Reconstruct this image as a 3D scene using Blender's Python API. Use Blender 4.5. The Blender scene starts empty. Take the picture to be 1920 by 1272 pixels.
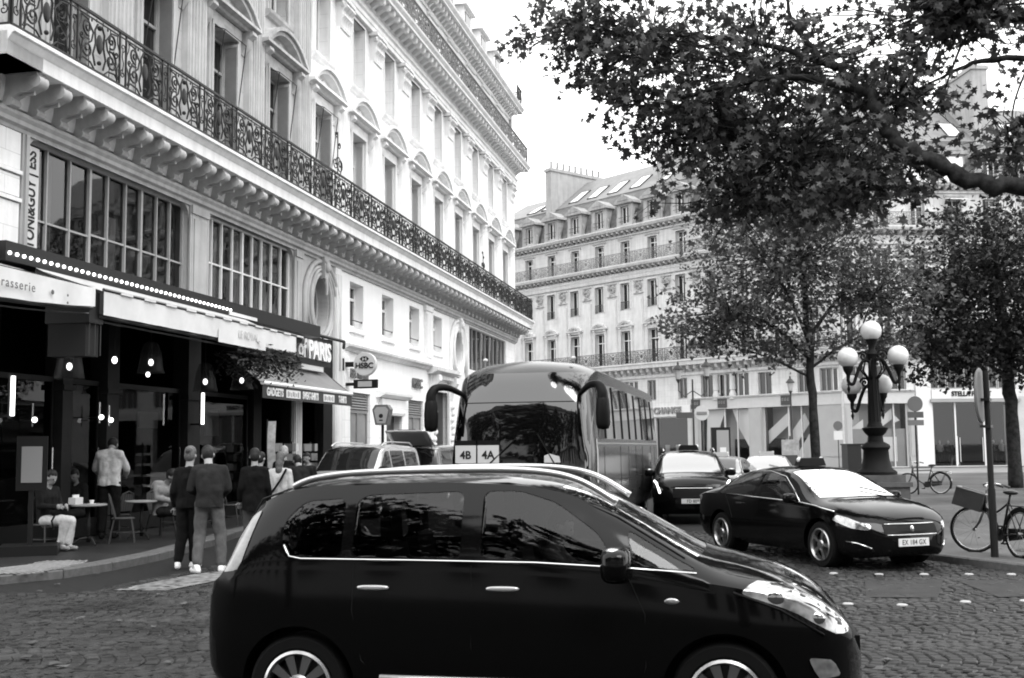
import bpy, bmesh, math, random
from mathutils import Vector, Matrix, noise
R = math.radians
SC = bpy.context.scene
COL = SC.collection
rnd = random.Random(7)

# ------------------------------------------------------------------ camera, sky, sun, exposure
PITCH, ROLL, EYE = 0.09535, 0.011, 1.8
cam = bpy.data.cameras.new('camera')
cam.lens, cam.sensor_width, cam.clip_start, cam.clip_end = 39.99, 36.0, 0.1, 3000
camo = bpy.data.objects.new('camera', cam)
COL.objects.link(camo)
_f = Vector((0, math.cos(PITCH), math.sin(PITCH)))
_u = Vector((0, -math.sin(PITCH), math.cos(PITCH)))
_r = Vector((1, 0, 0))
_r2 = _r * math.cos(ROLL) - _u * math.sin(ROLL)
_u2 = _r * math.sin(ROLL) + _u * math.cos(ROLL)
camo.matrix_world = Matrix(((_r2.x, _u2.x, -_f.x, 0), (_r2.y, _u2.y, -_f.y, 0), (_r2.z, _u2.z, -_f.z, EYE), (0, 0, 0, 1)))
SC.camera = camo

SUN_EL, SUN_AZ = R(52), R(150)          # azimuth clockwise from +Y: high, behind the right shoulder, veiled by cloud
world = bpy.data.worlds.new('World')
SC.world = world
world.use_nodes = True
wn = world.node_tree
bg = wn.nodes['Background']
sky = wn.nodes.new('ShaderNodeTexSky')
sky.sky_type = 'NISHITA'
sky.sun_disc = False
sky.sun_elevation, sky.sun_rotation = SUN_EL, SUN_AZ
sky.air_density, sky.dust_density, sky.ozone_density = 1.0, 1.0, 1.0
bw = wn.nodes.new('ShaderNodeRGBToBW')   # black-and-white film
wn.links.new(sky.outputs[0], bw.inputs[0])
veil = wn.nodes.new('ShaderNodeMix')       # an even layer of white cloud over the whole sky
veil.inputs[0].default_value = 0.85
veil.inputs[3].default_value = 9.5
wn.links.new(bw.outputs[0], veil.inputs[2])
wn.links.new(veil.outputs[0], bg.inputs[0])
bg.inputs[1].default_value = 0.12
sun = bpy.data.lights.new('sun', 'SUN')
sun.energy, sun.angle = 0.7, R(30)
suno = bpy.data.objects.new('sun', sun)
COL.objects.link(suno)
suno.rotation_euler = (R(90) - SUN_EL, 0, math.pi - SUN_AZ)
vs = SC.view_settings
vs.view_transform, vs.look, vs.exposure, vs.gamma, vs.use_curve_mapping = 'Standard', 'None', 1.4, 1.0, False
SC.cycles.max_bounces = 6
SC.cycles.transparent_max_bounces = 12
SC.cycles.use_denoising = True
SC.cycles.pixel_filter_type = 'BLACKMAN_HARRIS'
SC.cycles.filter_width = 1.9          # a slightly soft period lens

# ------------------------------------------------------------------ materials (grey: the photograph is black and white)
MATS = {}
def mat(name, g, rough=0.8, var=0.0, scale=4.0, bump=0.0, bscale=30.0, metal=0.0, spec=None, emit=0.0, trans=0.0, alpha=1.0, coat=0.0, detail=6.0, streak=0.0):
    if name in MATS: return MATS[name]
    if spec is None: spec = .5 if rough < .42 else .15
    m = bpy.data.materials.new(name); m.use_nodes = True
    nt = m.node_tree; n = nt.nodes; L = nt.links
    p = n['Principled BSDF']
    def c3(x): return (x, x, x, 1)
    p.inputs['Base Color'].default_value = c3(g)
    p.inputs['Roughness'].default_value = rough
    p.inputs['Metallic'].default_value = metal
    p.inputs['Specular IOR Level'].default_value = spec
    p.inputs['Coat Weight'].default_value = coat
    p.inputs['Coat Roughness'].default_value = 0.03
    p.inputs['Transmission Weight'].default_value = trans
    p.inputs['Alpha'].default_value = alpha
    if emit:
        p.inputs['Emission Color'].default_value = (1, 1, 1, 1); p.inputs['Emission Strength'].default_value = emit
    if var or bump:
        tc = n.new('ShaderNodeTexCoord')
    if var:
        nz = n.new('ShaderNodeTexNoise'); nz.inputs['Scale'].default_value = scale; nz.inputs['Detail'].default_value = detail
        nz.inputs['Roughness'].default_value = 0.65
        src = tc.outputs['Object']
        if streak:
            mp = n.new('ShaderNodeMapping'); mp.inputs['Scale'].default_value = (1, 1, streak); L.new(src, mp.inputs[0]); src = mp.outputs[0]
        L.new(src, nz.inputs['Vector'])
        rp = n.new('ShaderNodeValToRGB')
        rp.color_ramp.elements[0].position = 0.32; rp.color_ramp.elements[1].position = 0.68
        rp.color_ramp.elements[0].color = c3(g * (1 - var)); rp.color_ramp.elements[1].color = c3(min(1, g * (1 + var)))
        L.new(nz.outputs[0], rp.inputs[0]); L.new(rp.outputs[0], p.inputs['Base Color'])
    if bump:
        nb = n.new('ShaderNodeTexNoise'); nb.inputs['Scale'].default_value = bscale; nb.inputs['Detail'].default_value = 4
        L.new(tc.outputs['Object'], nb.inputs['Vector'])
        bp = n.new('ShaderNodeBump'); bp.inputs['Strength'].default_value = bump; bp.inputs['Distance'].default_value = 0.02
        L.new(nb.outputs[0], bp.inputs['Height']); L.new(bp.outputs[0], p.inputs['Normal'])
    MATS[name] = m
    return m

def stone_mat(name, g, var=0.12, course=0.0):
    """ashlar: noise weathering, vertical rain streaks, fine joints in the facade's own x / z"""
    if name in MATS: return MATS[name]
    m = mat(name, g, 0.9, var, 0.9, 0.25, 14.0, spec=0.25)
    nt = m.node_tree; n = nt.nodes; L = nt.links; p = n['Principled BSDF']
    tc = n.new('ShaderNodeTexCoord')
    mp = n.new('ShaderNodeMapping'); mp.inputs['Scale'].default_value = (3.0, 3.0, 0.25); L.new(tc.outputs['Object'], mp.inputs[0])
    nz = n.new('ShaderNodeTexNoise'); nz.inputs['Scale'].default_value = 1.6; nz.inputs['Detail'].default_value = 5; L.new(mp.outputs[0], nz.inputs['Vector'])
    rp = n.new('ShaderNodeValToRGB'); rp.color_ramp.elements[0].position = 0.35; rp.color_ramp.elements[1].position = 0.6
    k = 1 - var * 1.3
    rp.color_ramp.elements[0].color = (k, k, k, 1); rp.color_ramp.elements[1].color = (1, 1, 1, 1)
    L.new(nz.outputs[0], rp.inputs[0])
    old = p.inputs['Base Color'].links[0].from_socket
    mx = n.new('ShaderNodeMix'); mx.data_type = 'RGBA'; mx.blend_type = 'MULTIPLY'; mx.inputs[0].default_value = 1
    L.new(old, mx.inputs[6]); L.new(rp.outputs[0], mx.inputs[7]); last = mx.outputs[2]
    if course:
        sx = n.new('ShaderNodeSeparateXYZ'); L.new(tc.outputs['Object'], sx.inputs[0])
        cx = n.new('ShaderNodeCombineXYZ'); L.new(sx.outputs[0], cx.inputs[0]); L.new(sx.outputs[2], cx.inputs[1])
        br = n.new('ShaderNodeTexBrick'); br.inputs['Scale'].default_value = 1.0
        br.inputs['Brick Width'].default_value = course * 2.2; br.inputs['Row Height'].default_value = course
        br.inputs['Mortar Size'].default_value = 0.008; br.inputs['Mortar Smooth'].default_value = 0.3
        br.inputs['Color1'].default_value = (1, 1, 1, 1); br.inputs['Color2'].default_value = (.95, .95, .95, 1); br.inputs['Mortar'].default_value = (.72, .72, .72, 1)
        L.new(cx.outputs[0], br.inputs['Vector'])
        m2 = n.new('ShaderNodeMix'); m2.data_type = 'RGBA'; m2.blend_type = 'MULTIPLY'; m2.inputs[0].default_value = 1
        L.new(last, m2.inputs[6]); L.new(br.outputs[0], m2.inputs[7]); last = m2.outputs[2]
    L.new(last, p.inputs['Base Color'])
    return m

def glass_mat(name, tint, refl_rough=0.02, ior=1.5):
    """thin pane: tinted see-through plus fresnel mirror"""
    if name in MATS: return MATS[name]
    m = bpy.data.materials.new(name); m.use_nodes = True
    nt = m.node_tree; n = nt.nodes; L = nt.links
    for x in list(n):
        if x.type != 'OUTPUT_MATERIAL': n.remove(x)
    out = [x for x in n if x.type == 'OUTPUT_MATERIAL'][0]
    t = n.new('ShaderNodeBsdfTransparent'); t.inputs[0].default_value = (tint, tint, tint, 1)
    g = n.new('ShaderNodeBsdfGlossy'); g.inputs['Roughness'].default_value = refl_rough; g.inputs[0].default_value = (1, 1, 1, 1)
    f = n.new('ShaderNodeFresnel'); f.inputs[0].default_value = ior
    mx = n.new('ShaderNodeMixShader'); L.new(f.outputs[0], mx.inputs[0]); L.new(t.outputs[0], mx.inputs[1]); L.new(g.outputs[0], mx.inputs[2])
    L.new(mx.outputs[0], out.inputs[0])
    MATS[name] = m
    return m

def leaf_mat(name, g, var=0.45):
    if name in MATS: return MATS[name]
    m = bpy.data.materials.new(name); m.use_nodes = True
    nt = m.node_tree; n = nt.nodes; L = nt.links
    p = n['Principled BSDF']; out = [x for x in n if x.type == 'OUTPUT_MATERIAL'][0]
    geo = n.new('ShaderNodeNewGeometry')
    rp = n.new('ShaderNodeValToRGB'); a, b = g * (1 - var), g * (1 + var)
    rp.color_ramp.elements[0].color = (a, a, a, 1); rp.color_ramp.elements[1].color = (b, b, b, 1)
    L.new(geo.outputs['Random Per Island'], rp.inputs[0]); L.new(rp.outputs[0], p.inputs['Base Color'])
    p.inputs['Roughness'].default_value = 0.45; p.inputs['Specular IOR Level'].default_value = 0.35
    tr = n.new('ShaderNodeBsdfTranslucent'); L.new(rp.outputs[0], tr.inputs[0])
    mx = n.new('ShaderNodeMixShader'); mx.inputs[0].default_value = 0.3
    L.new(p.outputs[0], mx.inputs[1]); L.new(tr.outputs[0], mx.inputs[2]); L.new(mx.outputs[0], out.inputs[0])
    MATS[name] = m
    return m

# ------------------------------------------------------------------ mesh helpers
class MB:
    def __init__(s): s.v = []; s.f = []
    def quad(s, a, b, c, d):
        k = len(s.v); s.v += [a, b, c, d]; s.f.append((k, k + 1, k + 2, k + 3)); return s
    def poly(s, pts):
        k = len(s.v); s.v += list(pts); s.f.append(tuple(range(k, k + len(pts)))); return s
    def box(s, x0, x1, y0, y1, z0, z1):
        k = len(s.v)
        s.v += [(x0, y0, z0), (x1, y0, z0), (x1, y1, z0), (x0, y1, z0), (x0, y0, z1), (x1, y0, z1), (x1, y1, z1), (x0, y1, z1)]
        s.f += [tuple(k + i for i in q) for q in ((0, 3, 2, 1), (4, 5, 6, 7), (0, 1, 5, 4), (1, 2, 6, 5), (2, 3, 7, 6), (3, 0, 4, 7))]
        return s
    def extr(s, poly, fn, a, b):
        """extrude a 2-d polygon: fn(p, t) -> 3-d point, from t=a to t=b, capped"""
        k = len(s.v); n = len(poly)
        s.v += [fn(p, a) for p in poly] + [fn(p, b) for p in poly]
        for i in range(n):
            j = (i + 1) % n; s.f.append((k + i, k + j, k + n + j, k + n + i))
        s.f.append(tuple(k + n - 1 - i for i in range(n))); s.f.append(tuple(k + n + i for i in range(n)))
        return s
    def profx(s, prof, x0, x1):               # profile in (y, z) run along x
        return s.extr(prof, lambda p, t: (t, p[0], p[1]), x0, x1)
    def profy(s, prof, y0, y1):               # profile in (x, z) run along y
        return s.extr(prof, lambda p, t: (p[0], t, p[1]), y0, y1)
    def profz(s, prof, z0, z1):
        return s.extr(prof, lambda p, t: (p[0], p[1], t), z0, z1)
    def tube(s, pts, r, n=6, closed=False, cap=True):
        pts = [Vector(p) for p in pts]; m = len(pts)
        rs = r if isinstance(r, (list, tuple)) else [r] * m
        k = len(s.v); prev = None
        for i, p in enumerate(pts):
            if closed: t = pts[(i + 1) % m] - pts[i - 1]
            else: t = pts[min(i + 1, m - 1)] - pts[max(i - 1, 0)]
            if t.length < 1e-9: t = Vector((0, 0, 1))
            t.normalize()
            if prev is None:
                ref = Vector((0, 0, 1)) if abs(t.z) < 0.9 else Vector((1, 0, 0))
                a = t.cross(ref).normalized()
            else:
                a = prev - t * prev.dot(t)
                a = a.normalized() if a.length > 1e-6 else t.orthogonal().normalized()
            prev = a; b = t.cross(a)
            for j in range(n):
                w = 2 * math.pi * j / n
                q = p + (a * math.cos(w) + b * math.sin(w)) * rs[i]; s.v.append((q.x, q.y, q.z))
        for i in range(m if closed else m - 1):
            i2 = (i + 1) % m
            for j in range(n):
                j2 = (j + 1) % n
                s.f.append((k + i * n + j, k + i * n + j2, k + i2 * n + j2, k + i2 * n + j))
        if cap and not closed:
            s.f.append(tuple(k + n - 1 - j for j in range(n))); s.f.append(tuple(k + (m - 1) * n + j for j in range(n)))
        return s
    def lathe(s, prof, n=16, c=(0, 0, 0), axis='z', cap=True):
        k = len(s.v); m = len(prof)
        for r, h in prof:
            for j in range(n):
                w = 2 * math.pi * j / n; a, b = r * math.cos(w), r * math.sin(w)
                s.v.append((c[0] + a, c[1] + b, c[2] + h) if axis == 'z' else (c[0] + a, c[1] - h, c[2] + b) if axis == 'y' else (c[0] + h, c[1] + a, c[2] + b))
        for i in range(m - 1):
            for j in range(n):
                j2 = (j + 1) % n; s.f.append((k + i * n + j, k + i * n + j2, k + (i + 1) * n + j2, k + (i + 1) * n + j))
        if cap:
            s.f.append(tuple(k + n - 1 - j for j in range(n))); s.f.append(tuple(k + (m - 1) * n + j for j in range(n)))
        return s
    def ball(s, c, r, nu=10, nv=8, sc=(1, 1, 1)):
        k = len(s.v)
        for i in range(nv + 1):
            a = math.pi * i / nv
            for j in range(nu):
                b = 2 * math.pi * j / nu
                s.v.append((c[0] + r * sc[0] * math.sin(a) * math.cos(b), c[1] + r * sc[1] * math.sin(a) * math.sin(b), c[2] - r * sc[2] * math.cos(a)))
        for i in range(nv):
            for j in range(nu):
                j2 = (j + 1) % nu; s.f.append((k + i * nu + j, k + i * nu + j2, k + (i + 1) * nu + j2, k + (i + 1) * nu + j))
        return s
    def sball(s, c, r, e=.55, nu=20, nv=12, sc=(1, 1, 1)):
        f = lambda v: math.copysign(abs(v) ** e, v); k = len(s.v)
        for i in range(nv + 1):
            a = math.pi * i / nv
            for j in range(nu):
                b = 2 * math.pi * j / nu; s.v.append((c[0] + r * sc[0] * f(math.sin(a)) * f(math.cos(b)), c[1] + r * sc[1] * f(math.sin(a)) * f(math.sin(b)), c[2] - r * sc[2] * f(math.cos(a))))
        for i in range(nv):
            for j in range(nu): j2 = (j + 1) % nu; s.f.append((k + i * nu + j, k + i * nu + j2, k + (i + 1) * nu + j2, k + (i + 1) * nu + j))
        return s
    def grid(s, fn, nu, nv, wu=False, flip=False):
        k = len(s.v)
        for i in range(nu + (0 if wu else 1)):
            for j in range(nv + 1): s.v.append(tuple(fn(i / nu, j / nv)))
        w = nv + 1
        for i in range(nu):
            i2 = (i + 1) % nu if wu else i + 1
            for j in range(nv):
                q = (k + i * w + j, k + i2 * w + j, k + i2 * w + j + 1, k + i * w + j + 1)
                s.f.append(q[::-1] if flip else q)
        return s
    def add(s, o, M=None):
        k = len(s.v)
        s.v += [tuple(M @ Vector(p)) for p in o.v] if M else list(o.v)
        s.f += [tuple(i + k for i in f) for f in o.f]
        return s
    def mesh(s, name, m=None, smooth=False, weld=False):
        me = bpy.data.meshes.new(name); me.from_pydata(s.v, [], s.f)
        if weld:
            b = bmesh.new(); b.from_mesh(me); bmesh.ops.remove_doubles(b, verts=b.verts, dist=1e-4)
            bmesh.ops.recalc_face_normals(b, faces=b.faces); b.to_mesh(me); b.free()
        if m: me.materials.append(m)
        if smooth:
            me.polygons.foreach_set('use_smooth', [True] * len(me.polygons))
            if smooth is not True: me.set_sharp_from_angle(angle=R(smooth))
        me.update()
        return me
    def build(s, name, m, parent=None, smooth=False, weld=False, loc=None, rz=None):
        return place(s.mesh(name, m, smooth, weld), name, parent, loc, rz)

def place(me, name, parent=None, loc=None, rz=None):
    o = bpy.data.objects.new(name, me); COL.objects.link(o)
    if parent: o.parent = parent
    if loc: o.location = loc
    if rz is not None: o.rotation_euler = (0, 0, rz)
    return o
def tag(o, label=None, cat=None, group=None, kind=None):
    if label: o['label'] = label
    if cat: o['category'] = cat
    if group: o['group'] = group
    if kind: o['kind'] = kind
    return o
def thing(name, label, cat, loc=(0, 0, 0), rz=0.0, group=None):
    o = bpy.data.objects.new(name, None); COL.objects.link(o)
    o.empty_display_size = 0.2; o.location = loc; o.rotation_euler = (0, 0, rz)
    return tag(o, label, cat, group)
def dup(o, parent=None, loc=None, rz=None, label=None):
    c = o.copy(); COL.objects.link(c); c.parent = parent
    if loc: c.location = loc
    if rz is not None: c.rotation_euler = (0, 0, rz)
    if label: c['label'] = label
    for ch in [x for x in COL.objects if x.parent == o]: dup(ch, c)
    return c
WORK = bpy.data.scenes.new('workbench')          # scratch scene: modifiers and fonts are evaluated here, then it is removed
def evaluated(objs):
    for o in objs: WORK.collection.objects.link(o)
    vl = WORK.view_layers[0]; vl.update(); dg = vl.depsgraph
    me = bpy.data.meshes.new_from_object(objs[0].evaluated_get(dg), depsgraph=dg)
    for o in objs: bpy.data.objects.remove(o)
    return me
def text(s, size, m, parent, name='lettering', loc=(0, 0, 0), rot=(R(90), 0, 0), depth=0.01, align='CENTER', sx=1.0, bold=0.0, sp=1.0, fit=None):
    c = bpy.data.curves.new(name, 'FONT'); c.body = s; c.size = size; c.extrude = depth; c.align_x = align; c.align_y = 'CENTER'; c.offset = bold; c.space_character = sp
    me = evaluated([bpy.data.objects.new(name, c)]); bpy.data.curves.remove(c)
    me.materials.clear(); me.materials.append(m); me.name = name
    if fit: sx = fit / (max(v.co.x for v in me.vertices) - min(v.co.x for v in me.vertices))
    o = bpy.data.objects.new(name, me); COL.objects.link(o); o.parent = parent; o.location = loc; o.rotation_euler = rot; o.scale = (sx, 1, 1)
    return o

# palette (reflectances)
STONE = stone_mat('stone_light', 0.80, 0.08, 0.45)
STONE2 = stone_mat('stone_grey_shaded', 0.42, 0.14)  # grey stone, with shade under the balcony partly put into the tone
TRIM = stone_mat('stone_trim', 0.76, 0.10)
STONE_FAR = stone_mat('stone_square', 0.58, 0.12, 0.5)
TRIM_FAR = stone_mat('stone_square_trim', 0.56, 0.12)
RENDER_W = stone_mat('white_render', 0.85, 0.03)
ASHLAR_W = stone_mat('white_ashlar', 0.84, 0.03, 0.55)
IRON = mat('wrought_iron', 0.014, 0.5, spec=.25)
IRON_FAR = mat('old_iron', 0.05, 0.6)
FRAME_W = mat('window_paint_white', 0.72, 0.5, 0.05)
FRAME_G = mat('window_paint_grey', 0.34, 0.5, 0.08)
SHUT = mat('shutter_paint', 0.50, 0.6, 0.08)
PANE = mat('window_glass_dark', 0.012, 0.04, spec=0.5)
GLASS = glass_mat('window_glass', 0.75)
GLASS_D = glass_mat('shop_glass_dark', 0.5)
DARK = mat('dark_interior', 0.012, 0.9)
CURT = mat('curtain', 0.62, 0.9, 0.12, 6, streak=0.1)
ZINC = mat('zinc_roof', 0.19, 0.5, 0.15, 1.2)
SLATE = mat('slate_roof', 0.11, 0.55, 0.3, 3.0, 0.3, 20)
BLACK = mat('black_paint', 0.009, 0.45, spec=.25)
WHITE_L = mat('white_lettering', 0.8, 0.5)
BLACK_L = mat('black_lettering', 0.02, 0.5)
suno.rotation_euler = (-Vector((math.sin(SUN_AZ) * math.cos(SUN_EL), math.cos(SUN_AZ) * math.cos(SUN_EL), math.sin(SUN_EL)))).to_track_quat('-Z', 'Y').to_euler()
# ------------------------------------------------------------------ ground, road, pavements
ASPH = mat('asphalt_dark', 0.03, 0.6, 0.3, 2.0, 0.5, 60)
PAVE_L = mat('pavement_dark_damp', 0.022, 0.5, 0.35, 1.3, 0.35, 40)
PAVE_R = mat('pavement_plaza', 0.08, 0.55, 0.5, 0.35, 0.35, 40)
GRANITE = mat('granite_kerb', 0.10, 0.6, 0.25, 12, 0.3, 60)
FAR_ROAD = mat('road_pale', 0.22, 0.6, 0.2, 0.3)
STUD = mat('stud_white', 0.4, 0.5)
MARK = mat('road_paint_worn', 0.15, 0.7, 0.8, 7.0)

g = MB(); S = 900
g.quad((-S, -S, -0.02), (S, -S, -0.02), (S, S, -0.02), (-S, S, -0.02))
tag(g.build('ground', ASPH), kind='structure')

def sett_material():
    m = mat('sett_granite', 0.026, 0.5, 0.6, 0.7, 0.35, 55, spec=.22)
    nt = m.node_tree; n = nt.nodes; L = nt.links; p = n['Principled BSDF']
    geo = n.new('ShaderNodeNewGeometry'); oi = n.new('ShaderNodeObjectInfo')
    ad = n.new('ShaderNodeMath'); ad.operation = 'ADD'; L.new(geo.outputs['Random Per Island'], ad.inputs[0]); L.new(oi.outputs['Random'], ad.inputs[1])
    fr = n.new('ShaderNodeMath'); fr.operation = 'FRACT'; L.new(ad.outputs[0], fr.inputs[0])
    mr = n.new('ShaderNodeMapRange'); mr.inputs[3].default_value = 0.55; mr.inputs[4].default_value = 1.5; L.new(fr.outputs[0], mr.inputs[0])
    old = p.inputs['Base Color'].links[0].from_socket
    mx = n.new('ShaderNodeVectorMath'); mx.operation = 'SCALE'; L.new(old, mx.inputs[0]); L.new(mr.outputs[0], mx.inputs[3]); L.new(mx.outputs[0], p.inputs['Base Color'])
    m2 = n.new('ShaderNodeMapRange'); m2.inputs[3].default_value = 0.3; m2.inputs[4].default_value = 0.75; L.new(fr.outputs[0], m2.inputs[0]); L.new(m2.outputs[0], p.inputs['Roughness'])
    return m
SETT = sett_material()
road = tag(MB().quad((-70, -40, 0), (60, -40, 0), (60, 130, 0), (-70, 130, 0)).build('road', mat('road_bed', 0.018, 0.8, 0.3, 8, 0.6, 70)), kind='structure')
def sett_mb(a, b, h, c=0.012):
    m = MB(); x, y = a / 2, b / 2
    m.v = [(-x, -y, -.02), (x, -y, -.02), (x, y, -.02), (-x, y, -.02), (-x, -y, h - c), (x, -y, h - c), (x, y, h - c), (-x, y, h - c),
           (-x + c, -y + c, h), (x - c, -y + c, h), (x - c, y - c, h), (-x + c, y - c, h)]
    m.f = [(0, 1, 5, 4), (1, 2, 6, 5), (2, 3, 7, 6), (3, 0, 4, 7), (4, 5, 9, 8), (5, 6, 10, 9), (6, 7, 11, 10), (7, 4, 8, 11), (8, 9, 10, 11)]
    return m
setts = []
BW, NJ, STEP, SAG = 1.5, 12, 0.128, 0.42
for b in range(0, 11):
    y0 = 7.6 + b * BW
    ph = rnd.uniform(0, STEP)
    for k in range(-70, 68):
        for j in range(NJ):
            t = (j + .5) / NJ * 2 - 1
            x = k * STEP + ph + SAG * (1 - t * t) + rnd.gauss(0, .004); y = y0 + (t + 1) / 2 * BW + rnd.gauss(0, .004)
            ang = math.atan2(-SAG * 2 * t * 2 / BW, 1)
            if x < -5.0 - (17 - y) * .25 and y > 14.8: continue
            if x > 7.0 and y > 14.5: continue
            if abs(x) > .5 * y + 1.2: continue
            setts.append((y - (1.5 if (x < -2.0 or x > 2.6) and abs(x) < .46 * y and y > 8.9 else -20), x, y, -ang))
setts.sort()
protos = [sett_mb(.114 * rnd.uniform(.9, 1.02), .116 * rnd.uniform(.9, 1.02), .016) for _ in range(6)]
pm = [p.mesh('sett', SETT) for p in protos]
rest = MB()
for i, (_, x, y, a) in enumerate(setts):
    h = rnd.gauss(0.0, .0035)
    if i < 300:
        o = place(pm[i % 6], 'sett', road, (x, y, h)); o.rotation_euler = (rnd.gauss(0, .02), rnd.gauss(0, .02), a)
    else:
        rest.add(protos[i % 6], Matrix.Translation((x, y, h)) @ Matrix.Rotation(a, 4, 'Z') @ Matrix.Rotation(rnd.gauss(0, .025), 4, 'X') @ Matrix.Rotation(rnd.gauss(0, .025), 4, 'Y'))
tag(rest.build('setts', SETT, road), kind='stuff')

def kerbed(name, path, far, h, m, label_kerb=None):
    """pavement slab with a row of granite kerbstones along path (road side), far closes the polygon"""
    o = MB(); poly = path + far; n = len(poly)
    o.poly([(x, y, h) for x, y in poly])
    for i in range(n):
        a, b2 = poly[i], poly[(i + 1) % n]
        o.quad((a[0], a[1], -.02), (b2[0], b2[1], -.02), (b2[0], b2[1], h), (a[0], a[1], h))
    s = o.build(name, m); tag(s, kind='structure')
    bm = bmesh.new(); bm.from_mesh(s.data); bmesh.ops.recalc_face_normals(bm, faces=bm.faces)
    bm.to_mesh(s.data); bm.free()
    return s
def spline(pts, step):
    out = []; n = len(pts); P = [Vector((p[0], p[1], 0)) for p in pts]
    for i in range(n - 1):
        p0, p1, p2, p3 = P[max(i - 1, 0)], P[i], P[i + 1], P[min(i + 2, n - 1)]
        m = max(1, int((p2 - p1).length / step))
        for k in range(m):
            t = k / m; t2, t3 = t * t, t * t * t
            q = .5 * ((2 * p1) + (-p0 + p2) * t + (2 * p0 - 5 * p1 + 4 * p2 - p3) * t2 + (-p0 + 3 * p1 - 3 * p2 + p3) * t3)
            out.append((q.x, q.y))
    out.append((P[-1].x, P[-1].y)); return out
def kerbstones(parent, path, h, side, w=0.3, maxn=60):
    n = 0
    for i in range(len(path) - 1):
        a, b = Vector(path[i] + (0,)), Vector(path[i + 1] + (0,)); t = (b - a); l = t.length; t.normalize(); nn = Vector((-t.y, t.x, 0)) * side
        if n >= maxn: break
        m = MB(); gap = .006
        p = [a + t * gap - nn * .02, b - t * gap - nn * .02, b - t * gap + nn * w, a + t * gap + nn * w]
        hh = h + .006 + rnd.gauss(0, .003); c = nn * .02
        k = [(v.x, v.y, -.01) for v in p] + [(p[0].x, p[0].y, hh - .02), (p[1].x, p[1].y, hh - .02), (p[2].x, p[2].y, hh), (p[3].x, p[3].y, hh), ((p[0] + c).x, (p[0] + c).y, hh), ((p[1] + c).x, (p[1] + c).y, hh)]
        m.v = k; m.f = [(0, 1, 5, 4), (4, 5, 9, 8), (8, 9, 6, 7), (1, 2, 6, 9, 5), (2, 3, 7, 6), (3, 0, 4, 8, 7)]
        m.build('kerbstone', GRANITE, parent); n += 1

KL = [(-26, 14.2), (-14, 14.0), (-10.5, 14.35), (-8.3, 15.05), (-7.1, 15.9), (-6.5, 16.6), (-6.15, 17.6), (-5.9, 19.1), (-5.85, 20.3), (-5.75, 21.9), (-5.75, 25), (-5.25, 30), (-3.35, 40), (-.1, 55.5), (4.0, 75)]
KLs = spline(KL, 1.0)
pl = kerbed('pavement', KLs, [(-8, 78), (-60, 60), (-60, 14.2)], .13, PAVE_L)
kerbstones(pl, [p for p in KLs if p[0] > -12 and p[1] < 60], .13, 1)
KR = [(24, 2.5), (13.5, 6.5), (9.6, 10.6), (7.75, 14.0), (7.05, 15.85), (6.4, 17.6), (5.9, 19.5), (5.75, 22), (6.1, 25.5), (7.4, 31), (8.9, 35), (11, 40), (13, 49.5), (14.5, 60), (16.5, 63), (24, 64.2), (70, 68)]
KRs = spline(KR, 1.0)
pr = kerbed('pavement', KRs, [(90, 60), (90, 2.5)], .12, PAVE_R)
kerbstones(pr, [p for p in KRs if p[1] < 40 and p[0] < 12], .12, -1)
# far carriageway and far pavement in front of the square's buildings
tag(MB().quad((-2, 66, .004), (90, 70, .004), (90, 130, .004), (-2, 130, .004)).build('road', FAR_ROAD), kind='structure')

# white road studs of the crossing, each a thing
for i, (x, y) in enumerate([(4.42, 16.0), (4.99, 15.82), (5.59, 15.77), (6.18, 15.71), (6.73, 15.65), (3.73, 12.96), (4.29, 12.83), (5.07, 13.03), (5.75, 13.05)]):
    o = MB().lathe([(.062, 0), (.06, .012), (.045, .02), (0.01, .022)], 14).build('road_stud', STUD, None, 40, loc=(x, y, .012))
    row = 'far row beside the black sedan' if i < 5 else 'near row on the cobbles'
    tag(o, 'white crossing stud, %s from the left in the %s' % (['first', 'second', 'third', 'fourth', 'fifth'][i if i < 5 else i - 5], row), 'road stud', 'white crossing studs set in the cobbles')
# worn painted bar on the left and asphalt repair patches on the right
o = MB().poly([(-5.2, 15.0, .021), (-4.5, 14.9, .021), (-3.6, 17.3, .021), (-4.1, 17.75, .021), (-4.7, 16.7, .021)]).build('road_marking', MARK, road)
for q in ([(4.1, 13.5), (4.9, 13.4), (5.6, 15.1), (4.6, 15.2)], [(5.6, 13.4), (6.8, 13.4), (6.9, 15.0), (5.75, 15.1)]):
    MB().poly([(x, y, .02) for x, y in q]).build('asphalt_patch', mat('asphalt_patch', .028, .6, .4, 3, .6, 50), road)
# ribbed warning strip on the left pavement
tp = MB(); tp.poly([(-7.25, 15.95, .134), (-6.75, 16.5, .134), (-6.5, 17.5, .134), (-6.95, 18.0, .134), (-7.5, 17.0, .134), (-7.9, 16.4, .134)])
ts = tp.build('warning_strip', mat('warning_strip_pale', .2, .7, .2, 9), pl)
dm = MB()
for i in range(22):
    for j in range(11):
        x, y = -7.75 + j * .1 + i * .025, 16.05 + i * .085 - j * .0
        if (x + 7.5) * .9 > -.6 and x < -6.55 and not (x < -7.3 and y > 16.9): dm.lathe([(.03, 0), (.026, .008), (.008, .011)], 6, (x, y, .134))
tag(dm.build('warning_bumps', mat('warning_strip_pale', .2), ts), kind='stuff')
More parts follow.
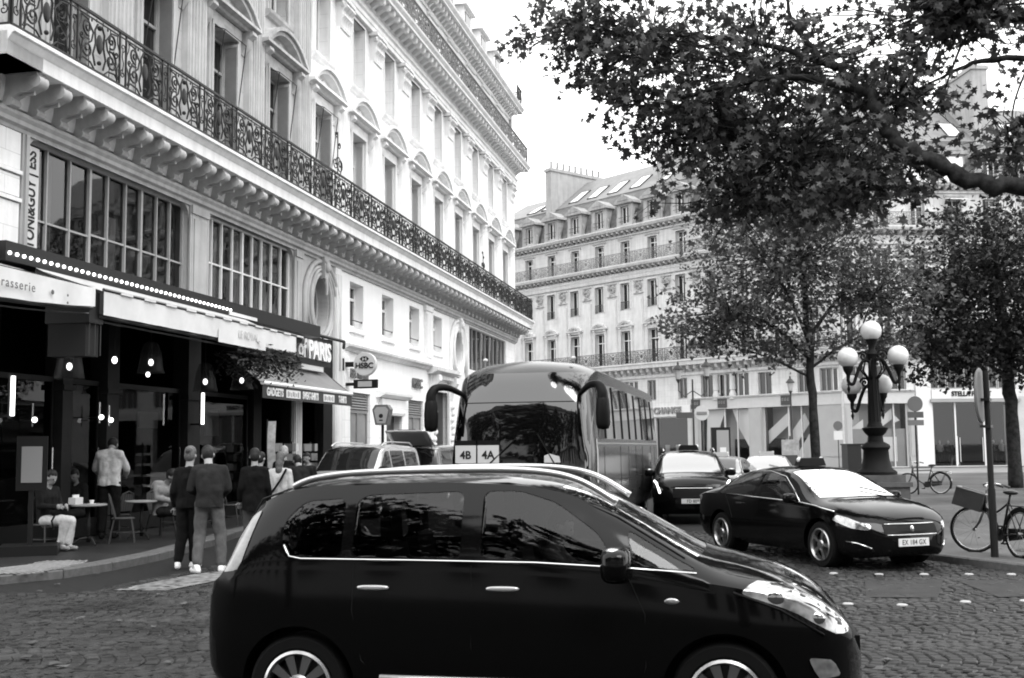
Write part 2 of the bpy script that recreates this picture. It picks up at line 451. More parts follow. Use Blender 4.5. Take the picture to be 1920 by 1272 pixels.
# iron cover set in the right pavement, fallen leaves
MB().lathe([(.3, .124), (.3, .127), (.27, .127), (.26, .126), (.01, .126)], 20, (8.1, 17.9, 0)).build('cast_iron_cover', IRON, pr)
lf = MB()
for i in range(420):
    if rnd.random() < .7: x, y, z = rnd.uniform(6.6, 13), rnd.uniform(15.5, 30), .126
    else: x, y, z = rnd.uniform(-7, 7), rnd.uniform(9, 17), .026
    if z > .1 and x < 7.4: continue
    a = rnd.uniform(0, 6.3); s = rnd.uniform(.03, .075)
    lf.poly([(x + s * math.cos(a + w) * (1 if q % 2 else .55), y + s * math.sin(a + w) * (1 if q % 2 else .55), z + rnd.uniform(0, .02)) for q, w in enumerate([0, .6, 1.3, 2.1, 3.1, 4.0, 4.9, 5.6])])
tag(lf.build('fallen_leaves', leaf_mat('fallen_leaf', .11)), 'dry fallen leaves scattered on the pavement and cobbles', 'fallen leaves', kind='stuff')
# ------------------------------------------------------------------ facade kit (local x along the facade, y into the building, z up)
def wall_open(m, x0, x1, z0, z1, ops, y=0.0, d=0.35):
    xs = sorted({x0, x1} | {min(max(v, x0), x1) for o in ops for v in o[:2]}); zs = sorted({z0, z1} | {min(max(v, z0), z1) for o in ops for v in o[2:4]})
    for i in range(len(xs) - 1):
        for j in range(len(zs) - 1):
            cx, cz = (xs[i] + xs[i + 1]) / 2, (zs[j] + zs[j + 1]) / 2
            if any(o[0] < cx < o[1] and o[2] < cz < o[3] for o in ops): continue
            m.quad((xs[i], y, zs[j]), (xs[i + 1], y, zs[j]), (xs[i + 1], y, zs[j + 1]), (xs[i], y, zs[j + 1]))
    for a, b, c, e in [o[:4] for o in ops]:
        m.quad((a, y, c), (a, y, e), (a, y + d, e), (a, y + d, c)); m.quad((b, y, c), (b, y + d, c), (b, y + d, e), (b, y, e))
        m.quad((a, y, e), (b, y, e), (b, y + d, e), (a, y + d, e)); m.quad((a, y, c), (a, y + d, c), (b, y + d, c), (b, y, c))
    return m
CACHE = {}
def cached(key, fn):
    if key not in CACHE: CACHE[key] = fn()
    return CACHE[key]

def casement(root, cx, z0, w, h, y, tr=None, fm=None, pm=None, fw=.07, name='window'):
    """french window: frame with centre stile and transom, each pane a sub-part"""
    fm = fm or FRAME_W; pm = pm or PANE
    def mk():
        m = MB(); a = w / 2
        m.box(-a, -a + fw, -.04, .06, 0, h); m.box(a - fw, a, -.04, .06, 0, h); m.box(-a + fw, a - fw, -.04, .06, h - fw, h); m.box(-a + fw, a - fw, -.04, .06, 0, fw * 1.6)
        m.box(-fw * .6, fw * .6, -.05, .05, fw * 1.6, (tr or h) - (0 if tr else fw))
        if tr: m.box(-a + fw, a - fw, -.055, .05, tr, tr + fw); m.box(-fw * .4, fw * .4, -.04, .04, tr + fw, h - fw)
        return m.mesh('window', fm)
    f = place(cached(('cas', w, h, tr, fm.name, fw), mk), name, root, (cx, y, z0))
    a = w / 2 - fw
    cells = [(-a, -fw * .5, fw * 1.6, (tr or h - fw)), (fw * .5, a, fw * 1.6, (tr or h - fw))]
    if tr: cells += [(-a, -fw * .3, tr + fw, h - fw), (fw * .3, a, tr + fw, h - fw)]
    for i, (p, q, r, s) in enumerate(cells):
        place(cached(('pane', w, h, tr, i, pm.name), lambda: MB().quad((p, 0, r), (q, 0, r), (q, 0, s), (p, 0, s)).mesh('pane', pm)), 'pane', f, (0, .012, 0))
    return f

def grid_window(root, x0, x1, z0, z1, y, cuts, tz, fm, pm, heavy=(), name='shop_window', bar=.05):
    """large glazed bay: bars at cuts, a transom at tz, each pane its own sub-part"""
    m = MB(); xs = [x0] + list(cuts) + [x1]
    m.box(x0, x1, y - .05, y + .05, z0, z0 + bar); m.box(x0, x1, y - .05, y + .05, z1 - bar, z1)
    for i, c in enumerate(xs):
        b = bar * (1.5 if i in heavy else .8) / 2
        c = min(max(c, x0 + b), x1 - b)
        m.box(c - b, c + b, y - .06, y + .04, z0 + bar, z1 - bar)
    for i in range(len(xs) - 1):
        zt = tz[i % len(tz)] if isinstance(tz, (list, tuple)) else tz
        if zt: m.box(xs[i] + .03, xs[i + 1] - .03, y - .045, y + .035, zt - bar * .4, zt + bar * .4)
    f = m.build(name, fm, root)
    for i in range(len(xs) - 1):
        zt = tz[i % len(tz)] if isinstance(tz, (list, tuple)) else tz
        for a, b in ((z0 + bar, zt), (zt, z1 - bar)) if zt else ((z0 + bar, z1 - bar),):
            e = rnd.gauss(0, .004)
            MB().quad((xs[i], y + e, a), (xs[i + 1], y - e, a), (xs[i + 1], y - e + rnd.gauss(0, .004), b), (xs[i], y + e, b)).build('pane', pm, f)
    return f

def surround(root, cx, z0, w, h, m, t=.2, p=.07, y=0.0):
    def mk():
        b = MB(); a = w / 2
        for q, pp in ((t, p), (t * .45, p + .035)):
            b.box(-a - q, -a, -pp, 0, 0, h); b.box(a, a + q, -pp, 0, 0, h); b.box(-a - q, a + q, -pp, 0, h, h + q)
        return b.mesh('window_surround', m)
    return place(cached(('sur', w, h, m.name, t, p), mk), 'window_surround', root, (cx, y, z0))

def pediment(root, cx, z, m, w=2.95, p=.40, rise=.86):
    """segmental pediment on two brackets"""
    def mk():
        b = MB(); a = w / 2
        b.profx([(0, 0), (-p * .5, 0), (-p * .6, .05), (-p, .08), (-p, .16), (0, .17)], -a, a)
        n = 14; r = (a * a + (rise - .15) ** 2) / (2 * (rise - .15)); ang = math.asin(a / r)
        o = [(r * math.sin(-ang + 2 * ang * i / n), r * math.cos(-ang + 2 * ang * i / n) - r + rise) for i in range(n + 1)]
        def band(t0, t1, pp):
            inn = [(x * (1 - t1 / r), zz - t1 * .98) for x, zz in o]; out = [(x * (1 - t0 / r), zz - t0) for x, zz in o]
            for i in range(n):
                q = [out[i], out[i + 1], (inn[i + 1][0], max(inn[i + 1][1], .16)), (inn[i][0], max(inn[i][1], .16))]
                b.extr(q, lambda s, t: (s[0], t, s[1]), -pp, 0)
        band(0, .10, p); band(.10, .22, p * .78)
        b.poly([(x, -.04, max(zz - .1, .16)) for x, zz in o][::-1])
        # shield and swags in the tympanum
        b.ball((0, -.07, .36), .16, 10, 6, (.9, .5, 1.0)); b.tube([(-.7, -.06, .24), (-.45, -.09, .2), (-.2, -.07, .3)], .05, 6); b.tube([(.7, -.06, .24), (.45, -.09, .2), (.2, -.07, .3)], .05, 6)
        for s in (-1, 1):
            x = s * (a - .35)
            b.extr([(0, 0), (-p * .85, 0), (-p * .9, -.1), (-p * .55, -.2), (-p * .5, -.38), (-p * .25, -.5), (-.03, -.62), (0, -.62)], lambda q, t: (t, q[0], q[1]), x - .13, x + .13)
        b.box(-a + .5, a - .5, -.06, 0, -.32, -.02)
        return b.mesh('pediment', m, 35)
    return place(cached(('ped', m.name, w, p, rise), mk), 'pediment', root, (cx, 0, z))

def console_mesh(h, p, w, m):
    """scrolled bracket: drop h below z=0, projection p"""
    def mk():
        b = MB(); pr = []
        for i in range(9):
            t = i / 8; a = math.pi * (.5 - t * 1.1)
            pr.append((-p + .16 * h - .16 * h * math.cos(a - .1) * 1.0 + (.0), -.26 * h + .26 * h * math.sin(a)))
        prof = [(0, 0), (-p, 0), (-p - .02, -.1 * h), (-p - .05, -.25 * h), (-p, -.45 * h), (-p * .78, -.56 * h), (-p * .5, -.58 * h), (-p * .3, -.68 * h), (-p * .22, -.85 * h), (-p * .12, -h), (0, -h)]
        b.profx(prof, -w / 2, w / 2)
        b.box(-w * .56, w * .56, -p * 1.03, 0, -.07 * h, -.001)
        b.tube([(-w * .56, -p + .02, -.27 * h), (w * .56, -p + .02, -.27 * h)], .2 * h, 10)
        b.tube([(-w * .54, -.14, -.82 * h), (w * .54, -.14, -.82 * h)], .13 * h, 8)
        b.box(-w * .12, w * .12, -p * .86, -.02, -.64 * h, -.3 * h)
        return b.mesh('console', m, 40)
    return cached(('con', h, p, w, m.name), mk)

def modillion_mesh(h, p, w, m, name='modillion'):
    def mk():
        b = MB(); b.profx([(0, 0), (-p, 0), (-p, -.35 * h), (-p * .85, -.55 * h), (-p * .5, -.62 * h), (-p * .2, -h), (0, -h)], -w / 2, w / 2)
        b.tube([(-w * .52, -p + .3 * h, -.42 * h), (w * .52, -p + .3 * h, -.42 * h)], .28 * h, 8)
        return b.mesh(name, m, 40)
    return cached(('mod', h, p, w, m.name), mk)

def capital_mesh(w, h, p, m):
    """corinthian pilaster capital: two tiers of leaves, volutes, abacus"""
    def mk():
        b = MB(); a = w / 2
        b.profx([(0, 0), (-p, 0), (-p - .02, h * .7), (-p - .08, h * .86), (0, h * .86)], -a * .86, a * .86)
        b.box(-a * 1.22, a * 1.22, -p - .2, 0, h * .88, h)
        b.box(-a * .95, a * .95, -p - .05, 0, -.05, 0.0)
        for tier, (n, z, hh, out) in enumerate(((4, .02, h * .4, .07), (3, h * .28, h * .46, .11))):
            for i in range(n):
                x = (-1 + (2 * i + 1) / n) * a * .92; q = a * .92 / n * .92
                out *= 1.35; prof = [(-p, z), (-p - out * .5, z), (-p - out * .7, z + hh * .6), (-p - out * 1.7, z + hh * .85), (-p - out * 1.6, z + hh), (-p - out * .6, z + hh * .97), (-p, z + hh * .7)]; out /= 1.35
                b.profx(prof, x - q, x + q)
        for s in (-1, 1):
            b.tube([(s * a * (1.0 + .05 * math.cos(t)) + s * .075 * (1 - t / 14) * math.cos(t), -p - .14, h * .74 + .085 * (1 - t / 14) * math.sin(t)) for t in [i * .7 for i in range(14)]], .028, 5)
            b.tube([(s * a * .15, -p - .1, h * .66), (s * a * .5, -p - .14, h * .82), (s * a * .9, -p - .14, h * .84)], .03, 5)
        b.ball((0, -p - .18, h * .9), .07, 8, 6)
        return b.mesh('capital', m, 40)
    return cached(('cap', w, h, p, m.name), mk)

def pilaster(root, cx, z0, z1, w, p, m, cap_h=.75):
    def mk():
        b = MB(); a = w / 2
        b.box(-a, a, -p, 0, .42, z1 - z0 - cap_h)
        n = 6
        for i in range(n):
            x = -a + w * (i + .5) / n; q = w / n * .3
            b.profz([(x - q, -p), (x - q * .7, -p - .035), (x + q * .7, -p - .035), (x + q, -p)], .75, z1 - z0 - cap_h - .15)
        b.box(-a * 1.15, a * 1.15, -p - .06, 0, 0, .26); b.box(-a * 1.1, a * 1.1, -p - .05, 0, .26, .33); b.box(-a * 1.05, a * 1.05, -p - .03, 0, .33, .42)
        return b.mesh('pilaster', m)
    o = place(cached(('pil', z1 - z0, w, p, m.name, cap_h), mk), 'pilaster', root, (cx, 0, z0))
    place(capital_mesh(w, cap_h, p, m), 'capital', o, (0, 0, z1 - z0 - cap_h))
    return o

def spiral(cx, cz, r0, turns, a0, hand, n=22):
    return [(cx + r0 * (1 - i / n * .86) * math.cos(a0 + hand * turns * 2 * math.pi * i / n), 0, cz + r0 * (1 - i / n * .86) * math.sin(a0 + hand * turns * 2 * math.pi * i / n)) for i in range(n + 1)]
def railing_mesh(L, H, m, rich=True, seed=0):
    """wrought-iron balcony panel with scrolls, a shield and twin posts"""
    def mk():
        b = MB(); t = .021
        b.box(0, L, -.03, .03, H - .05, H); b.box(0, L, -.02, .02, .03, .06); b.box(0, L, -.015, .015, H - .13, H - .11)
        for x in (.03, .26): b.box(x - .017, x + .017, -.017, .017, 0, H)
        # narrow panel between the posts
        b.tube(spiral(.145, H * .25, .09, 1.2, 1.57, 1), .013, 4); b.tube(spiral(.145, H * .72, .09, 1.2, -1.57, 1), .013, 4); b.tube([(.145, 0, H * .3), (.17, 0, H * .45), (.12, 0, H * .55), (.145, 0, H * .68)], .013, 4)
        x0, x1 = .30, L; c = (x0 + x1) / 2; w = x1 - x0
        for s in (-1, 1):
            f = lambda p, s=s: [(c + s * (q[0]), q[1], q[2]) for q in p]
            b.tube(f(spiral(w * .30, H * .34, w * .15, 1.6, 1.9, -1)), t, 5)
            b.tube(f(spiral(w * .30, H * .70, w * .12, 1.5, -1.9, 1)), t, 5)
            b.tube(f([(w * .46, 0, .06), (w * .42, 0, H * .3), (w * .2, 0, H * .5), (w * .16, 0, H * .66), (w * .3, 0, H * .84), (w * .44, 0, H * .86)]), t * .9, 5)
            b.tube(f([(w * .12, 0, .06), (w * .22, 0, H * .14), (w * .40, 0, H * .16), (w * .46, 0, H * .1)]), t * .9, 5)
            b.tube(f([(w * .05, 0, H * .85), (w * .12, 0, H * .72), (w * .1, 0, H * .5), (w * .16, 0, H * .3), (w * .1, 0, H * .12)]), t, 5)
            b.tube(f(spiral(w * .43, H * .52, w * .06, 1.2, 3, 1, 14)), t * .8, 4)
            for zx, zz in ((.36, .52), (.2, .86), (.42, .30), (.08, .9)):
                b.ball((c + s * w * zx, 0, H * zz), .03, 6, 4, (1, .5, 1.3))
        for s in (-1, 1):
            b.tube([(c + s * w * .25, 0, .06), (c + s * w * .27, 0, H * .9)], .012, 4); b.tube([(c + s * w * (.49 - .04 * math.sin(i)), 0, H * (.1 + .8 * i / 9)) for i in range(10)], .014, 4)
        b.ball((c, 0, H * .52), .11, 10, 8, (.95, .35, 1.75)); b.ball((c, 0, H * .80), .05, 8, 6); b.ball((c, 0, H * .2), .045, 8, 6)
        return b.mesh('railing_panel', m, 60)
    return cached(('rail', round(L, 3), H, m.name), mk)
def railing_run(root, x0, x1, y, z, H, m, L=1.685, rz=0, origin=None):
    n = max(1, round((x1 - x0) / L)); l = (x1 - x0) / n
    for i in range(n):
        place(railing_mesh(l, H, m), 'railing_panel', root, (x0 + l * i, y, z))

def louvre_mesh(w, h, m):
    def mk():
        b = MB(); f = .05
        b.box(0, f, -.02, .02, 0, h); b.box(w - f, w, -.02, .02, 0, h)
        for z in (0, h * .48, h - .08): b.box(f, w - f, -.02, .02, z, z + .08)
        n = int(h / .062)
        for i in range(n):
            z = .05 + i * (h - .1) / n
            b.quad((f, -.018, z), (w - f, -.018, z), (w - f, .014, z + .05), (f, .014, z + .05))
        return b.mesh('shutter', m)
    return cached(('louv', w, h, m.name), mk)
# ------------------------------------------------------------------ building on the left
LB = thing('apartment_building', 'long pale stone apartment building on the left with iron balconies above a row of shops', 'building', (-13.2, 0, 0), math.atan2(.97885, .20456))
U0, U1, B = 20.1, 65.2, 3.37
BAY = [25.47 + B * k for k in range(-1, 12)]
# -- ground floor and entresol, opening list per stretch
gops = [(20.4, 30.9, .13, 5.2), (31.4, 33.35, .13, 4.3), (34.1, 35.95, .13, 4.3), (38.35, 40.35, .13, 3.7), (41.75, 43.7, .13, 3.25), (44.85, 46.9, .13, 3.7), (48.6, 50.8, .13, 4.2), (54.6, 62.8, .13, 4.6)]
eops = [(20.95, 27.1, 5.42, 7.6), (28.05, 33.4, 5.42, 7.6), (38.28, 39.63, 5.85, 7.38), (41.65, 43.0, 5.85, 7.38), (45.02, 46.37, 5.85, 7.38), (48.45, 49.8, 5.85, 7.38), (54.65, 62.85, 5.5, 7.55)]
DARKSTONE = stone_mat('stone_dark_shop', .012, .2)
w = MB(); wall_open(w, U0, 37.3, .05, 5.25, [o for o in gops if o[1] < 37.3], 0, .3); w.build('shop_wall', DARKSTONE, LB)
w = MB(); wall_open(w, 37.3, 47.5, .05, 5.25, [o for o in gops if 37.3 < o[0] < 47.5], 0, .3)
w.build('bank_wall', ASHLAR_W, LB)
w = MB(); wall_open(w, 47.5, U1, .05, 5.25, [o for o in gops if o[0] > 47.5], 0, .3); w.build('wall', STONE, LB)
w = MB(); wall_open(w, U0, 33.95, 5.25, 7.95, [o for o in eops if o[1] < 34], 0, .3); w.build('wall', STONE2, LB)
w = MB(); wall_open(w, 37.3, 51.0, 5.25, 7.95, [o for o in eops if 37 < o[0] < 51], 0, .4); w.build('wall', RENDER_W, LB)
w = MB(); wall_open(w, 53.9, U1, 5.25, 7.95, [o for o in eops if o[0] > 53], 0, .3); w.build('wall', STONE, LB)
# upper wall with both window rows
up = [(c - .675, c + .675, 8.95, 12.45) for c in BAY] + [(c - .6, c + .6, 14.1, 16.45) for c in BAY]
for a, b, m in ((U0, BAY[3] + B / 2, stone_mat('stone_near', .46, .18, .45)), (BAY[3] + B / 2, U1, STONE)):  # greyer near stone; this end's dimmer light is put into the tone
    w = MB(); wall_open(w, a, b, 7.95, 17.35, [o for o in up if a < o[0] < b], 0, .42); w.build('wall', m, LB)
w = MB(); wall_open(w, U0, U1, 17.35, 20.75, [(c - .6, c + .6, 17.95, 20.2) for c in BAY], .18, .4); w.build('wall', STONE, LB)
# end walls and core behind (closes the building)
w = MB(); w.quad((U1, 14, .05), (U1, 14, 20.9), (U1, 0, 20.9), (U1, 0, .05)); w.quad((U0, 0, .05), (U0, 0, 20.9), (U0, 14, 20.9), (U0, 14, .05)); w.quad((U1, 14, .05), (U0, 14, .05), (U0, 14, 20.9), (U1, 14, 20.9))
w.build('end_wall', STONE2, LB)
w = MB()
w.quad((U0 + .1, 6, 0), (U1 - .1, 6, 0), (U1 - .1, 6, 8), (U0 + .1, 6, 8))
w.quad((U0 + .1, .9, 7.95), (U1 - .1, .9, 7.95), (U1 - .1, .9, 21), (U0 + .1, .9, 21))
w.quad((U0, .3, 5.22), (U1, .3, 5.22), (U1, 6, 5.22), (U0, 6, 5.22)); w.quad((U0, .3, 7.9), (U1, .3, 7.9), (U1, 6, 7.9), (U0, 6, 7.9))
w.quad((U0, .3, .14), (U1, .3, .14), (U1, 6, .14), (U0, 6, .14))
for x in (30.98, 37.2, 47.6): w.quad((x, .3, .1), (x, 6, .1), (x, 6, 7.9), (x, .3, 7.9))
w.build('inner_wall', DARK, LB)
# -- string course and mouldings
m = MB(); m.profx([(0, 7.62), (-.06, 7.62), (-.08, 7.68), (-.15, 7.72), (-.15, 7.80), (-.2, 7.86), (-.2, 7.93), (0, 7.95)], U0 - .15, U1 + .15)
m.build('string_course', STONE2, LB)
m = MB(); m.profx([(0, 5.0), (-.08, 5.02), (-.14, 5.1), (-.26, 5.16), (-.28, 5.24), (0, 5.27)], 37.55, 47.45); m.build('bank_cornice', TRIM, LB)
# -- first balcony: consoles, slab, railing
m = MB(); m.profx([(0.1, 8.5), (-.86, 8.5), (-.86, 8.74), (-.88, 8.76), (-.95, 8.86), (-1.0, 8.88), (-1.0, 8.95), (-.9, 9.0), (0.1, 9.02)], U0 - .95, U1 + .95)
m.profx([(0.0, 8.02), (-.1, 8.02), (-.14, 8.2), (-.16, 8.48), (0, 8.5)], U0 - .1, U1 + .1)
m.box(U0 - .95, U0 + .05, -.86, 3, 8.5, 8.9); m.box(U1 - .05, U1 + .95, -.86, 3, 8.5, 8.9)
m.build('balcony_slab', TRIM, LB)
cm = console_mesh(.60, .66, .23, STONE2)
n = int((U1 - U0) / .72)
for i in range(n + 1): place(cm, 'console', LB, (U0 + .12 + i * (U1 - U0 - .24) / n, -.1, 8.5))
railing_run(LB, U0 - .9, U1 + .9, -.88, 9.0, 1.15, IRON)
for x in (U0 - .9, U1 + .88):
    for j in range(2):
        o = place(railing_mesh(1.5, 1.15, IRON), 'railing_panel', LB, (x, -.88 + 1.5 * j, 9.0)); o.rotation_euler = (0, 0, R(90))
# a curled iron finial rises from the railing, two in all
for fx, hh in ((34.75, .95), (53.9, .6)):
    m = MB(); m.tube([(0, 0, 0), (0, 0, hh * 1.35)], .018, 5)
    for q in (spiral(.22, .32 * hh, .26 * hh, 1.5, 3.1, 1), spiral(-.2, .3 * hh, .2 * hh, 1.3, 0, -1), spiral(.14, .95 * hh, .14 * hh, 1.2, 3.1, 1), spiral(-.12, 1.25 * hh, .12 * hh, 1.2, 0, -1), spiral(.0, .3 * hh, .42 * hh, .9, -1.5, 1)): m.tube(q, .017, 5)
    m.build('railing_finial', IRON, LB, 60, loc=(fx, -.88, 10.14))
# -- first and second floor bays
NEAR = stone_mat('stone_near_trim', .46, .18)  # near trim, toned down for the same dimmer light
for k, c in enumerate(BAY):
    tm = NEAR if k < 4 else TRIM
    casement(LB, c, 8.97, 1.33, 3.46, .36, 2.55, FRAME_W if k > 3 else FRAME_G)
    surround(LB, c, 9.0, 1.37, 3.45, tm)
    pediment(LB, c, 12.84, tm)
    casement(LB, c, 14.12, 1.18, 2.31, .34, None)
    surround(LB, c, 14.1, 1.22, 2.35, tm, .16, .05)
    MB().profx([(0, 13.86), (-.08, 13.88), (-.16, 13.98), (-.18, 14.06), (0, 14.1)], c - .85, c + .85).build('window_sill', tm, LB)
    casement(LB, c, 17.97, 1.18, 2.2, .5, 1.6)
    surround(LB, c, 17.95, 1.2, 2.25, TRIM, .15, .05, .18)
    MB().profx([(.18, 20.38), (.06, 20.4), (0, 20.5), (.18, 20.52)], c - .85, c + .85).build('window_hood', TRIM, LB)
    if k < 5:      # louvred shutters folded against the far jamb, the near ones grey
        o = place(louvre_mesh(.46, 3.3, SHUT), 'shutter', LB, (c + .60, -.14, 9.05)); o.rotation_euler = (0, 0, R(84))
    else:
        o = place(louvre_mesh(.34, 3.3, FRAME_W), 'shutter', LB, (c + .62, -.02, 9.05)); o.rotation_euler = (0, 0, R(88))
    if k in (1, 2, 3, 4): MB().tube([(-.64, -.05, 3.4), (-.6, -.34, 3.3), (.62, -.34, 3.3)], .014, 5).tube([(.62, -.34, 3.3), (.66, -.1, 1.5)], .014, 5).tube([(-.6, -.34, 3.3), (-.66, -.1, 1.5)], .014, 5).build('blind_rod', IRON, LB, loc=(c, 0, 9.0))
    # blinds half lowered behind the second-floor glass
    MB().box(c - .5, c + .5, .36, .37, 15.0 if k % 3 else 14.3, 16.4).build('blind', CURT, LB)
for c in [BAY[0] - B / 2] + [c + B / 2 for c in BAY]:
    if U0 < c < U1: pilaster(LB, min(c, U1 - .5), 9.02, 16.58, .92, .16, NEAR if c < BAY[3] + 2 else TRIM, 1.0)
# -- entablature and second balcony
m = MB(); m.profx([(0, 16.58), (-.2, 16.58), (-.2, 16.74), (-.23, 16.76), (-.23, 16.92), (-.3, 16.98), (-.3, 17.02), (-.16, 17.04), (-.16, 17.3), (-.24, 17.36), (0, 17.38)], U0 - .2, U1 + .2)
m.profx([(.2, 17.62), (-.8, 17.62), (-.8, 17.72), (-.9, 17.82), (-.92, 17.9), (.2, 17.92)], U0 - .8, U1 + .8)
m.build('entablature', TRIM, LB)
mm = modillion_mesh(.30, .52, .2, TRIM)
n = int((U1 - U0) / .56)
for i in range(n + 1): place(mm, 'modillion', LB, (U0 + .1 + i * (U1 - U0 - .2) / n, -.2, 17.62))
railing_run(LB, U0 - .7, U1 + .7, -.74, 17.92, 1.05, mat('iron_weathered', .17, .7))
o = place(railing_mesh(1.5, 1.05, IRON_FAR), 'railing_panel', LB, (U1 + .7, -.74, 17.92)); o.rotation_euler = (0, 0, R(90))
# -- top cornice
m = MB(); m.profx([(.3, 20.55), (.1, 20.55), (.08, 20.68), (.3, 20.7)], U0, U1)
m.profx([(.3, 21.0), (-.5, 21.0), (-.5, 21.08), (-.62, 21.2), (-.64, 21.28), (.3, 21.3)], U0 - .6, U1 + .6)
m.build('top_cornice', TRIM, LB)
mm = modillion_mesh(.34, .5, .17, TRIM)
n = int((U1 - U0) / .48)
for i in range(n + 1): place(mm, 'modillion', LB, (U0 + .1 + i * (U1 - U0 - .2) / n, .14, 21.0))
# -- mansard with dormers, roof railing at the corner
m = MB(); m.profx([(.3, 21.25), (1.5, 24.2), (5, 25.6), (14, 25.6), (14, 21.25)], U0, U1 - .3)
rf = m.build('roof', SLATE, LB)
for c in BAY[5:]:
    d = MB(); d.box(c - .85, c + .85, .25, 1.6, 21.3, 23.4); d.profy([(c - 1.05, 23.4), (c + 1.05, 23.4), (c, 24.0)], .05, 1.7)
    dd = d.build('dormer', TRIM, rf)
    MB().box(c - .5, c + .5, .22, .26, 21.6, 23.2).build('dormer_window', PANE, rf)
for u, h in ((50, 27.4), (58.3, 26.8), (63.6, 25.3)):
    s = MB().box(u - .45, u + .45, 2.2, 5.2, 23.5, h).box(u - .55, u + .55, 2.1, 5.3, h - .3, h)
    for j in range(5): s.lathe([(.13, h), (.12, h + .55), (.1, h + .6)], 8, (u, 2.5 + j * .55, 0))
    s.build('chimney', ZINC, rf)
place(railing_mesh(1.4, 1.0, IRON_FAR), 'roof_railing', LB, (U1 - 1.0, -.5, 21.3))
o = place(railing_mesh(1.4, 1.0, IRON_FAR), 'roof_railing', LB, (U1 + .45, -.5, 21.3)); o.rotation_euler = (0, 0, R(90))

# -- entresol: large glazed bays, piers, oculi, small windows
rc = MB()
for a, b in ((20.95, 27.1), (28.05, 33.4)):       # moulded frames with rounded upper corners
    for q, p in ((.16, .05), (.09, .09)):
        rc.box(a - q, a, -p, 0, 5.3, 7.6); rc.box(b, b + q, -p, 0, 5.3, 7.6); rc.box(a - q, b + q, -p, 0, 7.6, 7.6 + q * .0 + .02)
    for s, x in ((1, a), (-1, b)):
        f = [(x, 7.6)] + [(x + s * .3 * (1 - math.cos(t)), 7.6 - .3 * (1 - math.sin(t))) for t in [i * math.pi / 12 for i in range(7)]]
        rc.extr(f, lambda p, t: (p[0], t, p[1]), -.04, .12)
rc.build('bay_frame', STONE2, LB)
grid_window(LB, 20.95, 27.1, 5.42, 7.6, .14, [21.75, 22.5, 23.2, 23.85, 24.55, 25.2, 25.85, 26.45], [6.15, 6.15, 6.15, 6.2, 6.2, 6.2, 6.2, 6.2, 6.2], FRAME_G, GLASS_D, (0, 3, 6, 9))
grid_window(LB, 28.05, 33.4, 5.42, 7.6, .14, [28.55, 29.1, 29.7, 30.3, 30.9, 31.5, 32.15, 32.8], 6.45, FRAME_W, GLASS_D, (0, 4, 9))
grid_window(LB, 54.65, 62.85, 5.5, 7.55, .14, [55.6 + i * .92 for i in range(8)], None, FRAME_G, GLASS_D, ())
# curtains inside the second bay, a column and pale panel inside the first
for x0, x1 in ((29.15, 29.5), (30.5, 30.95), (31.05, 31.3), (32.3, 32.6)):
    MB().grid(lambda u, v: (x0 + (x1 - x0) * u, .5 + .06 * math.sin(u * 18), 5.5 + 2.05 * v), 16, 1).build('curtain', CURT, LB, True)
MB().lathe([(.3, 5.3), (.3, 7.9)], 16, (23.15, 1.3, 0)).build('inner_column', mat('column_grey', .3, .6), LB, True)
MB().box(25.0, 25.5, .9, 1.0, 5.4, 7.0).build('inner_panel', mat('panel_pale', .4, .7), LB)
bn = MB().box(21.03, 21.46, .065, .075, 5.47, 7.5).build('window_banner', mat('banner_white', .6, .6), LB)
text('TONI&GUY | ESS', .36, BLACK_L, bn, loc=(21.24, .06, 6.5), rot=(R(90), R(-90), 0), depth=.002, bold=.01, fit=1.85)
for a, b in ((27.12, 27.98), (33.42, 33.98), (46.95, 48.05), (51.0, 51.0)):
    if b > a: MB().box(a + .05, b - .05, -.10, 0, 5.3, 7.62).box(a + .12, b - .12, -.13, 0, 5.5, 7.3).box(a, b, -.14, 0, 7.42, 7.62).box(a, b, -.14, 0, 5.27, 5.45).build('pier', TRIM if a > 40 else STONE2, LB)
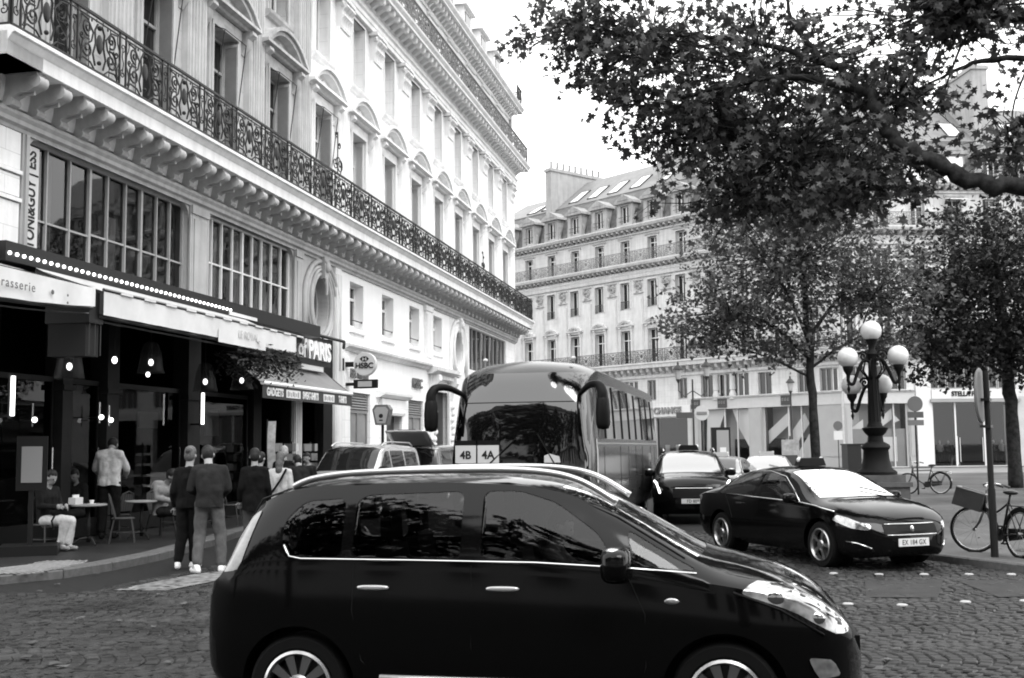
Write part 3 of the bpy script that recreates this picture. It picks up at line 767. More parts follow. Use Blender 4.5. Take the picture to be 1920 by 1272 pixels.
# far left panelled pier
MB().box(20.12, 20.72, -.06, 0, 5.3, 6.3).box(20.12, 20.72, -.06, 0, 6.42, 6.8).box(20.12, 20.72, -.06, 0, 6.92, 7.6).box(20.1, 20.75, -.1, 0, 6.83, 6.9).box(20.1, 20.75, -.1, 0, 6.32, 6.39).build('panelled_pier', STONE, LB)
def oculus(cx, cz, x0, x1, stone, a=.70, b=.86):
    m = MB(); n = 40; z0, z1 = 5.25, 7.95
    ring = [(cx + a * math.cos(2 * math.pi * i / n), cz + b * math.sin(2 * math.pi * i / n)) for i in range(n)]
    def edge(w):
        c, s = math.cos(w), math.sin(w); hw = ((x1 - cx) if c > 0 else (cx - x0)); hh = ((z1 - cz) if s > 0 else (cz - z0))
        t = min(hw / abs(c) if abs(c) > 1e-6 else 1e9, hh / abs(s) if abs(s) > 1e-6 else 1e9); return (cx + c * t, cz + s * t)
    ws = sorted([2 * math.pi * i / n for i in range(n)] + [math.atan2(z - cz, x - cx) % (2 * math.pi) for x in (x0, x1) for z in (z0, z1)])
    for i in range(len(ws)):
        w0, w1 = ws[i], ws[(i + 1) % len(ws)]
        p = lambda w: (cx + a * math.cos(w), cz + b * math.sin(w))
        e0, e1, r0, r1 = edge(w0), edge(w1), p(w0), p(w1)
        m.quad((r1[0], 0, r1[1]), (r0[0], 0, r0[1]), (e0[0], 0, e0[1]), (e1[0], 0, e1[1])); m.quad((r0[0], 0, r0[1]), (r1[0], 0, r1[1]), (r1[0], .45, r1[1]), (r0[0], .45, r0[1]))
    m.build('wall', stone, LB)
    f = MB()
    for e, r, yy in ((.1, .07, -.05), (.24, .06, -.07), (.33, .035, -.03)): f.tube([(cx + (a + e) * math.cos(2 * math.pi * i / n), yy, cz + (b + e) * math.sin(2 * math.pi * i / n)) for i in range(n)], r, 8, True)
    # outer archivolt down to the sill, with keystone mask and hanging garland
    for rr, t in ((1.42, .08), (1.24, .06)):
        f.tube([(cx - rr, -.06, 4.3 if rr > 1.3 else 5.3)] + [(cx + rr * math.cos(math.pi - math.pi * i / 18), -.06, cz + .0 + rr * .95 * math.sin(math.pi * i / 18)) for i in range(19)] + [(cx + rr, -.06, 4.3 if rr > 1.3 else 5.3)], t, 8)
    f.build('oculus_frame', stone, LB, True)
    kz = cz + b
    k = MB(); k.extr([(-.13, -.05), (.13, -.05), (.2, .62), (-.2, .62)], lambda p, t: (cx + p[0], t, kz + p[1]), -.22, 0); k.ball((cx, -.24, kz + .3), .13, 10, 8, (1, .8, 1.3)); k.ball((cx - .1, -.2, kz + .48), .08, 8, 6); k.ball((cx + .1, -.2, kz + .48), .08, 8, 6)
    k.tube([(cx - .05, -.2, kz), (cx, -.22, kz - .3), (cx + .03, -.2, kz - .55)], .05, 6); k.build('keystone', stone, LB, 50)
    w = MB(); w.tube([(cx + (a - .03) * math.cos(2 * math.pi * i / n), .38, cz + (b - .03) * math.sin(2 * math.pi * i / n)) for i in range(n)], .05, 6, True); w.box(cx - .03, cx + .03, .35, .4, cz - b, cz + b); w.box(cx - a, cx + a, .36, .39, cz - .42, cz - .38)
    wf = w.build('oculus_window', FRAME_G, LB)
    MB().poly([(x, .41, z) for x, z in ring]).build('pane', PANE, wf)
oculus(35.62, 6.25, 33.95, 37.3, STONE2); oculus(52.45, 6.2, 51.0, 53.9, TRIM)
for a in (38.28, 41.65, 45.02, 48.45):
    casement(LB, a + .675, 5.86, 1.33, 1.51, .34, .98, FRAME_W, fw=.09)
    MB().profx([(.02, 5.68), (-.1, 5.68), (-.12, 5.82), (.02, 5.86)], a - .08, a + 1.43).build('window_sill', RENDER_W, LB)
    MB().tube([(a, .05, 6.12), (a + 1.35, .05, 6.12)], .018, 6).ball((a + 1.3, .05, 6.12), .035, 6, 4).build('safety_bar', IRON_FAR, LB)
# fluted flat pilasters beside the bank and between the shops
for x, w_, z1 in ((33.7, .5, 5.2), (37.0, .55, 7.6), (37.72, .5, 5.0)):
    m = MB(); m.box(x - w_ / 2, x + w_ / 2, -.09, 0, .14, z1)
    for i in range(4): q = x - w_ / 2 + w_ * (i + .5) / 4; m.box(q - w_ * .07, q + w_ * .07, -.13, -.09, .6, z1 - .2)
    m.build('flat_pilaster', ASHLAR_W if x > 37.5 else TRIM, LB)
# -- bank front: louvred vents, windows, doorway, lettering
for a, b in ((38.35, 40.35), (44.85, 46.9)):
    v = MB()
    for i in range(6): z = 3.16 + i * .09; v.quad((a, .06, z), (b, .06, z), (b, .14, z + .07), (a, .14, z + .07))
    v.box(a, b, .16, .18, 3.1, 3.7); v.build('vent_grille', mat('vent_metal', .3, .4), LB)
    sw = MB().box(a, b, .1, .2, 3.02, 3.12).box(a, a + .08, .1, .2, .2, 3.02).box(b - .08, b, .1, .2, .2, 3.02).box((a + b) / 2 - .05, (a + b) / 2 + .05, .1, .2, .2, 3.02).build('bank_window', mat('bank_frame', .2, .4), LB)
    for p, q in ((a + .08, (a + b) / 2 - .05), ((a + b) / 2 + .05, b - .08)): MB().quad((p, .15, .2), (q, .15, .2), (q, .15, 3.02), (p, .15, 3.02)).build('pane', mat('frosted_glass', .22, .3, .2, 1.5), sw)
dr = MB(); dr.profx([(0, 3.62), (-.15, 3.64), (-.32, 3.74), (-.34, 3.84), (0, 3.88)], 41.0, 44.45); dr.box(41.35, 41.8, -.12, 0, .14, 3.6); dr.box(43.65, 44.1, -.12, 0, .14, 3.6); dr.box(41.8, 43.65, -.12, 0, 3.1, 3.6)
dr.profx([(0, 3.0), (-.2, 3.02), (-.24, 3.12), (0, 3.16)], 41.7, 43.75)
dr.build('doorway', ASHLAR_W, LB)
MB().box(41.8, 43.65, .2, .25, .14, 3.1).build('door', mat('door_dark', .03, .3), LB)
text('HSBC', .52, mat('letter_grey', .12, .4), LB, loc=(45.9, -.06, 4.35), depth=.04, bold=.01)
text('HSBC Premier', .42, mat('letter_grey', .12), LB, loc=(39.0, -.06, 4.3), depth=.03, bold=.008, sx=.8)
# carriage entrance: consoles, garlanded pilasters and hood
m = MB(); m.profx([(0, 4.85), (-.2, 4.88), (-.45, 5.0), (-.48, 5.15), (0, 5.2)], 47.5, 51.1)
for x in (48.1, 50.95):
    m.box(x - .35, x + .3, -.1, 0, .14, 4.85); m.extr([(0, 4.85), (-.4, 4.85), (-.42, 4.6), (-.2, 4.3), (-.12, 3.9), (0, 3.85)], lambda p, t: (t, p[0], p[1]), x - .22, x + .18)
    for i in range(7): m.ball((x + .1 * math.sin(i * 2.1), -.14, 3.6 - i * .28), .13, 7, 5)
for i in range(9): m.box(48.5 + i * .25, 48.62 + i * .25, -.3, 0, 4.7, 4.84)
m.build('entrance_surround', TRIM, LB, 40)
MB().box(48.6, 50.8, .25, .3, .14, 4.2).build('entrance_door', mat('door_dark', .03), LB)
sf = MB().box(54.6, 62.8, .1, .2, 3.8, 4.6).build('shop_fascia', mat('fascia_grey', .25, .5), LB)
for i in range(4): MB().quad((54.65 + i * 2.05, .18, .2), (56.6 + i * 2.05, .18, .2), (56.6 + i * 2.05, .18, 3.8), (54.65 + i * 2.05, .18, 3.8)).build('shop_pane', PANE, LB)
# ------------------------------------------------------------------ buildings across the square
LIME = TRIM_FAR
def far_wing(root, x0, x1, cs, ground, ent, sk=True, yb=0.0):
    ops = [(c - .6, c + .6, 9.0, 12.0) for c in cs] + [(c - .55, c + .55, 13.9, 16.3) for c in cs]
    w = MB(); wall_open(w, x0, x1, 7.95, 17.3, ops, 0, .4); w.build('wall', STONE_FAR, root)
    w = MB(); wall_open(w, x0, x1, 17.3, 20.8, [(c - .55, c + .55, 17.95, 20.1) for c in cs], .15, .4); w.build('wall', STONE_FAR, root)
    w = MB(); wall_open(w, x0, x1, .05, 5.2, ground, 0, .5); w.build('shop_wall', mat('shop_plaster', .42, .8, .08, 1.0), root)
    w = MB(); wall_open(w, x0, x1, 5.2, 7.95, ent, 0, .35); w.build('wall', STONE_FAR, root)
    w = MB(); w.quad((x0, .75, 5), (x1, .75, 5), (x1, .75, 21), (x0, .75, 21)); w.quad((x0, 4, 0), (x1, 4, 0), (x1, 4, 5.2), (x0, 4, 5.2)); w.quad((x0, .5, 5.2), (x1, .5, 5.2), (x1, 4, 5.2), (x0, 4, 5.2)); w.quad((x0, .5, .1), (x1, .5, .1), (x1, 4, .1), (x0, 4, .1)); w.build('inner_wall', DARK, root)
    for x, s in ((x0, 1), (x1, -1)):
        MB().quad((x, 0, 0), (x, 14, 0), (x, 14, 21), (x, 0, 21)).build('end_wall', STONE_FAR, root)
    # string courses, balconies, cornices
    m = MB(); m.profx([(0, 7.62), (-.15, 7.7), (-.2, 7.9), (0, 7.95)], x0, x1); m.profx([(0, 8.5), (-.85, 8.5), (-.88, 8.75), (-.98, 8.85), (-.98, 8.95), (0, 9.0)], x0, x1); m.build('balcony_slab', LIME, root)
    m = MB(); m.profx([(0, 16.6), (-.15, 16.6), (-.2, 16.9), (-.25, 17.0), (-.12, 17.02), (-.12, 17.25), (0, 17.3)], x0, x1); m.profx([(.2, 17.6), (-.7, 17.6), (-.8, 17.8), (-.8, 17.9), (.2, 17.95)], x0, x1); m.build('entablature', LIME, root)
    m = MB(); m.profx([(.2, 20.5), (0, 20.52), (0, 20.66), (.2, 20.7)], x0, x1); m.profx([(.3, 21.0), (-.55, 21.0), (-.7, 21.2), (-.7, 21.3), (.3, 21.32)], x0, x1); m.build('top_cornice', LIME, root)
    for step, z, h, p, w_, nm in ((.75, 8.5, .5, .6, .26, 'console'), (.62, 17.6, .3, .5, .22, 'modillion'), (.62, 21.0, .3, .5, .22, 'modillion')):
        me = modillion_mesh(h, p, w_, LIME, nm); n = int((x1 - x0) / step)
        for i in range(n): place(me, nm, root, (x0 + (i + .5) * (x1 - x0) / n, 0 if z < 20 else .1, z))
    railing_run(root, x0, x1, -.84, 8.98, 1.1, IRON_FAR, 1.7); railing_run(root, x0, x1, -.66, 17.94, 1.0, mat('iron_pale', .16, .6), 1.7)
    for i, c in enumerate(cs):
        casement(root, c, 9.02, 1.18, 2.96, .34, 2.1); pediment(root, c, 12.35, LIME, 2.1, .26, .6); surround(root, c, 9.0, 1.2, 3.0, LIME, .2, .06)
        casement(root, c, 13.92, 1.08, 2.36, .34); surround(root, c, 13.9, 1.1, 2.4, LIME, .16, .05)
        if i % 2: MB().box(c - .42, c + .0, .38, .4, 14.0, 16.2).build('curtain', CURT, root)
        place(cached(('guard',), lambda: MB().box(-.55, .55, -.03, .0, .7, .75).add(railing_mb(1.1, .7)).mesh('window_guard', IRON_FAR)), 'window_guard', root, (c, -.02, 13.9))
        casement(root, c, 17.97, 1.08, 2.1, .48, 1.55); surround(root, c, 17.95, 1.1, 2.15, LIME, .14, .05, .15)
        MB().profx([(.15, 20.22), (.0, 20.25), (-.08, 20.35), (.15, 20.38)], c - .8, c + .8).build('window_hood', LIME, root)
    for a, b in zip(cs, cs[1:]):
        c = (a + b) / 2
        def mk():
            m = MB(); m.box(-.55, .55, -.08, 0, 0, 5.9); m.box(-.42, .42, -.12, 0, .3, 5.6); return m.mesh('flat_pilaster', LIME)
        place(cached(('fpil', LIME.name), mk), 'flat_pilaster', root, (c, 0, 9.0))
        def mr():
            m = MB(); r = random.Random(3); m.box(-.58, .58, -.13, 0, 0, .06); m.box(-.58, .58, -.13, 0, 1.12, 1.2)
            for i in range(16): m.ball((r.uniform(-.45, .45), -.12, r.uniform(.15, 1.05)), r.uniform(.07, .14), 6, 4, (1, .6, 1))
            for s in (-1, 1): m.tube([(p[0], -.16, p[2]) for p in spiral(s * .3, .75, .2, 1.3, 0, s, 12)], .04, 5)
            return m.mesh('relief_panel', stone_mat('stone_relief', .36, .15), 40)
        place(cached(('relief',), mr), 'relief_panel', root, (c, 0, 15.2))
def railing_mb(w, h):
    m = MB(); n = int(w / .1)
    for i in range(n + 1): x = -w / 2 + w * i / n; m.box(x - .01, x + .01, -.03, -.01, 0, h)
    return m
def mansard(root, x0, x1, cs, z0=21.3, ridge=28.0, lights=()):
    m = MB(); m.profx([(.35, z0), (.9, z0 + 2.0), (1.5, z0 + 3.1), (2.2, z0 + 3.7), (2.2, z0)], x0, x1); rf = m.build('roof', SLATE, root, 30)
    m = MB(); m.profx([(2.2, z0 + 3.7), (2.16, z0 + 3.82), (6.6, ridge + .5), (14, z0 + 3.7), (14, z0)], x0, x1); zn = m.build('roof_slope', ZINC, root)
    for c in cs:
        d = MB(); d.box(c - .95, c - .5, .1, 1.6, z0, z0 + 2.2); d.box(c + .5, c + .95, .1, 1.6, z0, z0 + 2.2); d.box(c - .5, c + .5, .1, 1.6, z0 + 2.0, z0 + 2.2); d.box(c - .5, c + .5, .1, 1.6, z0, z0 + .35)
        d.profy([(c - 1.2, z0 + 2.2), (c + 1.2, z0 + 2.2), (c + 1.15, z0 + 2.42), (c, z0 + 3.05), (c - 1.15, z0 + 2.42)], -.15, 1.8)
        d.profy([(c - .6, z0 + 2.46), (c + .6, z0 + 2.46), (c, z0 + 2.84)], -.19, -.15)
        for s in (-1, 1): d.extr([(0, 0), (.18, 0), (.1, .4), (.12, 1.0), (.0, 1.3)], lambda p, t: (c + s * (.95 + p[0] * 1.4), t, z0 + p[1]), .2, .4)
        dm = d.build('dormer', stone_mat('stone_dormer', .32, .2), rf); casement(rf, c, z0 + .36, .98, 1.62, .4, None, FRAME_W, name='dormer_window')
        MB().box(c - .7, c + .7, .02, .04, z0 + .95, z0 + .99).box(c - .7, c + .7, .02, .04, z0 + .6, z0 + .63).build('dormer_bar', IRON_FAR, rf)
    sl = (ridge + .5 - z0 - 3.82) / 4.44
    for c in lights:
        q = lambda a, t, e: (c + a, 2.2 + t, z0 + 3.85 + t * sl + e)
        MB().quad(q(-.6, .5, .1), q(.6, .5, .1), q(.6, 2.2, .1), q(-.6, 2.2, .1)).build('skylight', mat('skylight_glass', .7, .15), zn)
        MB().tube([q(-.62, .45, .06), q(.62, .45, .06), q(.62, 2.25, .06), q(-.62, 2.25, .06)], .07, 4, True).build('skylight_frame', IRON_FAR, zn)
    return rf
def stack(rf, x0, x1, y0, y1, z0, z1, pots=7, along='y'):
    s = MB().box(x0, x1, y0, y1, z0, z1).box(x0 - .12, x1 + .12, y0 - .12, y1 + .12, z1 - .35, z1 - .1)
    c = s.build('chimney', stone_mat('chimney_render', .34, .12), rf)
    for i in range(pots):
        t = (i + .5) / pots; x, y = ((x0 + x1) / 2, y0 + (y1 - y0) * t) if along == 'y' else (x0 + (x1 - x0) * t, (y0 + y1) / 2)
        MB().lathe([(.12, 0), (.1, .6), (.12, .62), (.09, .75)], 8, (x, y, z1)).build('chimney_pot', mat('terracotta_grey', .2, .8), c)

BA = thing('apartment_building', 'grand stone apartment building across the square with slate mansard, dormers and skylights', 'building', (13.58, 96.45, 0), R(-49.5))
csA = [-18.3 + 3.25 * k for k in range(-1, 11)]
gA = [(-7.5, -3.0, .13, 3.9), (-2.0, 1.55, .13, 4.2), (2.9, 7.9, .13, 4.75), (9.3, 13.9, .13, 4.75)]
eA = [(-6.5, -4.0, 5.7, 7.5), (-2.9, -1.9, 5.7, 7.5), (.6, 1.6, 5.7, 7.5), (3.1, 8.0, 5.5, 7.6), (8.9, 10.2, 5.7, 7.5), (12.6, 13.6, 5.7, 7.5), (14.6, 16.6, 5.7, 7.5)]
far_wing(BA, -26, 16.8, csA, gA, eA)
rA = mansard(BA, -17.0, 16.8, csA[2:], lights=[-14.6, -12.0, -9.3, -6.4, -3.0, .9])
rA2 = mansard(BA, -26, -17.3, csA[:2], ridge=27.2, lights=[-20.8, -18.6])
stack(rA, -17.4, -16.6, 1.6, 9.0, 22, 29.3, 9); stack(rA, -3.9, -3.2, 3.0, 9.0, 24, 28.6, 6); stack(rA, 4.8, 5.5, 2.0, 9.0, 24, 30.5, 6)
MB().tube([(-9, 7.5, 27.5), (-9, 7.5, 31)], .04, 5).tube([(-9.5, 7.5, 30.6), (-8.5, 7.5, 30.6)], .03, 5).build('roof_aerial', IRON_FAR, rA)
for a, b, c, e in eA:
    n = max(1, round((b - a) / 1.25)); w_ = (b - a) / n
    for i in range(n): casement(BA, a + w_ * (i + .5), c, w_ - .06, e - c, .2, None, FRAME_W if i % 2 else FRAME_G)
for x in (4.7, 6.4): MB().lathe([(.3, 5.52), (.22, 5.6), (.3, 5.9), (.17, 6.25), (.25, 6.3), (.24, 7.5), (.3, 7.58)], 12, (x, -.02, 0)).build('half_column', LIME, BA, 40)
BB = thing('apartment_building', 'stone corner building behind the street lamp with a clothing boutique on its ground floor', 'building', (24.15, 83.4, 0), R(5))
csB = [.6 + 2.9 * k for k in range(0, 12)]
gB = [(.6, 4.9, .13, 4.75), (6.75, 13.3, .13, 5.05), (15, 20, .13, 4.6), (22, 28, .13, 4.6)]
eB = [(.5, 1.8, 5.7, 7.5), (2.6, 4.9, 5.7, 7.5), (6.75, 13.3, 5.75, 7.6), (15, 20, 5.6, 7.5), (22, 28, 5.6, 7.5)]
far_wing(BB, 0.1, 34, csB, gB, eB)
rB = mansard(BB, 0.1, 34, csB, lights=[4, 11, 16], ridge=28.5)
stack(rB, 12.2, 13.4, 2, 8, 24, 31.2, 6); stack(rB, 24, 25, 2, 8, 24, 30, 6)
for a, b, c, e in eB:
    n = max(1, round((b - a) / 1.4)); w_ = (b - a) / n
    for i in range(n): casement(BB, a + w_ * (i + .5), c, w_ - .06, e - c, .2, None, FRAME_G)
# white outer blinds on two dormers, awning over an attic window
for c in (csB[2], csB[3]): MB().box(c - .75, c + .75, -.02, .05, 21.5, 23.3).build('window_blind', mat('blind_white', .75, .7), rB)
MB().quad((csB[3] - .8, -.1, 20.1), (csB[3] + .8, -.1, 20.1), (csB[3] + .8, -.75, 19.9), (csB[3] - .8, -.75, 19.9)).build('window_awning', CURT, BB)
# -- shop fronts of the square
SHOPG = mat('shopfront_grey', .33, .6, .05, 1.0); SHOPW = mat('shopfront_white', .6, .6)
DRAPE = mat('window_drape_white', .78, .8)
for root, x0, x1 in ((BA, 2.3, 16.8), (BB, .1, 5.4)):
    MB().box(x0, x1, -.12, 0, 4.75, 5.6).build('shop_fascia', mat('fascia_pale', .45, .6, .05), root)
    MB().profx([(0, 5.6), (-.2, 5.6), (-.3, 5.72), (0, 5.78)], x0, x1).build('fascia_cornice', LIME, root)
for root, a, b in ((BA, 8.0, 9.25), (BA, 13.95, 16.75), (BA, 2.0, 2.85), (BB, .12, .58), (BB, 4.95, 5.5)):
    MB().box(a, b, -.08, 0, .13, 4.75).box(a + .1, b - .1, -.12, 0, .9, 4.5).box(a, b, -.14, 0, .13, .8).build('shop_pillar', SHOPG, root)
MB().box(5.55, 6.7, -.12, 0, .13, 8.0).build('shop_pillar', SHOPW, BB)
for root, a, b in ((BA, 2.9, 7.9), (BA, 9.3, 13.9), (BB, .6, 4.9)):
    f = MB().box(a, a + .1, .1, .2, .13, 4.75).box(b - .1, b, .1, .2, .13, 4.75).box((a + b) / 2 - .05, (a + b) / 2 + .1, .1, .2, .13, 4.75).box(a + (b - a) * .75, a + (b - a) * .75 + .1, .1, .2, .13, 4.75).build('display_window', mat('display_frame', .45, .5), root)
    MB().quad((a, .16, .13), (b, .16, .13), (b, .16, 4.75), (a, .16, 4.75)).build('pane', glass_mat('display_glass', .85, .02, 1.25), f)
for root, a, b in ((BA, 2.95, 7.85), (BA, 9.35, 13.85), (BB, .65, 4.85)): MB().box(a, b, 1.2, 1.25, 2.3, 4.75).box(a + 1.2, a + 2.6, 1.1, 1.15, .2, 2.3).build('display_backing', mat('backing_grey', .3, .8), root)
# white diagonal drapes hung in the display windows
def drape(root, pts, y=.5): MB().extr(pts, lambda p, t: (p[0], t, p[1]), y, y + .06).build('window_drape', DRAPE, root)
drape(BA, [(3.3, 4.7), (5.2, 4.7), (4.6, 3.4), (3.6, .6), (3.1, .6), (3.2, 3.0)]); drape(BA, [(5.9, 4.7), (7.8, 4.7), (7.8, 1.2), (6.5, 3.2)])
drape(BA, [(9.4, 1.9), (11.3, 3.3), (11.3, 4.3), (9.4, 2.9)]); drape(BA, [(11.6, .5), (13.7, 3.3), (13.8, .5)]); drape(BA, [(11.5, 1.2), (13.2, 3.4), (12.8, 4.2), (11.4, 2.6)])
drape(BB, [(.7, 2.9), (1.7, 3.6), (1.7, 2.9)]); drape(BB, [(2.0, 2.9), (3.9, 4.4), (3.9, 3.6), (2.9, 2.9)]); drape(BB, [(4.0, 4.0), (4.5, 3.5), (4.0, 3.3)])
MB().box(.6, 4.9, .3, .36, .13, 2.9).build('display_board', SHOPG, BB)
MB().box(2.9, 4.1, .24, .29, .5, 2.3).build('poster', mat('poster_white', .7, .6), BB)
for root, x in ((BA, 2.6), (BA, 5.4), (BA, 11.6), (BB, 2.75)):       # square black plaques on the fascia
    pq = MB().box(x - .45, x + .45, -.2, -.12, 4.85, 5.65).build('fascia_plaque', mat('plaque_dark', .06, .5), root)
    m = MB()
    for i in range(3): m.tube([(p[0], -.21, p[2]) for p in spiral(x - .25 + .25 * i, 5.25, .13, 1.0, 1, 1, 10)], .02, 4)
    m.build('plaque_ornament', mat('plaque_pale', .3, .5), pq)
# exchange bureau
MB().box(-3.0, 2.0, -.15, 0, 4.3, 5.2).build('shop_fascia', SHOPW, BA)
text('CHANGE', .75, mat('letter_mid', .2, .5), BA, loc=(-.5, -.2, 4.78), depth=.06, bold=.03)
MB().quad((-2, .2, .13), (1.55, .2, .13), (1.55, .2, 4.2), (-2, .2, 4.2)).build('shop_pane', glass_mat('boutique_glass', .6), BA)
for x in (-1.0, .2): MB().box(x - .25, x + .25, .3, .33, 1.0, 1.9).build('notice', mat('poster_white', .7), BA)
# boutique
MB().box(6.72, 13.35, -.18, 0, 5.05, 5.75).build('shop_fascia', SHOPW, BB)
MB().profx([(0, 4.78), (-.3, 4.8), (-.34, 5.02), (0, 5.04)], 6.6, 13.5).build('shop_awning_box', SHOPG, BB)
text('STELLA FOREST', .5, BLACK_L, BB, loc=(9.75, -.22, 5.4), depth=.03, bold=.012, fit=3.05)
f = MB()
for x in (6.8, 8.55, 10.75, 13.2): f.box(x - .06, x + .06, .05, .15, .13, 4.8)
f.box(8.62, 8.66, .05, .08, .2, 2.3).box(8.8, 8.84, .02, .05, .4, 2.2).box(10.55, 10.59, .02, .05, .4, 2.2)
f = f.build('shopfront_frame', SHOPW, BB)
for a, b in ((6.86, 8.49), (8.61, 10.69), (10.81, 13.14)): MB().quad((a, .1, .2), (b, .1, .2), (b, .1, 4.8), (a, .1, 4.8)).build('pane', glass_mat('boutique_glass', .6, .02, 1.18), f)
MB().box(12.6, 13.3, .6, .7, .13, 4.6).build('display_panel', SHOPW, BB)
for i, (x, c) in enumerate(((7.05, .1), (7.6, .45), (8.25, .05), (11.2, .12), (11.75, .06), (12.4, .5))):
    mq = thing('mannequin', ['slim bald shop mannequin at the left edge of the boutique window', 'shop mannequin in a pale jacket in the boutique window', 'dark-clothed shop mannequin beside the boutique door', 'shop mannequin right of the boutique door', 'dark mannequin between two others in the right boutique window', 'mannequin in a pale blouse in the right boutique window'][i], 'mannequin', BB.matrix_basis @ Vector((x, .75, .3)), R(5), 'mannequins in the boutique')
    MB().lathe([(.02, 1.45), (.06, 1.47), (.075, 1.56), (.07, 1.64), (.03, 1.7)], 10, cap=False).build('head', mat('mannequin_pale', .5, .4), mq, True)
    MB().lathe([(.05, 1.45), (.19, 1.36), (.17, 1.15), (.14, .98), (.18, .85)], 12).tube([(-.19, 0, 1.36), (-.25, .0, 1.1), (-.16, -.12, .95)], .045, 6).tube([(.19, 0, 1.36), (.25, .0, 1.1), (.16, -.12, .95)], .045, 6).build('torso', mat('garment_%d' % i, c, .8), mq, True)
    MB().lathe([(.18, .85), (.2, .6), (.15, .1), (.13, 0)], 12).build('skirt', mat('garment_dark', .02, .8), mq, True)
# plain building behind the photographer (gives the windows and bodywork something to mirror)
BC = thing('apartment_building', 'stone apartment row on the near side of the square behind the photographer', 'building', (62, -27, 0), R(178))
w = MB(); ops = [(x, x + 1.3, z, z + 2.4) for x in [2 + 3.3 * i for i in range(36)] for z in (1, 5.6, 9.3, 13.6, 17.9)]
wall_open(w, 0, 122, 0, 21, ops, 0, .3); w.build('wall', STONE_FAR, BC)
MB().quad((0, .28, 0), (122, .28, 0), (122, .28, 21), (0, .28, 21)).build('window_glazing', PANE, BC)
MB().profx([(-.6, 21), (-.7, 21.3), (.4, 21.4), (1.6, 24.5), (8, 27), (14, 21)], 0, 122).build('roof', SLATE, BC)
MB().profx([(0, 8.5), (-.9, 8.5), (-.95, 8.9), (0, 8.95)], 0, 122).build('balcony_slab', LIME, BC)
# ------------------------------------------------------------------ awnings, signs and terrace along the left building
LBM = LB.matrix_basis.copy()
bpy.context.view_layer.update()
LBM = LB.matrix_world.copy(); LBZ = LB.rotation_euler.z
def lb(u, off, z=0.0): return LBM @ Vector((u, -off, z))
def lthing(name, label, cat, u, off, z, group=None, rz=0.0): return thing(name, label, cat, lb(u, off, z), LBZ + rz, group)
CANVAS = mat('canvas_white', .66, .9, .1, 1.2, .1, 60); CANVAS_D = mat('canvas_dark', .05, .9, .15, 3)
GLOW = mat('bulb_glow', .5, emit=1.3); TUBEGLOW = mat('tube_glow', .9, emit=2.0); WARM = mat('bulb_soft', .9, emit=1.8)
# big restaurant awning (local x along facade, y into building, origin on the pavement under its left end)
AW = lthing('awning', 'long white restaurant awning with a black fascia lined with bulbs', 'awning', 19.9, 0, 0)
fa = MB().box(-.8, 13.2, -1.0, -.02, 4.97, 5.30).build('fascia', BLACK, AW)
for i in range(44): MB().ball((-.72 + i * .19, -1.015, 5.10), .034, 8, 6).build('bulb', GLOW, fa, True)
MB().box(7.4, 8.9, -1.03, -1.0, 4.98, 5.06).build('fascia_strip', CANVAS, AW)
def canopy(x0, x1, y0, z0, y1, z1, n=24, sag=.05):
    return MB().grid(lambda u, v: (x0 + (x1 - x0) * u, y0 + (y1 - y0) * v, z0 + (z1 - z0) * v - sag * math.sin(math.pi * v)), n, 6)
canopy(0, 8.3, -.98, 4.97, -2.3, 4.50).build('canvas_top', mat('canvas_grey', .42, .9, .15, 1.5), AW, True)
vl = MB().grid(lambda u, v: (8.3 * u, -2.31 - .012 * math.sin(u * 60) * v, 4.50 - (.40 - .02 * u) * v), 60, 3).build('valance', CANVAS, AW, True)
MB().grid(lambda u, v: (4.2 + 2.3 * u, -2.325 - .01 * math.sin(u * 20) * v, 4.3 - .28 * v), 12, 2).build('valance_flap', CANVAS, AW, True)
MB().tube([(0, -2.25, 4.07), (8.3, -2.25, 4.08)], .03, 8).tube([(0, -2.2, 4.0), (8.3, -2.2, 4.0)], .018, 6).build('front_bar', mat('bar_dark', .03, .35), AW)
for i in range(11): MB().box(.5 + i * .78, .88 + i * .78, -2.34, -2.29, 4.505, 4.545).build('canvas_clip', CANVAS, AW)
MB().tube([(0, -2.3, 4.53), (8.3, -2.3, 4.53)], .03, 6).build('hem_rail', mat('bar_dark', .03), AW)
text('LE ROYAL', .24, mat('valance_letters', .5, .9), vl, loc=(5.6, -2.34, 4.26), depth=.002, sx=.95)
for x in (.02, 8.28): MB().poly([(x, -.98, 4.95), (x, -2.3, 4.5), (x, -2.3, 4.1), (x, -.98, 4.5)]).build('side_cheek', CANVAS_D, AW)
# corner awning nearer the camera
A2 = lthing('awning', 'white corner awning lettered brasserie at the left edge', 'awning', 16.2, 0, 0)
canopy(0, 3.35, -.6, 5.02, -2.36, 4.52).build('canvas_top', mat('canvas_grey', .42), A2, True)
v2 = MB().grid(lambda u, v: (3.35 * u, -2.37 - .02 * math.sin(u * 22) * v, 4.50 - (.46 - .16 * u * u) * v), 30, 4).build('valance', CANVAS, A2, True)
MB().tube([(3.35 * i / 10, -2.3, 4.02 + .16 * (i / 10) ** 2) for i in range(11)], .035, 8).tube([(3.35 * i / 10, -2.25, 3.93 + .16 * (i / 10) ** 2) for i in range(11)], .014, 6).build('front_bar', mat('bar_dark', .03), A2)
text('brasserie', .2, mat('letters_soft', .12, .9), v2, loc=(1.2, -2.42, 4.27), depth=.002, sp=1.25)
text('\u2022', .3, mat('letters_soft', .12), v2, loc=(2.1, -2.42, 4.26), depth=.002); text(':', .34, mat('letters_soft', .12), v2, loc=(2.5, -2.42, 4.24), depth=.002)
MB().box(-.6, 3.4, -.6, -.02, 4.98, 5.28).build('fascia', BLACK, A2)
sp = lthing('blind_cassette', 'dark slatted side blind hanging between the two white restaurant awnings', 'blind', 19.62, 2.1, 0)
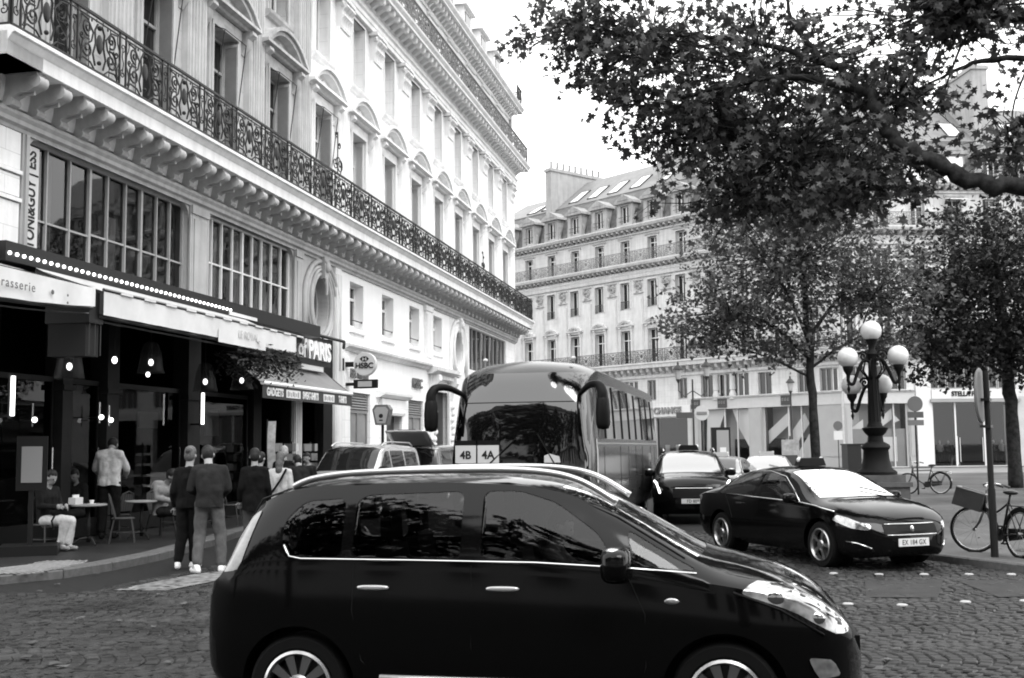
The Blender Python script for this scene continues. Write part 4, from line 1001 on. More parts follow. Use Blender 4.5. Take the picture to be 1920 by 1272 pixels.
MB().box(0, .42, -.12, .7, 3.95, 4.48).build('cassette', BLACK, sp); MB().box(.02, .4, -.05, .65, 3.4, 3.95).build('mesh_screen', mat('screen_dark', .02, .6), sp)
for x in (.05, .22, .38): MB().tube([(x, -.1, 3.42), (x, -.1, 3.95)], .012, 4).build('guide_rod', IRON_FAR, sp)
# souvenir shop: black sign box, dark awning with lettered valance
SG = lthing('shop_sign', 'black sign box with raised white letters reading of PARIS', 'sign', 29.0, 0, 0)
MB().box(0, 6.45, -.42, -.02, 4.28, 5.12).build('sign_box', BLACK, SG)
text('of PARIS', .74, mat('sign_letters_white', .8, .4), SG, loc=(5.0, -.46, 4.68), depth=.04, fit=2.55, bold=.02); text('SOUVENIRS', .74, mat('sign_letters_white', .8), SG, loc=(1.95, -.46, 4.68), depth=.04, fit=3.2, bold=.02)
MB().tube([(-1.2, -.5, 5.17), (7.4, -.5, 5.17), (7.9, -.3, 5.02)], .05, 6).build('conduit', BLACK, SG)
MB().box(4.2, 5.9, -.4, -.05, 4.12, 4.27).build('under_strip', mat('strip_pale', .55, .6), SG)
A3 = lthing('awning', 'grey souvenir shop awning with a white front bar and lettered dark valance', 'awning', 29.15, 0, 0)
canopy(0, 6.5, -.05, 4.25, -1.0, 3.5, 20, .03).build('canvas_top', mat('canvas_mid', .2, .9, .12, 2), A3, True)
MB().tube([(0, -1.02, 3.49), (6.5, -1.02, 3.49)], .055, 8).build('front_bar', mat('bar_white', .75, .4), A3)
v3 = MB().grid(lambda u, v: (6.5 * u, -1.03, 3.45 - .34 * v), 20, 2).build('valance', mat('canvas_charcoal', .055, .9), A3)
for i, (s, x, w_) in enumerate((('GADGETS', .75, 1.0), ('', 1.95, .95), ('SWEAT-SHIRTS', 3.15, 1.25), ('', 4.55, .85), ('T-SHIRTS', 5.65, .8))):
    if s: text(s, .27, mat('valance_white', .62, .8), v3, loc=(x, -1.045, 3.27), depth=.002, sx=w_ / (len(s) * .165), bold=.012)
    else:
        b_ = MB().box(x - w_ / 2, x + w_ / 2, -1.042, -1.036, 3.17, 3.38).build('valance_panel', mat('valance_white', .62), v3)
        mk_ = MB(); [mk_.box(x - w_ * .42 + q * w_ * .12, x - w_ * .42 + q * w_ * .12 + (.05 if q % 3 else .08), -1.046, -1.042, 3.2 + .02 * (q % 2), 3.34 - .015 * (q % 3)) for q in range(7)]; mk_.build('worn_print', mat('worn_print', .25, .8), b_)
MB().poly([(6.5, -.05, 4.25), (6.5, -1.0, 3.5), (6.5, -1.0, 3.42), (6.5, -.05, 3.9)]).build('side_cheek', CANVAS_D, A3)
# bank signs on brackets
HS = lthing('bank_sign', 'round grey HSBC sign on a black wall bracket', 'sign', 37.55, .8, 4.54)
MB().lathe([(.01, -.1), (.37, -.1), (.38, -.08), (.38, .08), (.37, .1), (.01, .1)], 28, axis='x').build('disc', mat('sign_grey', .55, .5), HS, 40)
text('HSBC', .25, BLACK_L, HS, loc=(-.115, .0, -.06), rot=(R(90), 0, R(-90)), depth=.006, sx=1.0, bold=.006)
lg = MB()
for pts in (((-.16, 0), (-.07, .08), (-.07, -.08)), ((.16, 0), (.07, -.08), (.07, .08)), ((-.07, .08), (.07, .08), (0, 0)), ((-.07, -.08), (0, 0), (.07, -.08))): lg.extr(pts, lambda p, t: (t, -p[0], .16 + p[1]), -.112, -.104)
lg.build('emblem', BLACK_L, HS)
MB().box(-.05, .05, .36, .72, -.08, .08).box(-.09, .09, .7, .78, -.2, .2).build('bracket', BLACK, HS)
H2 = lthing('bank_sign', 'small dark rectangular sign on a wall bracket below the round bank sign', 'sign', 37.6, .8, 3.9)
MB().box(-.06, .06, -.4, .4, -.14, .14).build('panel', BLACK, H2); MB().box(-.07, -.06, -.22, .25, -.09, .09).build('panel_face', mat('face_pale', .4, .5), H2)
MB().box(-.05, .05, .4, .72, -.05, .05).box(-.09, .09, .7, .78, -.17, .17).build('bracket', BLACK, H2)
# tapered lantern sign on a post
TS = lthing('lantern_sign', 'tapered two-sided lantern sign on a dark post in front of the bank', 'sign', 37.95, 1.25, .13)
MB().tube([(0, 0, 0), (0, 0, 2.5)], .05, 8).build('post', BLACK, TS)
lm = MB(); lm.extr([(-.2, 2.45), (.2, 2.45), (.3, 2.95), (.2, 3.1), (-.2, 3.1), (-.3, 2.95)], lambda p, t: (t, -p[0], p[1]), -.16, .16); lm.build('lantern_box', mat('lantern_grey', .12, .4), TS)
fm = MB(); fm.extr([(-.14, 2.5), (.14, 2.5), (.24, 2.92), (.15, 3.03), (-.15, 3.03), (-.24, 2.92)], lambda p, t: (t, -p[0], p[1]), -.175, -.16); fm.build('lantern_face', mat('lantern_face', .35, .3), TS)
MB().lathe([(.01, -.183), (.07, -.183), (.07, -.176), (.045, -.176)], 14, (0, 0, 2.74), axis='x').box(-.182, -.176, -.06, .06, 2.58, 2.62).build('lantern_emblem', BLACK_L, TS)
# terrace columns and glazed front of the restaurant
for u, r in ((22.4, .16), (24.0, .22), (27.5, .3)):
    MB().box(u - r, u + r, -.05, .35, .14, 5.0).box(u - r * 1.25, u + r * 1.25, -.1, .4, 3.0, 3.1).box(u - r * 1.2, u + r * 1.2, -.1, .4, .14, .4).build('column', mat('column_dim', .02, .6, .2, 3), LB)
for a, b in ((20.5, 22.2), (22.6, 23.75), (24.25, 27.15), (27.85, 30.8)):
    f = MB().box(a, a + .05, .12, .18, .2, 3.2).box(b - .05, b, .12, .18, .2, 3.2).box(a, b, .12, .18, 3.15, 3.25).box(a, b, .1, .2, .14, .5).build('glazed_screen', mat('screen_frame', .012, .5), LB)
    MB().quad((a, .15, .5), (b, .15, .5), (b, .15, 3.15), (a, .15, 3.15)).build('pane', glass_mat('cafe_glass', .4, .02, 1.22), f)
    for x in (a + .03, b - .03): MB().tube([(x, .1, 1.1), (x, .1, 1.9)], .018, 6).build('pull_handle', mat('brass_bright', .5, .2, metal=1.0), f)
# interior: bar back, shelves, mirrors
MB().box(21, 30, 4.6, 5.2, .14, 1.2).build('bar_counter', mat('bar_wood', .04, .4), LB)
for u in (21.6, 23.4, 26.2, 28.6): MB().box(u, u + .7, 5.85, 5.9, 1.4, 2.6).build('wall_mirror', mat('mirror_dim', .03, .3), LB)
MB().box(30.2, 30.9, 1.0, 1.05, 2.2, 2.9).box(28.6, 29.5, 2, 2.05, 2.4, 2.8).build('menu_board', mat('menu_grey', .2, .6), LB)
# lit lamps of the terrace
for i, (u, off, z, bell) in enumerate(((20.66, 1.2, 3.31, 1), (22.11, 1.2, 3.53, 0), (23.44, 1.2, 3.58, 1), (25.77, 1.2, 3.32, 1), (27.6, 1.2, 3.45, 1))):
    t = lthing('pendant_lamp', ['glass bell pendant lamp nearest the camera under the restaurant awning', 'bare bulb pendant beside the leftmost bell lamp', 'glass bell pendant with two bright bulbs, middle of the terrace', 'glass bell pendant lamp above the standing couple', 'glass bell pendant at the right end of the restaurant awning'][i], 'lamp', u, off, z, 'pendant lamps under the restaurant awning')
    MB().ball((0, 0, 0), .05, 10, 8, (1, 1, 1.35)).build('bulb', WARM, t, True)
    if i == 2: MB().ball((-.02, .05, -.24), .04, 10, 8, (1, 1, 1.3)).build('bulb', WARM, t, True)
    MB().tube([(0, 0, .06), (0, 0, 4.75 - z)], .008, 5).build('cord', BLACK, t)
    if bell: MB().lathe([(.06, .42), (.14, .38), (.2, .2), (.24, -.1), (.27, -.2), (.26, -.22)], 18, cap=False).build('shade', mat('smoked_shade', .02, .35, alpha=.45, spec=.25), t, True)
for i, (u, z0, z1) in enumerate(((20.32, 2.45, 3.14), (27.36, 2.43, 3.16))):
    t = lthing('tube_light', ['vertical lit tube light on the leftmost restaurant pier', 'vertical lit tube light on the pier behind the couple'][i], 'lamp', u, .34, z0)
    MB().tube([(0, 0, 0), (0, 0, z1 - z0)], .035, 8).build('tube', TUBEGLOW, t, True); MB().box(-.05, .05, .03, .06, -.05, z1 - z0 + .05).box(-.04, .04, .05, .34, -.02, .02).build('bracket', BLACK, t)
for i, (u, z) in enumerate(((21.16, 2.4), (23.33, 2.5), (23.68, 2.45))):
    t = lthing('wall_lamp', ['globe wall lamp on the first restaurant pier', 'globe wall lamp left of the bright mirror', 'globe wall lamp beside the bright mirror'][i], 'lamp', u, .2, z, 'globe wall lamps')
    MB().ball((0, 0, 0), .05, 10, 8).build('globe', WARM, t, True); MB().tube([(0, .04, -.12), (0, .04, .3)], .015, 5).tube([(0, .04, 0), (0, .3, 0)], .012, 5).build('stem', mat('brass_bright', .5), t)
# hanging greenery under the right end of the awning
hp = MB(); r = random.Random(5)
for i in range(900):
    x, y, z = r.uniform(0, 2.6), r.uniform(-.6, .6), r.gauss(0, 1) * .16 - r.random() * .35 * r.random()
    a, b = r.uniform(0, 6.28), r.uniform(-1, 1); s = r.uniform(.04, .09); d1 = Vector((math.cos(a), math.sin(a), b)).normalized() * s; d2 = Vector((-math.sin(a), math.cos(a), .5)).normalized() * s * .5; p = Vector((x, y, z))
    hp.poly([tuple(p - d1), tuple(p + d2), tuple(p + d1), tuple(p - d2)])
o = hp.build('hanging_plant', leaf_mat('leaf_plant', .035)); o.matrix_world = Matrix.Translation(lb(25.9, 1.9, 3.85)) @ Matrix.Rotation(LBZ, 4, 'Z')
tag(o, 'trailing greenery hung under the right end of the restaurant awning', 'plant')
# planter shrubs on the upper balcony
for i, k in enumerate((7, 8, 9, 10)):
    t = lthing('potted_shrub', 'dark potted shrub on the upper balcony, %s from the building corner' % ['fourth', 'third', 'second', 'first'][i], 'plant', BAY[k] + .75, .35, 17.92, 'shrubs on the upper balcony')
    MB().lathe([(.16, 0), (.22, .35), (.24, .37)], 10).build('pot', mat('terracotta_grey', .2), t)
    f = MB()
    for j in range(160):
        a, b = r.uniform(0, 6.28), r.uniform(.3, 1.3); q = r.uniform(.05, .34) * (1.5 - b); p = Vector((q * math.cos(a), q * math.sin(a), b)); s = r.uniform(.05, .1); d1 = Vector((r.gauss(0, 1), r.gauss(0, 1), r.gauss(0, 1))).normalized() * s; d2 = d1.orthogonal().normalized() * s * .6
        f.poly([tuple(p - d1), tuple(p + d2), tuple(p + d1), tuple(p - d2)])
    f.build('foliage', leaf_mat('leaf_plant', .035), t)
# menu stand on a heavy base
ms = lthing('menu_stand', 'framed menu on a dark stand with a heavy base beside the seated woman', 'menu stand', 19.75, 1.15, .13, rz=R(-60))
MB().box(-.45, .45, -.4, .4, 0, .16).build('base', BLACK, ms); MB().box(-.04, .04, -.04, .04, .16, 1.1).build('post', BLACK, ms); MB().box(-.24, .24, -.06, .02, 1.05, 1.95).build('frame', BLACK, ms); MB().box(-.16, .16, -.075, -.06, 1.18, 1.78).build('menu_sheet', mat('paper_grey', .2, .7), ms)
# cafe furniture
WOODD = mat('cane_dark', .05, .6); TOPM = mat('table_top', .28, .25, .1, 8)
def cafe_table(u, off, label, pale=None):
    t = lthing('cafe_table', label, 'table', u, off, .13, 'round cafe tables')
    MB().lathe([(.01, .70), (.30, .70), (.32, .715), (.32, .735), (.30, .745), (.01, .745)], 22).build('table_top', TOPM, t, 40); MB().lathe([(.035, .06), (.03, .3), (.05, .36), (.03, .42), (.03, .7)], 10).build('column', IRON, t, True)
    for j in range(3):
        a = j * 2.094; MB().tube([(0, 0, .14), (.14 * math.cos(a), .14 * math.sin(a), .12), (.27 * math.cos(a), .27 * math.sin(a), .02)], [.03, .025, .018], 6).build('foot', IRON, t)
    return t
def cafe_chair(u, off, rz, label):
    t = lthing('cafe_chair', label, 'chair', u, off, .13, 'woven cafe chairs', rz)
    MB().lathe([(.01, .43), (.2, .43), (.215, .445), (.2, .46), (.01, .455)], 18).build('seat', WOODD, t)
    for sx in (-1, 1):
        MB().tube([(sx * .15, -.15, .44), (sx * .18, -.19, .2), (sx * .19, -.21, 0)], .014, 6).build('leg', WOODD, t); MB().tube([(sx * .15, .15, .44), (sx * .18, .2, .2), (sx * .19, .23, 0)], .014, 6).build('leg', WOODD, t)
    MB().tube([(.2 * math.cos(a), .2 * math.sin(a), .2) for a in [i * 6.283 / 16 for i in range(16)]], .009, 5, True).build('stretcher', WOODD, t)
    MB().tube([(-.17, .13, .44), (-.19, .2, .7), (-.15, .24, .85), (0, .26, .9), (.15, .24, .85), (.19, .2, .7), (.17, .13, .44)], .014, 6).build('back_frame', WOODD, t)
    MB().grid(lambda a, b: (-.15 + .3 * a, .19 + .05 * b + .01 * math.sin(a * 30), .52 + .34 * b), 10, 4).build('backrest', WOODD, t)
T1 = cafe_table(21.45, 1.15, 'round cafe table with a white cup and napkins before the seated woman')
T2 = cafe_table(22.85, 1.4, 'round cafe table behind the first, left of the standing couple')
T3 = cafe_table(26.2, 1.2, 'round cafe table beyond the standing couple')
for u, off, rz, l in ((20.39, 1.0, -.24, 'woven cafe chair the woman in white trousers sits on'), (22.1, 1.45, .5, 'woven cafe chair between the two front tables, back turned'), (23.5, 1.45, -.3, 'woven cafe chair right of the second table'), (23.2, .7, 2.9, 'woven cafe chair against the glass behind the second table'), (24.9, .9, 1.9, 'woven cafe chair under the slumped sitter'), (26.9, 1.3, .2, 'woven cafe chair beyond the standing couple')): cafe_chair(u, off, rz, l)
cup = lthing('coffee_cup', 'white coffee cup on the nearest cafe table', 'cup', 21.38, 1.25, .876); MB().lathe([(.02, 0), (.03, .01), (.042, .06), (.044, .07), (.036, .066), (.02, .015)], 12).build('bowl', mat('china_white', .75, .2), cup, True); MB().lathe([(.01, -.001), (.07, .002), (.075, .01), (.03, .004)], 14).build('saucer', mat('china_white', .75), cup, True)
nb = lthing('napkin_box', 'pale napkin box on the nearest cafe table', 'box', 21.3, .98, .876); MB().box(-.12, .12, -.07, .07, 0, .12).build('box', mat('card_pale', .55, .8), nb); MB().box(-.09, .09, -.01, .01, .12, .17).build('napkin', mat('china_white', .75), nb)
# souvenir racks in front of the shop
for i, (u, off) in enumerate(((28.6, 1.6), (30.6, 1.2), (32.4, 1.0))):
    t = lthing('souvenir_rack', ['tall postcard rack at the left end of the souvenir shop', 'postcard rack in the middle of the souvenir shop front', 'postcard rack near the souvenir shop door'][i], 'rack', u, off, .13, 'postcard racks')
    MB().tube([(0, 0, 0), (0, 0, 1.9)], .025, 6).lathe([(.25, 0), (.25, .03), (.03, .06)], 12).build('stand', IRON, t)
    for j in range(5):
        for k in range(4):
            a = k * 1.571; c = (.1, .35, .18, .5, .25, .08)[(i + j * 2 + k) % 6]
            m = MB().box(-.1, .1, -.17, -.165, .6 + j * .26, .6 + j * .26 + .2); o = m.build('postcard', mat('card_%d' % int(c * 100), c, .5), t); o.rotation_euler = (0, 0, a)
bp = lthing('banner_flag', 'narrow white vertical banner on a pole beside the souvenir shop', 'banner', 27.6, 1.85, .13)
MB().tube([(0, 0, 0), (0, 0, 2.4)], .02, 6).lathe([(.2, 0), (.2, .05), (.03, .07)], 10).build('pole', IRON, bp)
MB().grid(lambda a, b: (.03 * math.sin(b * 7), -.02 - .2 * a, .75 + 1.6 * b), 2, 10).build('cloth', mat('banner_cloth', .55, .8, .25, 9), bp)
# ------------------------------------------------------------------ vehicles: lofted bodies, cut wheel arches and windows
def pchip(keys):
    xs = [k[0] for k in keys]; ys = [k[1] for k in keys]; n = len(xs)
    d = [(ys[i + 1] - ys[i]) / (xs[i + 1] - xs[i]) for i in range(n - 1)]
    m = [d[0]] + [0 if d[i - 1] * d[i] <= 0 else 2 * d[i - 1] * d[i] / (d[i - 1] + d[i]) for i in range(1, n - 1)] + [d[-1]]
    def f(x):
        if x <= xs[0]: return ys[0]
        if x >= xs[-1]: return ys[-1]
        lo, hi = 0, n - 1
        while hi - lo > 1:
            k = (lo + hi) // 2
            if xs[k] <= x: lo = k
            else: hi = k
        h = xs[hi] - xs[lo]; t = (x - xs[lo]) / h; t2, t3 = t * t, t * t * t
        return ys[lo] * (2 * t3 - 3 * t2 + 1) + m[lo] * h * (t3 - 2 * t2 + t) + ys[hi] * (-2 * t3 + 3 * t2) + m[hi] * h * (t3 - t2)
    return f
class Shape:
    def __init__(s, sp, sx=1.0):
        s.kc = {}
        g = lambda k, wx=1.0: pchip([(x * sx, y * wx) for x, y in sp[k]])
        s.top, s.bot, s.belt, s.redge = g('top'), g('bot'), g('belt'), g('redge')
        s.wm, s.wr = g('wm', sx), g('wr', sx); s.kb = sp.get('kb', .975); s.zm = sp.get('zm', .6); s.x0, s.x1 = sp['top'][0][0] * sx, sp['top'][-1][0] * sx
    def knots(s, x):
        if x in s.kc: return s.kc[x]
        t, b, be, re, wm, wr = s.top(x), s.bot(x), s.belt(x), s.redge(x), s.wm(x), s.wr(x)
        zm = min(s.zm, be - .04); wb = max(wm * s.kb, wr + .01); s.kc[x] = [(0, b), (wm * .82, b), (wm * .965, b + min(.1, (zm - b) * .4)), (wm, zm), (wb, be), (wr, re), (wr * .66, re + (t - re) * .72), (0, t)]; return s.kc[x]
    def pt(s, x, t):
        k = s.knots(x); i = min(int(t), 6); f = t - i
        P = lambda j: k[j] if 0 <= j < 8 else ((-k[1][0], k[1][1]) if j < 0 else (-k[6][0], k[6][1]))
        p0, p1, p2, p3 = P(i - 1), P(i), P(i + 1), P(i + 2); out = []
        for a in (0, 1):
            m1, m2 = (p2[a] - p0[a]) * .5, (p3[a] - p1[a]) * .5
            if a == 1 or True:
                lim = 1.2 * abs(p2[a] - p1[a]); m1 = max(-lim, min(lim, m1)); m2 = max(-lim, min(lim, m2))
            f2, f3 = f * f, f * f * f; out.append(p1[a] * (2 * f3 - 3 * f2 + 1) + m1 * (f3 - 2 * f2 + f) + p2[a] * (-2 * f3 + 3 * f2) + m2 * (f3 - f2))
        return out
    def side(s, x, z):
        lo, hi = 1.5, 6.2
        for _ in range(15):
            m = (lo + hi) / 2
            if s.pt(x, m)[1] < z: lo = m
            else: hi = m
        return s.pt(x, lo)[0]
    def front(s, y, z, sgn=1):
        lo, hi = (s.x1 * .5, s.x1) if sgn > 0 else (s.x0 * .5, s.x0)
        for _ in range(15):
            m = (lo + hi) / 2
            if s.side(m, z) > abs(y) and s.top(m) > z: lo = m
            else: hi = m
        return lo
    def mesh(s, nx=64, sub=5):
        m = MB(); xs = []
        for i in range(nx + 1):
            t = i / nx; e = .5 - .5 * math.cos(math.pi * t); xs.append(s.x0 + (s.x1 - s.x0) * (e * .55 + t * .45))
        ts = [i / sub for i in range(7 * sub + 1)]
        for x in xs:
            half = [s.pt(x, t) for t in ts]
            ring = half + [(-p[0], p[1]) for p in half[-2:0:-1]]
            m.v += [(x, p[0], p[1]) for p in ring]
        n = len(ts) * 2 - 2
        for i in range(len(xs) - 1):
            for j in range(n): j2 = (j + 1) % n; m.f.append((i * n + j, i * n + j2, (i + 1) * n + j2, (i + 1) * n + j))
        m.f.append(tuple(range(n))[::-1]); m.f.append(tuple((len(xs) - 1) * n + j for j in range(n)))
        return m
def chains(poly):
    xs = [p[0] for p in poly]; i0, i1 = xs.index(min(xs)), xs.index(max(xs)); n = len(poly)
    a = [poly[(i0 + k) % n] for k in range((i1 - i0) % n + 1)]; b = [poly[(i0 - k) % n] for k in range((i0 - i1) % n + 1)]
    def fn(c):
        def f(x):
            for p, q in zip(c, c[1:]):
                if p[0] <= x <= q[0]: return p[1] if q[0] - p[0] < 1e-9 else p[1] + (q[1] - p[1]) * (x - p[0]) / (q[0] - p[0])
            return c[-1][1]
        return f
    f, g = fn(a), fn(b); xm = (min(xs) + max(xs)) / 2
    return (f, g, min(xs), max(xs)) if f(xm) < g(xm) else (g, f, min(xs), max(xs))
def rounded(poly, r=.06, n=4):
    out = []; m = len(poly)
    for i in range(m):
        p, a, b = Vector(poly[i]), Vector(poly[i - 1]), Vector(poly[(i + 1) % m]); da, db = (a - p), (b - p); k = min(r, da.length * .4, db.length * .4); a1, b1 = p + da.normalized() * k, p + db.normalized() * k
        for j in range(n + 1):
            t = j / n; q = a1 * (1 - t) ** 2 + p * 2 * t * (1 - t) + b1 * t * t; out.append((q.x, q.y))
    return out
def side_panel(sh, poly, s, off, nx=18, nz=6):
    lo, hi, x0, x1 = chains(poly)
    def f(u, v):
        x = x0 + (x1 - x0) * (.5 - .5 * math.cos(math.pi * u)); z = lo(x) + (hi(x) - lo(x)) * v; return (x, s * (sh.side(x, z) + off), z)
    return MB().grid(f, nx, nz, flip=(s > 0))
def side_line(sh, pts, s, off, r, n=5): return MB().tube([(x, s * (sh.side(x, z) + off), z) for x, z in pts], r, n)
def top_panel(sh, xa, xb, bow, tin, off, nx=12, nt=14):
    """panel on the upper surface between xa (low end) and xb (roof end), |t| from tin; bow curves the ends forward at the centre"""
    def f(u, v):
        w = v * 2 - 1; t = 7 - (7 - tin) * abs(w); x = xa + (xb - xa) * u + (bow * (1 - w * w)) * (1 - u * .4); p = sh.pt(x, t); sg = 1 if w > 0 else -1
        return (x + (off * .6 if xa > xb else -off * .6), sg * p[0], p[1] + off)
    return MB().grid(f, nx, nt, flip=(xa < xb))
def spl3(pts, k):
    P = [Vector(p) for p in pts]; n = len(P); out = []
    for i in range(n - 1):
        p0, p1, p2, p3 = P[max(i - 1, 0)], P[i], P[i + 1], P[min(i + 2, n - 1)]
        for j in range(k):
            t = j / k; out.append(tuple(.5 * ((2 * p1) + (p2 - p0) * t + (2 * p0 - 5 * p1 + 4 * p2 - p3) * t * t + (3 * p1 - p0 - 3 * p2 + p3) * t ** 3)))
    return out + [tuple(P[-1])]
PAINT_K = mat('car_paint_black', .003, .07, spec=.26); TRIM_K = mat('car_trim_black', .006, .5); CHROME = mat('chrome', .75, .12, metal=1.0); TYRE = mat('tyre', .007, .85)
ALLOY = mat('alloy', .5, .3, metal=1.0); CGLASS = glass_mat('car_glass', .32); CGLASS_O = mat('car_glass_opaque', .012, .03); LAMPG = mat('lamp_lens', .4, .12, .6, 9, metal=.6, coat=1.0, detail=2.0); TAILG = mat('tail_lens', .22, .2, .3, 14, coat=1.0); BRIGHT = mat('bright_trim', .6, .25, metal=.5); SEATM = mat('seat_cloth', .02, .9); PLATE = mat('plate_white', .72, .5)
SILVER = mat('car_paint_silver', .55, .25, metal=.5, coat=1.0); WHITEP = mat('car_paint_white', .7, .25, coat=1.0); GREYP = mat('car_paint_grey', .12, .25, metal=.3, coat=1.0)
def wheel(parent, x, y, r, s, spokes=5, pair=False, w=.2, rr=.70):
    t = MB(); a = w / 2; R0 = r * rr
    t.lathe([(R0, -a * .8), (R0 + .02, -a), (r - .025, -a), (r, -a * .7), (r, a * .7), (r - .025, a), (R0 + .02, a), (R0, a * .8)], 36, axis='y', cap=False)
    ty = t.build('wheel', TYRE, parent, 40, loc=(x, y, r))
    m = MB(); m.lathe([(R0, -.02), (R0 + .005, .06), (R0 - .012, .07), (R0 - .025, .05), (R0 - .03, -.02)], 36, axis='y', cap=False)
    n = spokes
    for i in range(n):
        for d in ((-.17, .17) if pair else (0,)):
            w0 = 2 * math.pi * i / n; q = .20 if not pair else .10
            c0, c1 = w0 + d * .5, w0 + d
            def P(rad, ang, yy): return (rad * math.cos(ang), yy, rad * math.sin(ang))
            A = [(.055, c0 - .32 if not pair else c0 - .2), (R0 - .02, c1 - q * .8), (R0 - .02, c1 + q * .8), (.055, c0 + .32 if not pair else c0 + .2)]
            k = len(m.v); m.v += [P(a_, b_, -s_) for s_ in (.045, .015) for a_, b_ in A]
            m.f += [(k, k + 1, k + 2, k + 3), (k + 7, k + 6, k + 5, k + 4), (k, k + 4, k + 5, k + 1), (k + 1, k + 5, k + 6, k + 2), (k + 2, k + 6, k + 7, k + 3), (k + 3, k + 7, k + 4, k)]
    m.lathe([(.075, -.01), (.075, .045), (.06, .062), (.01, .065)], 18, axis='y')
    o = m.build('rim', ALLOY, ty, 40); o.rotation_euler = (0, 0, 0 if s < 0 else math.pi); o.location = (0, s * (a - .055), 0)
    d = MB().lathe([(.01, 0), (R0 * .8, 0), (R0 * .8, -.02), (.01, -.02)], 24, axis='y'); o = d.build('brake_disc', mat('brake_dark', .05, .4), ty); o.location = (0, s * (a - .10), 0)
    return ty
def boolean_cut(me, cutters, paint):
    o = bpy.data.objects.new('tmp', me); cs = []
    for c in cutters:
        b = bmesh.new(); k = c.mesh('cut'); b.from_mesh(k); bmesh.ops.recalc_face_normals(b, faces=b.faces); b.to_mesh(k); b.free()
        co = bpy.data.objects.new('cut', k); cs.append(co); md = o.modifiers.new('b', 'BOOLEAN'); md.object = co; md.operation = 'DIFFERENCE'; md.solver = 'EXACT'
    r = evaluated([o] + cs)
    r.materials.clear(); r.materials.append(paint); r.polygons.foreach_set('use_smooth', [True] * len(r.polygons)); r.set_sharp_from_angle(angle=R(32)); r.name = 'body'
    for p in r.polygons: p.material_index = 0
    return r
def make_car(root, sp, paint, sx=1.0, interior=False, opaque=None):
    sh = Shape(sp, sx); og = opaque or CGLASS_O
    b = bmesh.new(); me = sh.mesh().mesh('body'); b.from_mesh(me); bmesh.ops.recalc_face_normals(b, faces=b.faces); b.to_mesh(me); b.free()
    cut = []; r = sp['r']; ra = r + sp.get('gap', .055)
    for ax in sp['axles']:
        for s in (-1, 1):
            c = MB(); c.lathe([(ra, 0), (ra, .7)], 40, (ax * sx, s * .55 if s < 0 else 1.25, r), axis='y'); 
            if s < 0:
                c = MB(); c.lathe([(ra, 0), (ra, .7)], 40, (ax * sx, -.55, r), axis='y')
            cut.append(c)
    wins = [rounded([(x * sx, z) for x, z in w], sp.get('wr_', .06)) for w in sp['windows']]
    if interior:
        c = MB(); xs = [sp['cabin'][0] * sx + (sp['cabin'][1] - sp['cabin'][0]) * sx * i / 24 for i in range(25)]; n = 8
        for x in xs:
            k = sh.knots(x); fl = sp.get('floor', .55); be = min(k[4][1], k[7][1] - .12); re = max(min(k[5][1] - .05, k[7][1] - .07), be + .02)
            h = [(k[4][0] - .1, fl), (k[4][0] - .085, be), (k[5][0] - .06, re), (k[5][0] * .5, max(k[7][1] - .07, re + .005))]
            c.v += [(x, p[0], p[1]) for p in h] + [(x, -p[0], p[1]) for p in h[::-1]]
        for i in range(24):
            for j in range(n): j2 = (j + 1) % n; c.f.append((i * n + j, i * n + j2, (i + 1) * n + j2, (i + 1) * n + j))
        c.f.append(tuple(range(n))[::-1]); c.f.append(tuple(24 * n + j for j in range(n))); cut.append(c)
        for w in wins:
            for s in (-1, 1): cut.append(MB().extr(w, lambda p, t: (p[0], t, p[1]), s * .35, s * 1.4))
        for xa, xb, bow, tin in sp['screens']:
            xa *= sx; xb *= sx; pl = [(xa + bow * (1 - w * w), sh.pt(xa, 7 - (7 - tin - .05) * abs(w))[0] * (1 if w > 0 else -1) if w else 0) for w in [i / 6 - 1 for i in range(13)]] + [(xb + bow * .6 * (1 - w * w), sh.pt(xb, 7 - (7 - tin - .05) * abs(w))[0] * (1 if w > 0 else -1) if w else 0) for w in [1 - i / 6 for i in range(13)]]
            za = sh.belt(xa) + .0; cut.append(MB().extr(pl, lambda p, t: (p[0], p[1], t), min(sh.top(xa), sh.top(xb)) - .22, 2.5))
    body = place(boolean_cut(me, cut, paint), 'body', root)
    for ax in sp['axles']:
        for s in (-1, 1):
            yo = sh.side(ax * sx, sp['zm'] if 'zm' in sp else .6) - sp.get('inset', .025) - .1; wheel(root, ax * sx, s * yo, r, s, sp.get('spokes', 5), sp.get('pair', False), rr=sp.get('rr', .70))
            # dark liner behind each wheel
            MB().lathe([(.01, 0), (ra - .004, 0), (ra - .004, .02), (.01, .02)], 30, (ax * sx, s * .56, r), axis='y').build('wheel_liner', TRIM_K, root)
    for w in wins:
        for s in (-1, 1): side_panel(sh, w, s, -.006 if interior else .004).build('side_window', CGLASS if interior else og, root, True)
    for i, (xa, xb, bow, tin) in enumerate(sp['screens']):
        top_panel(sh, xa * sx, xb * sx, bow, tin, -.004 if interior else .006).build('windscreen' if i == 0 else 'rear_window', CGLASS if interior else og, root, True)
    for p in sp.get('lamps', ()):
        for s in (-1, 1): side_panel(sh, rounded([(x * sx, z) for x, z in p], .04), s, .006, 12, 6).build('headlight' if p[0][0] > 0 else 'tail_light', LAMPG if p[0][0] > 0 else TAILG, root, True)
    return sh
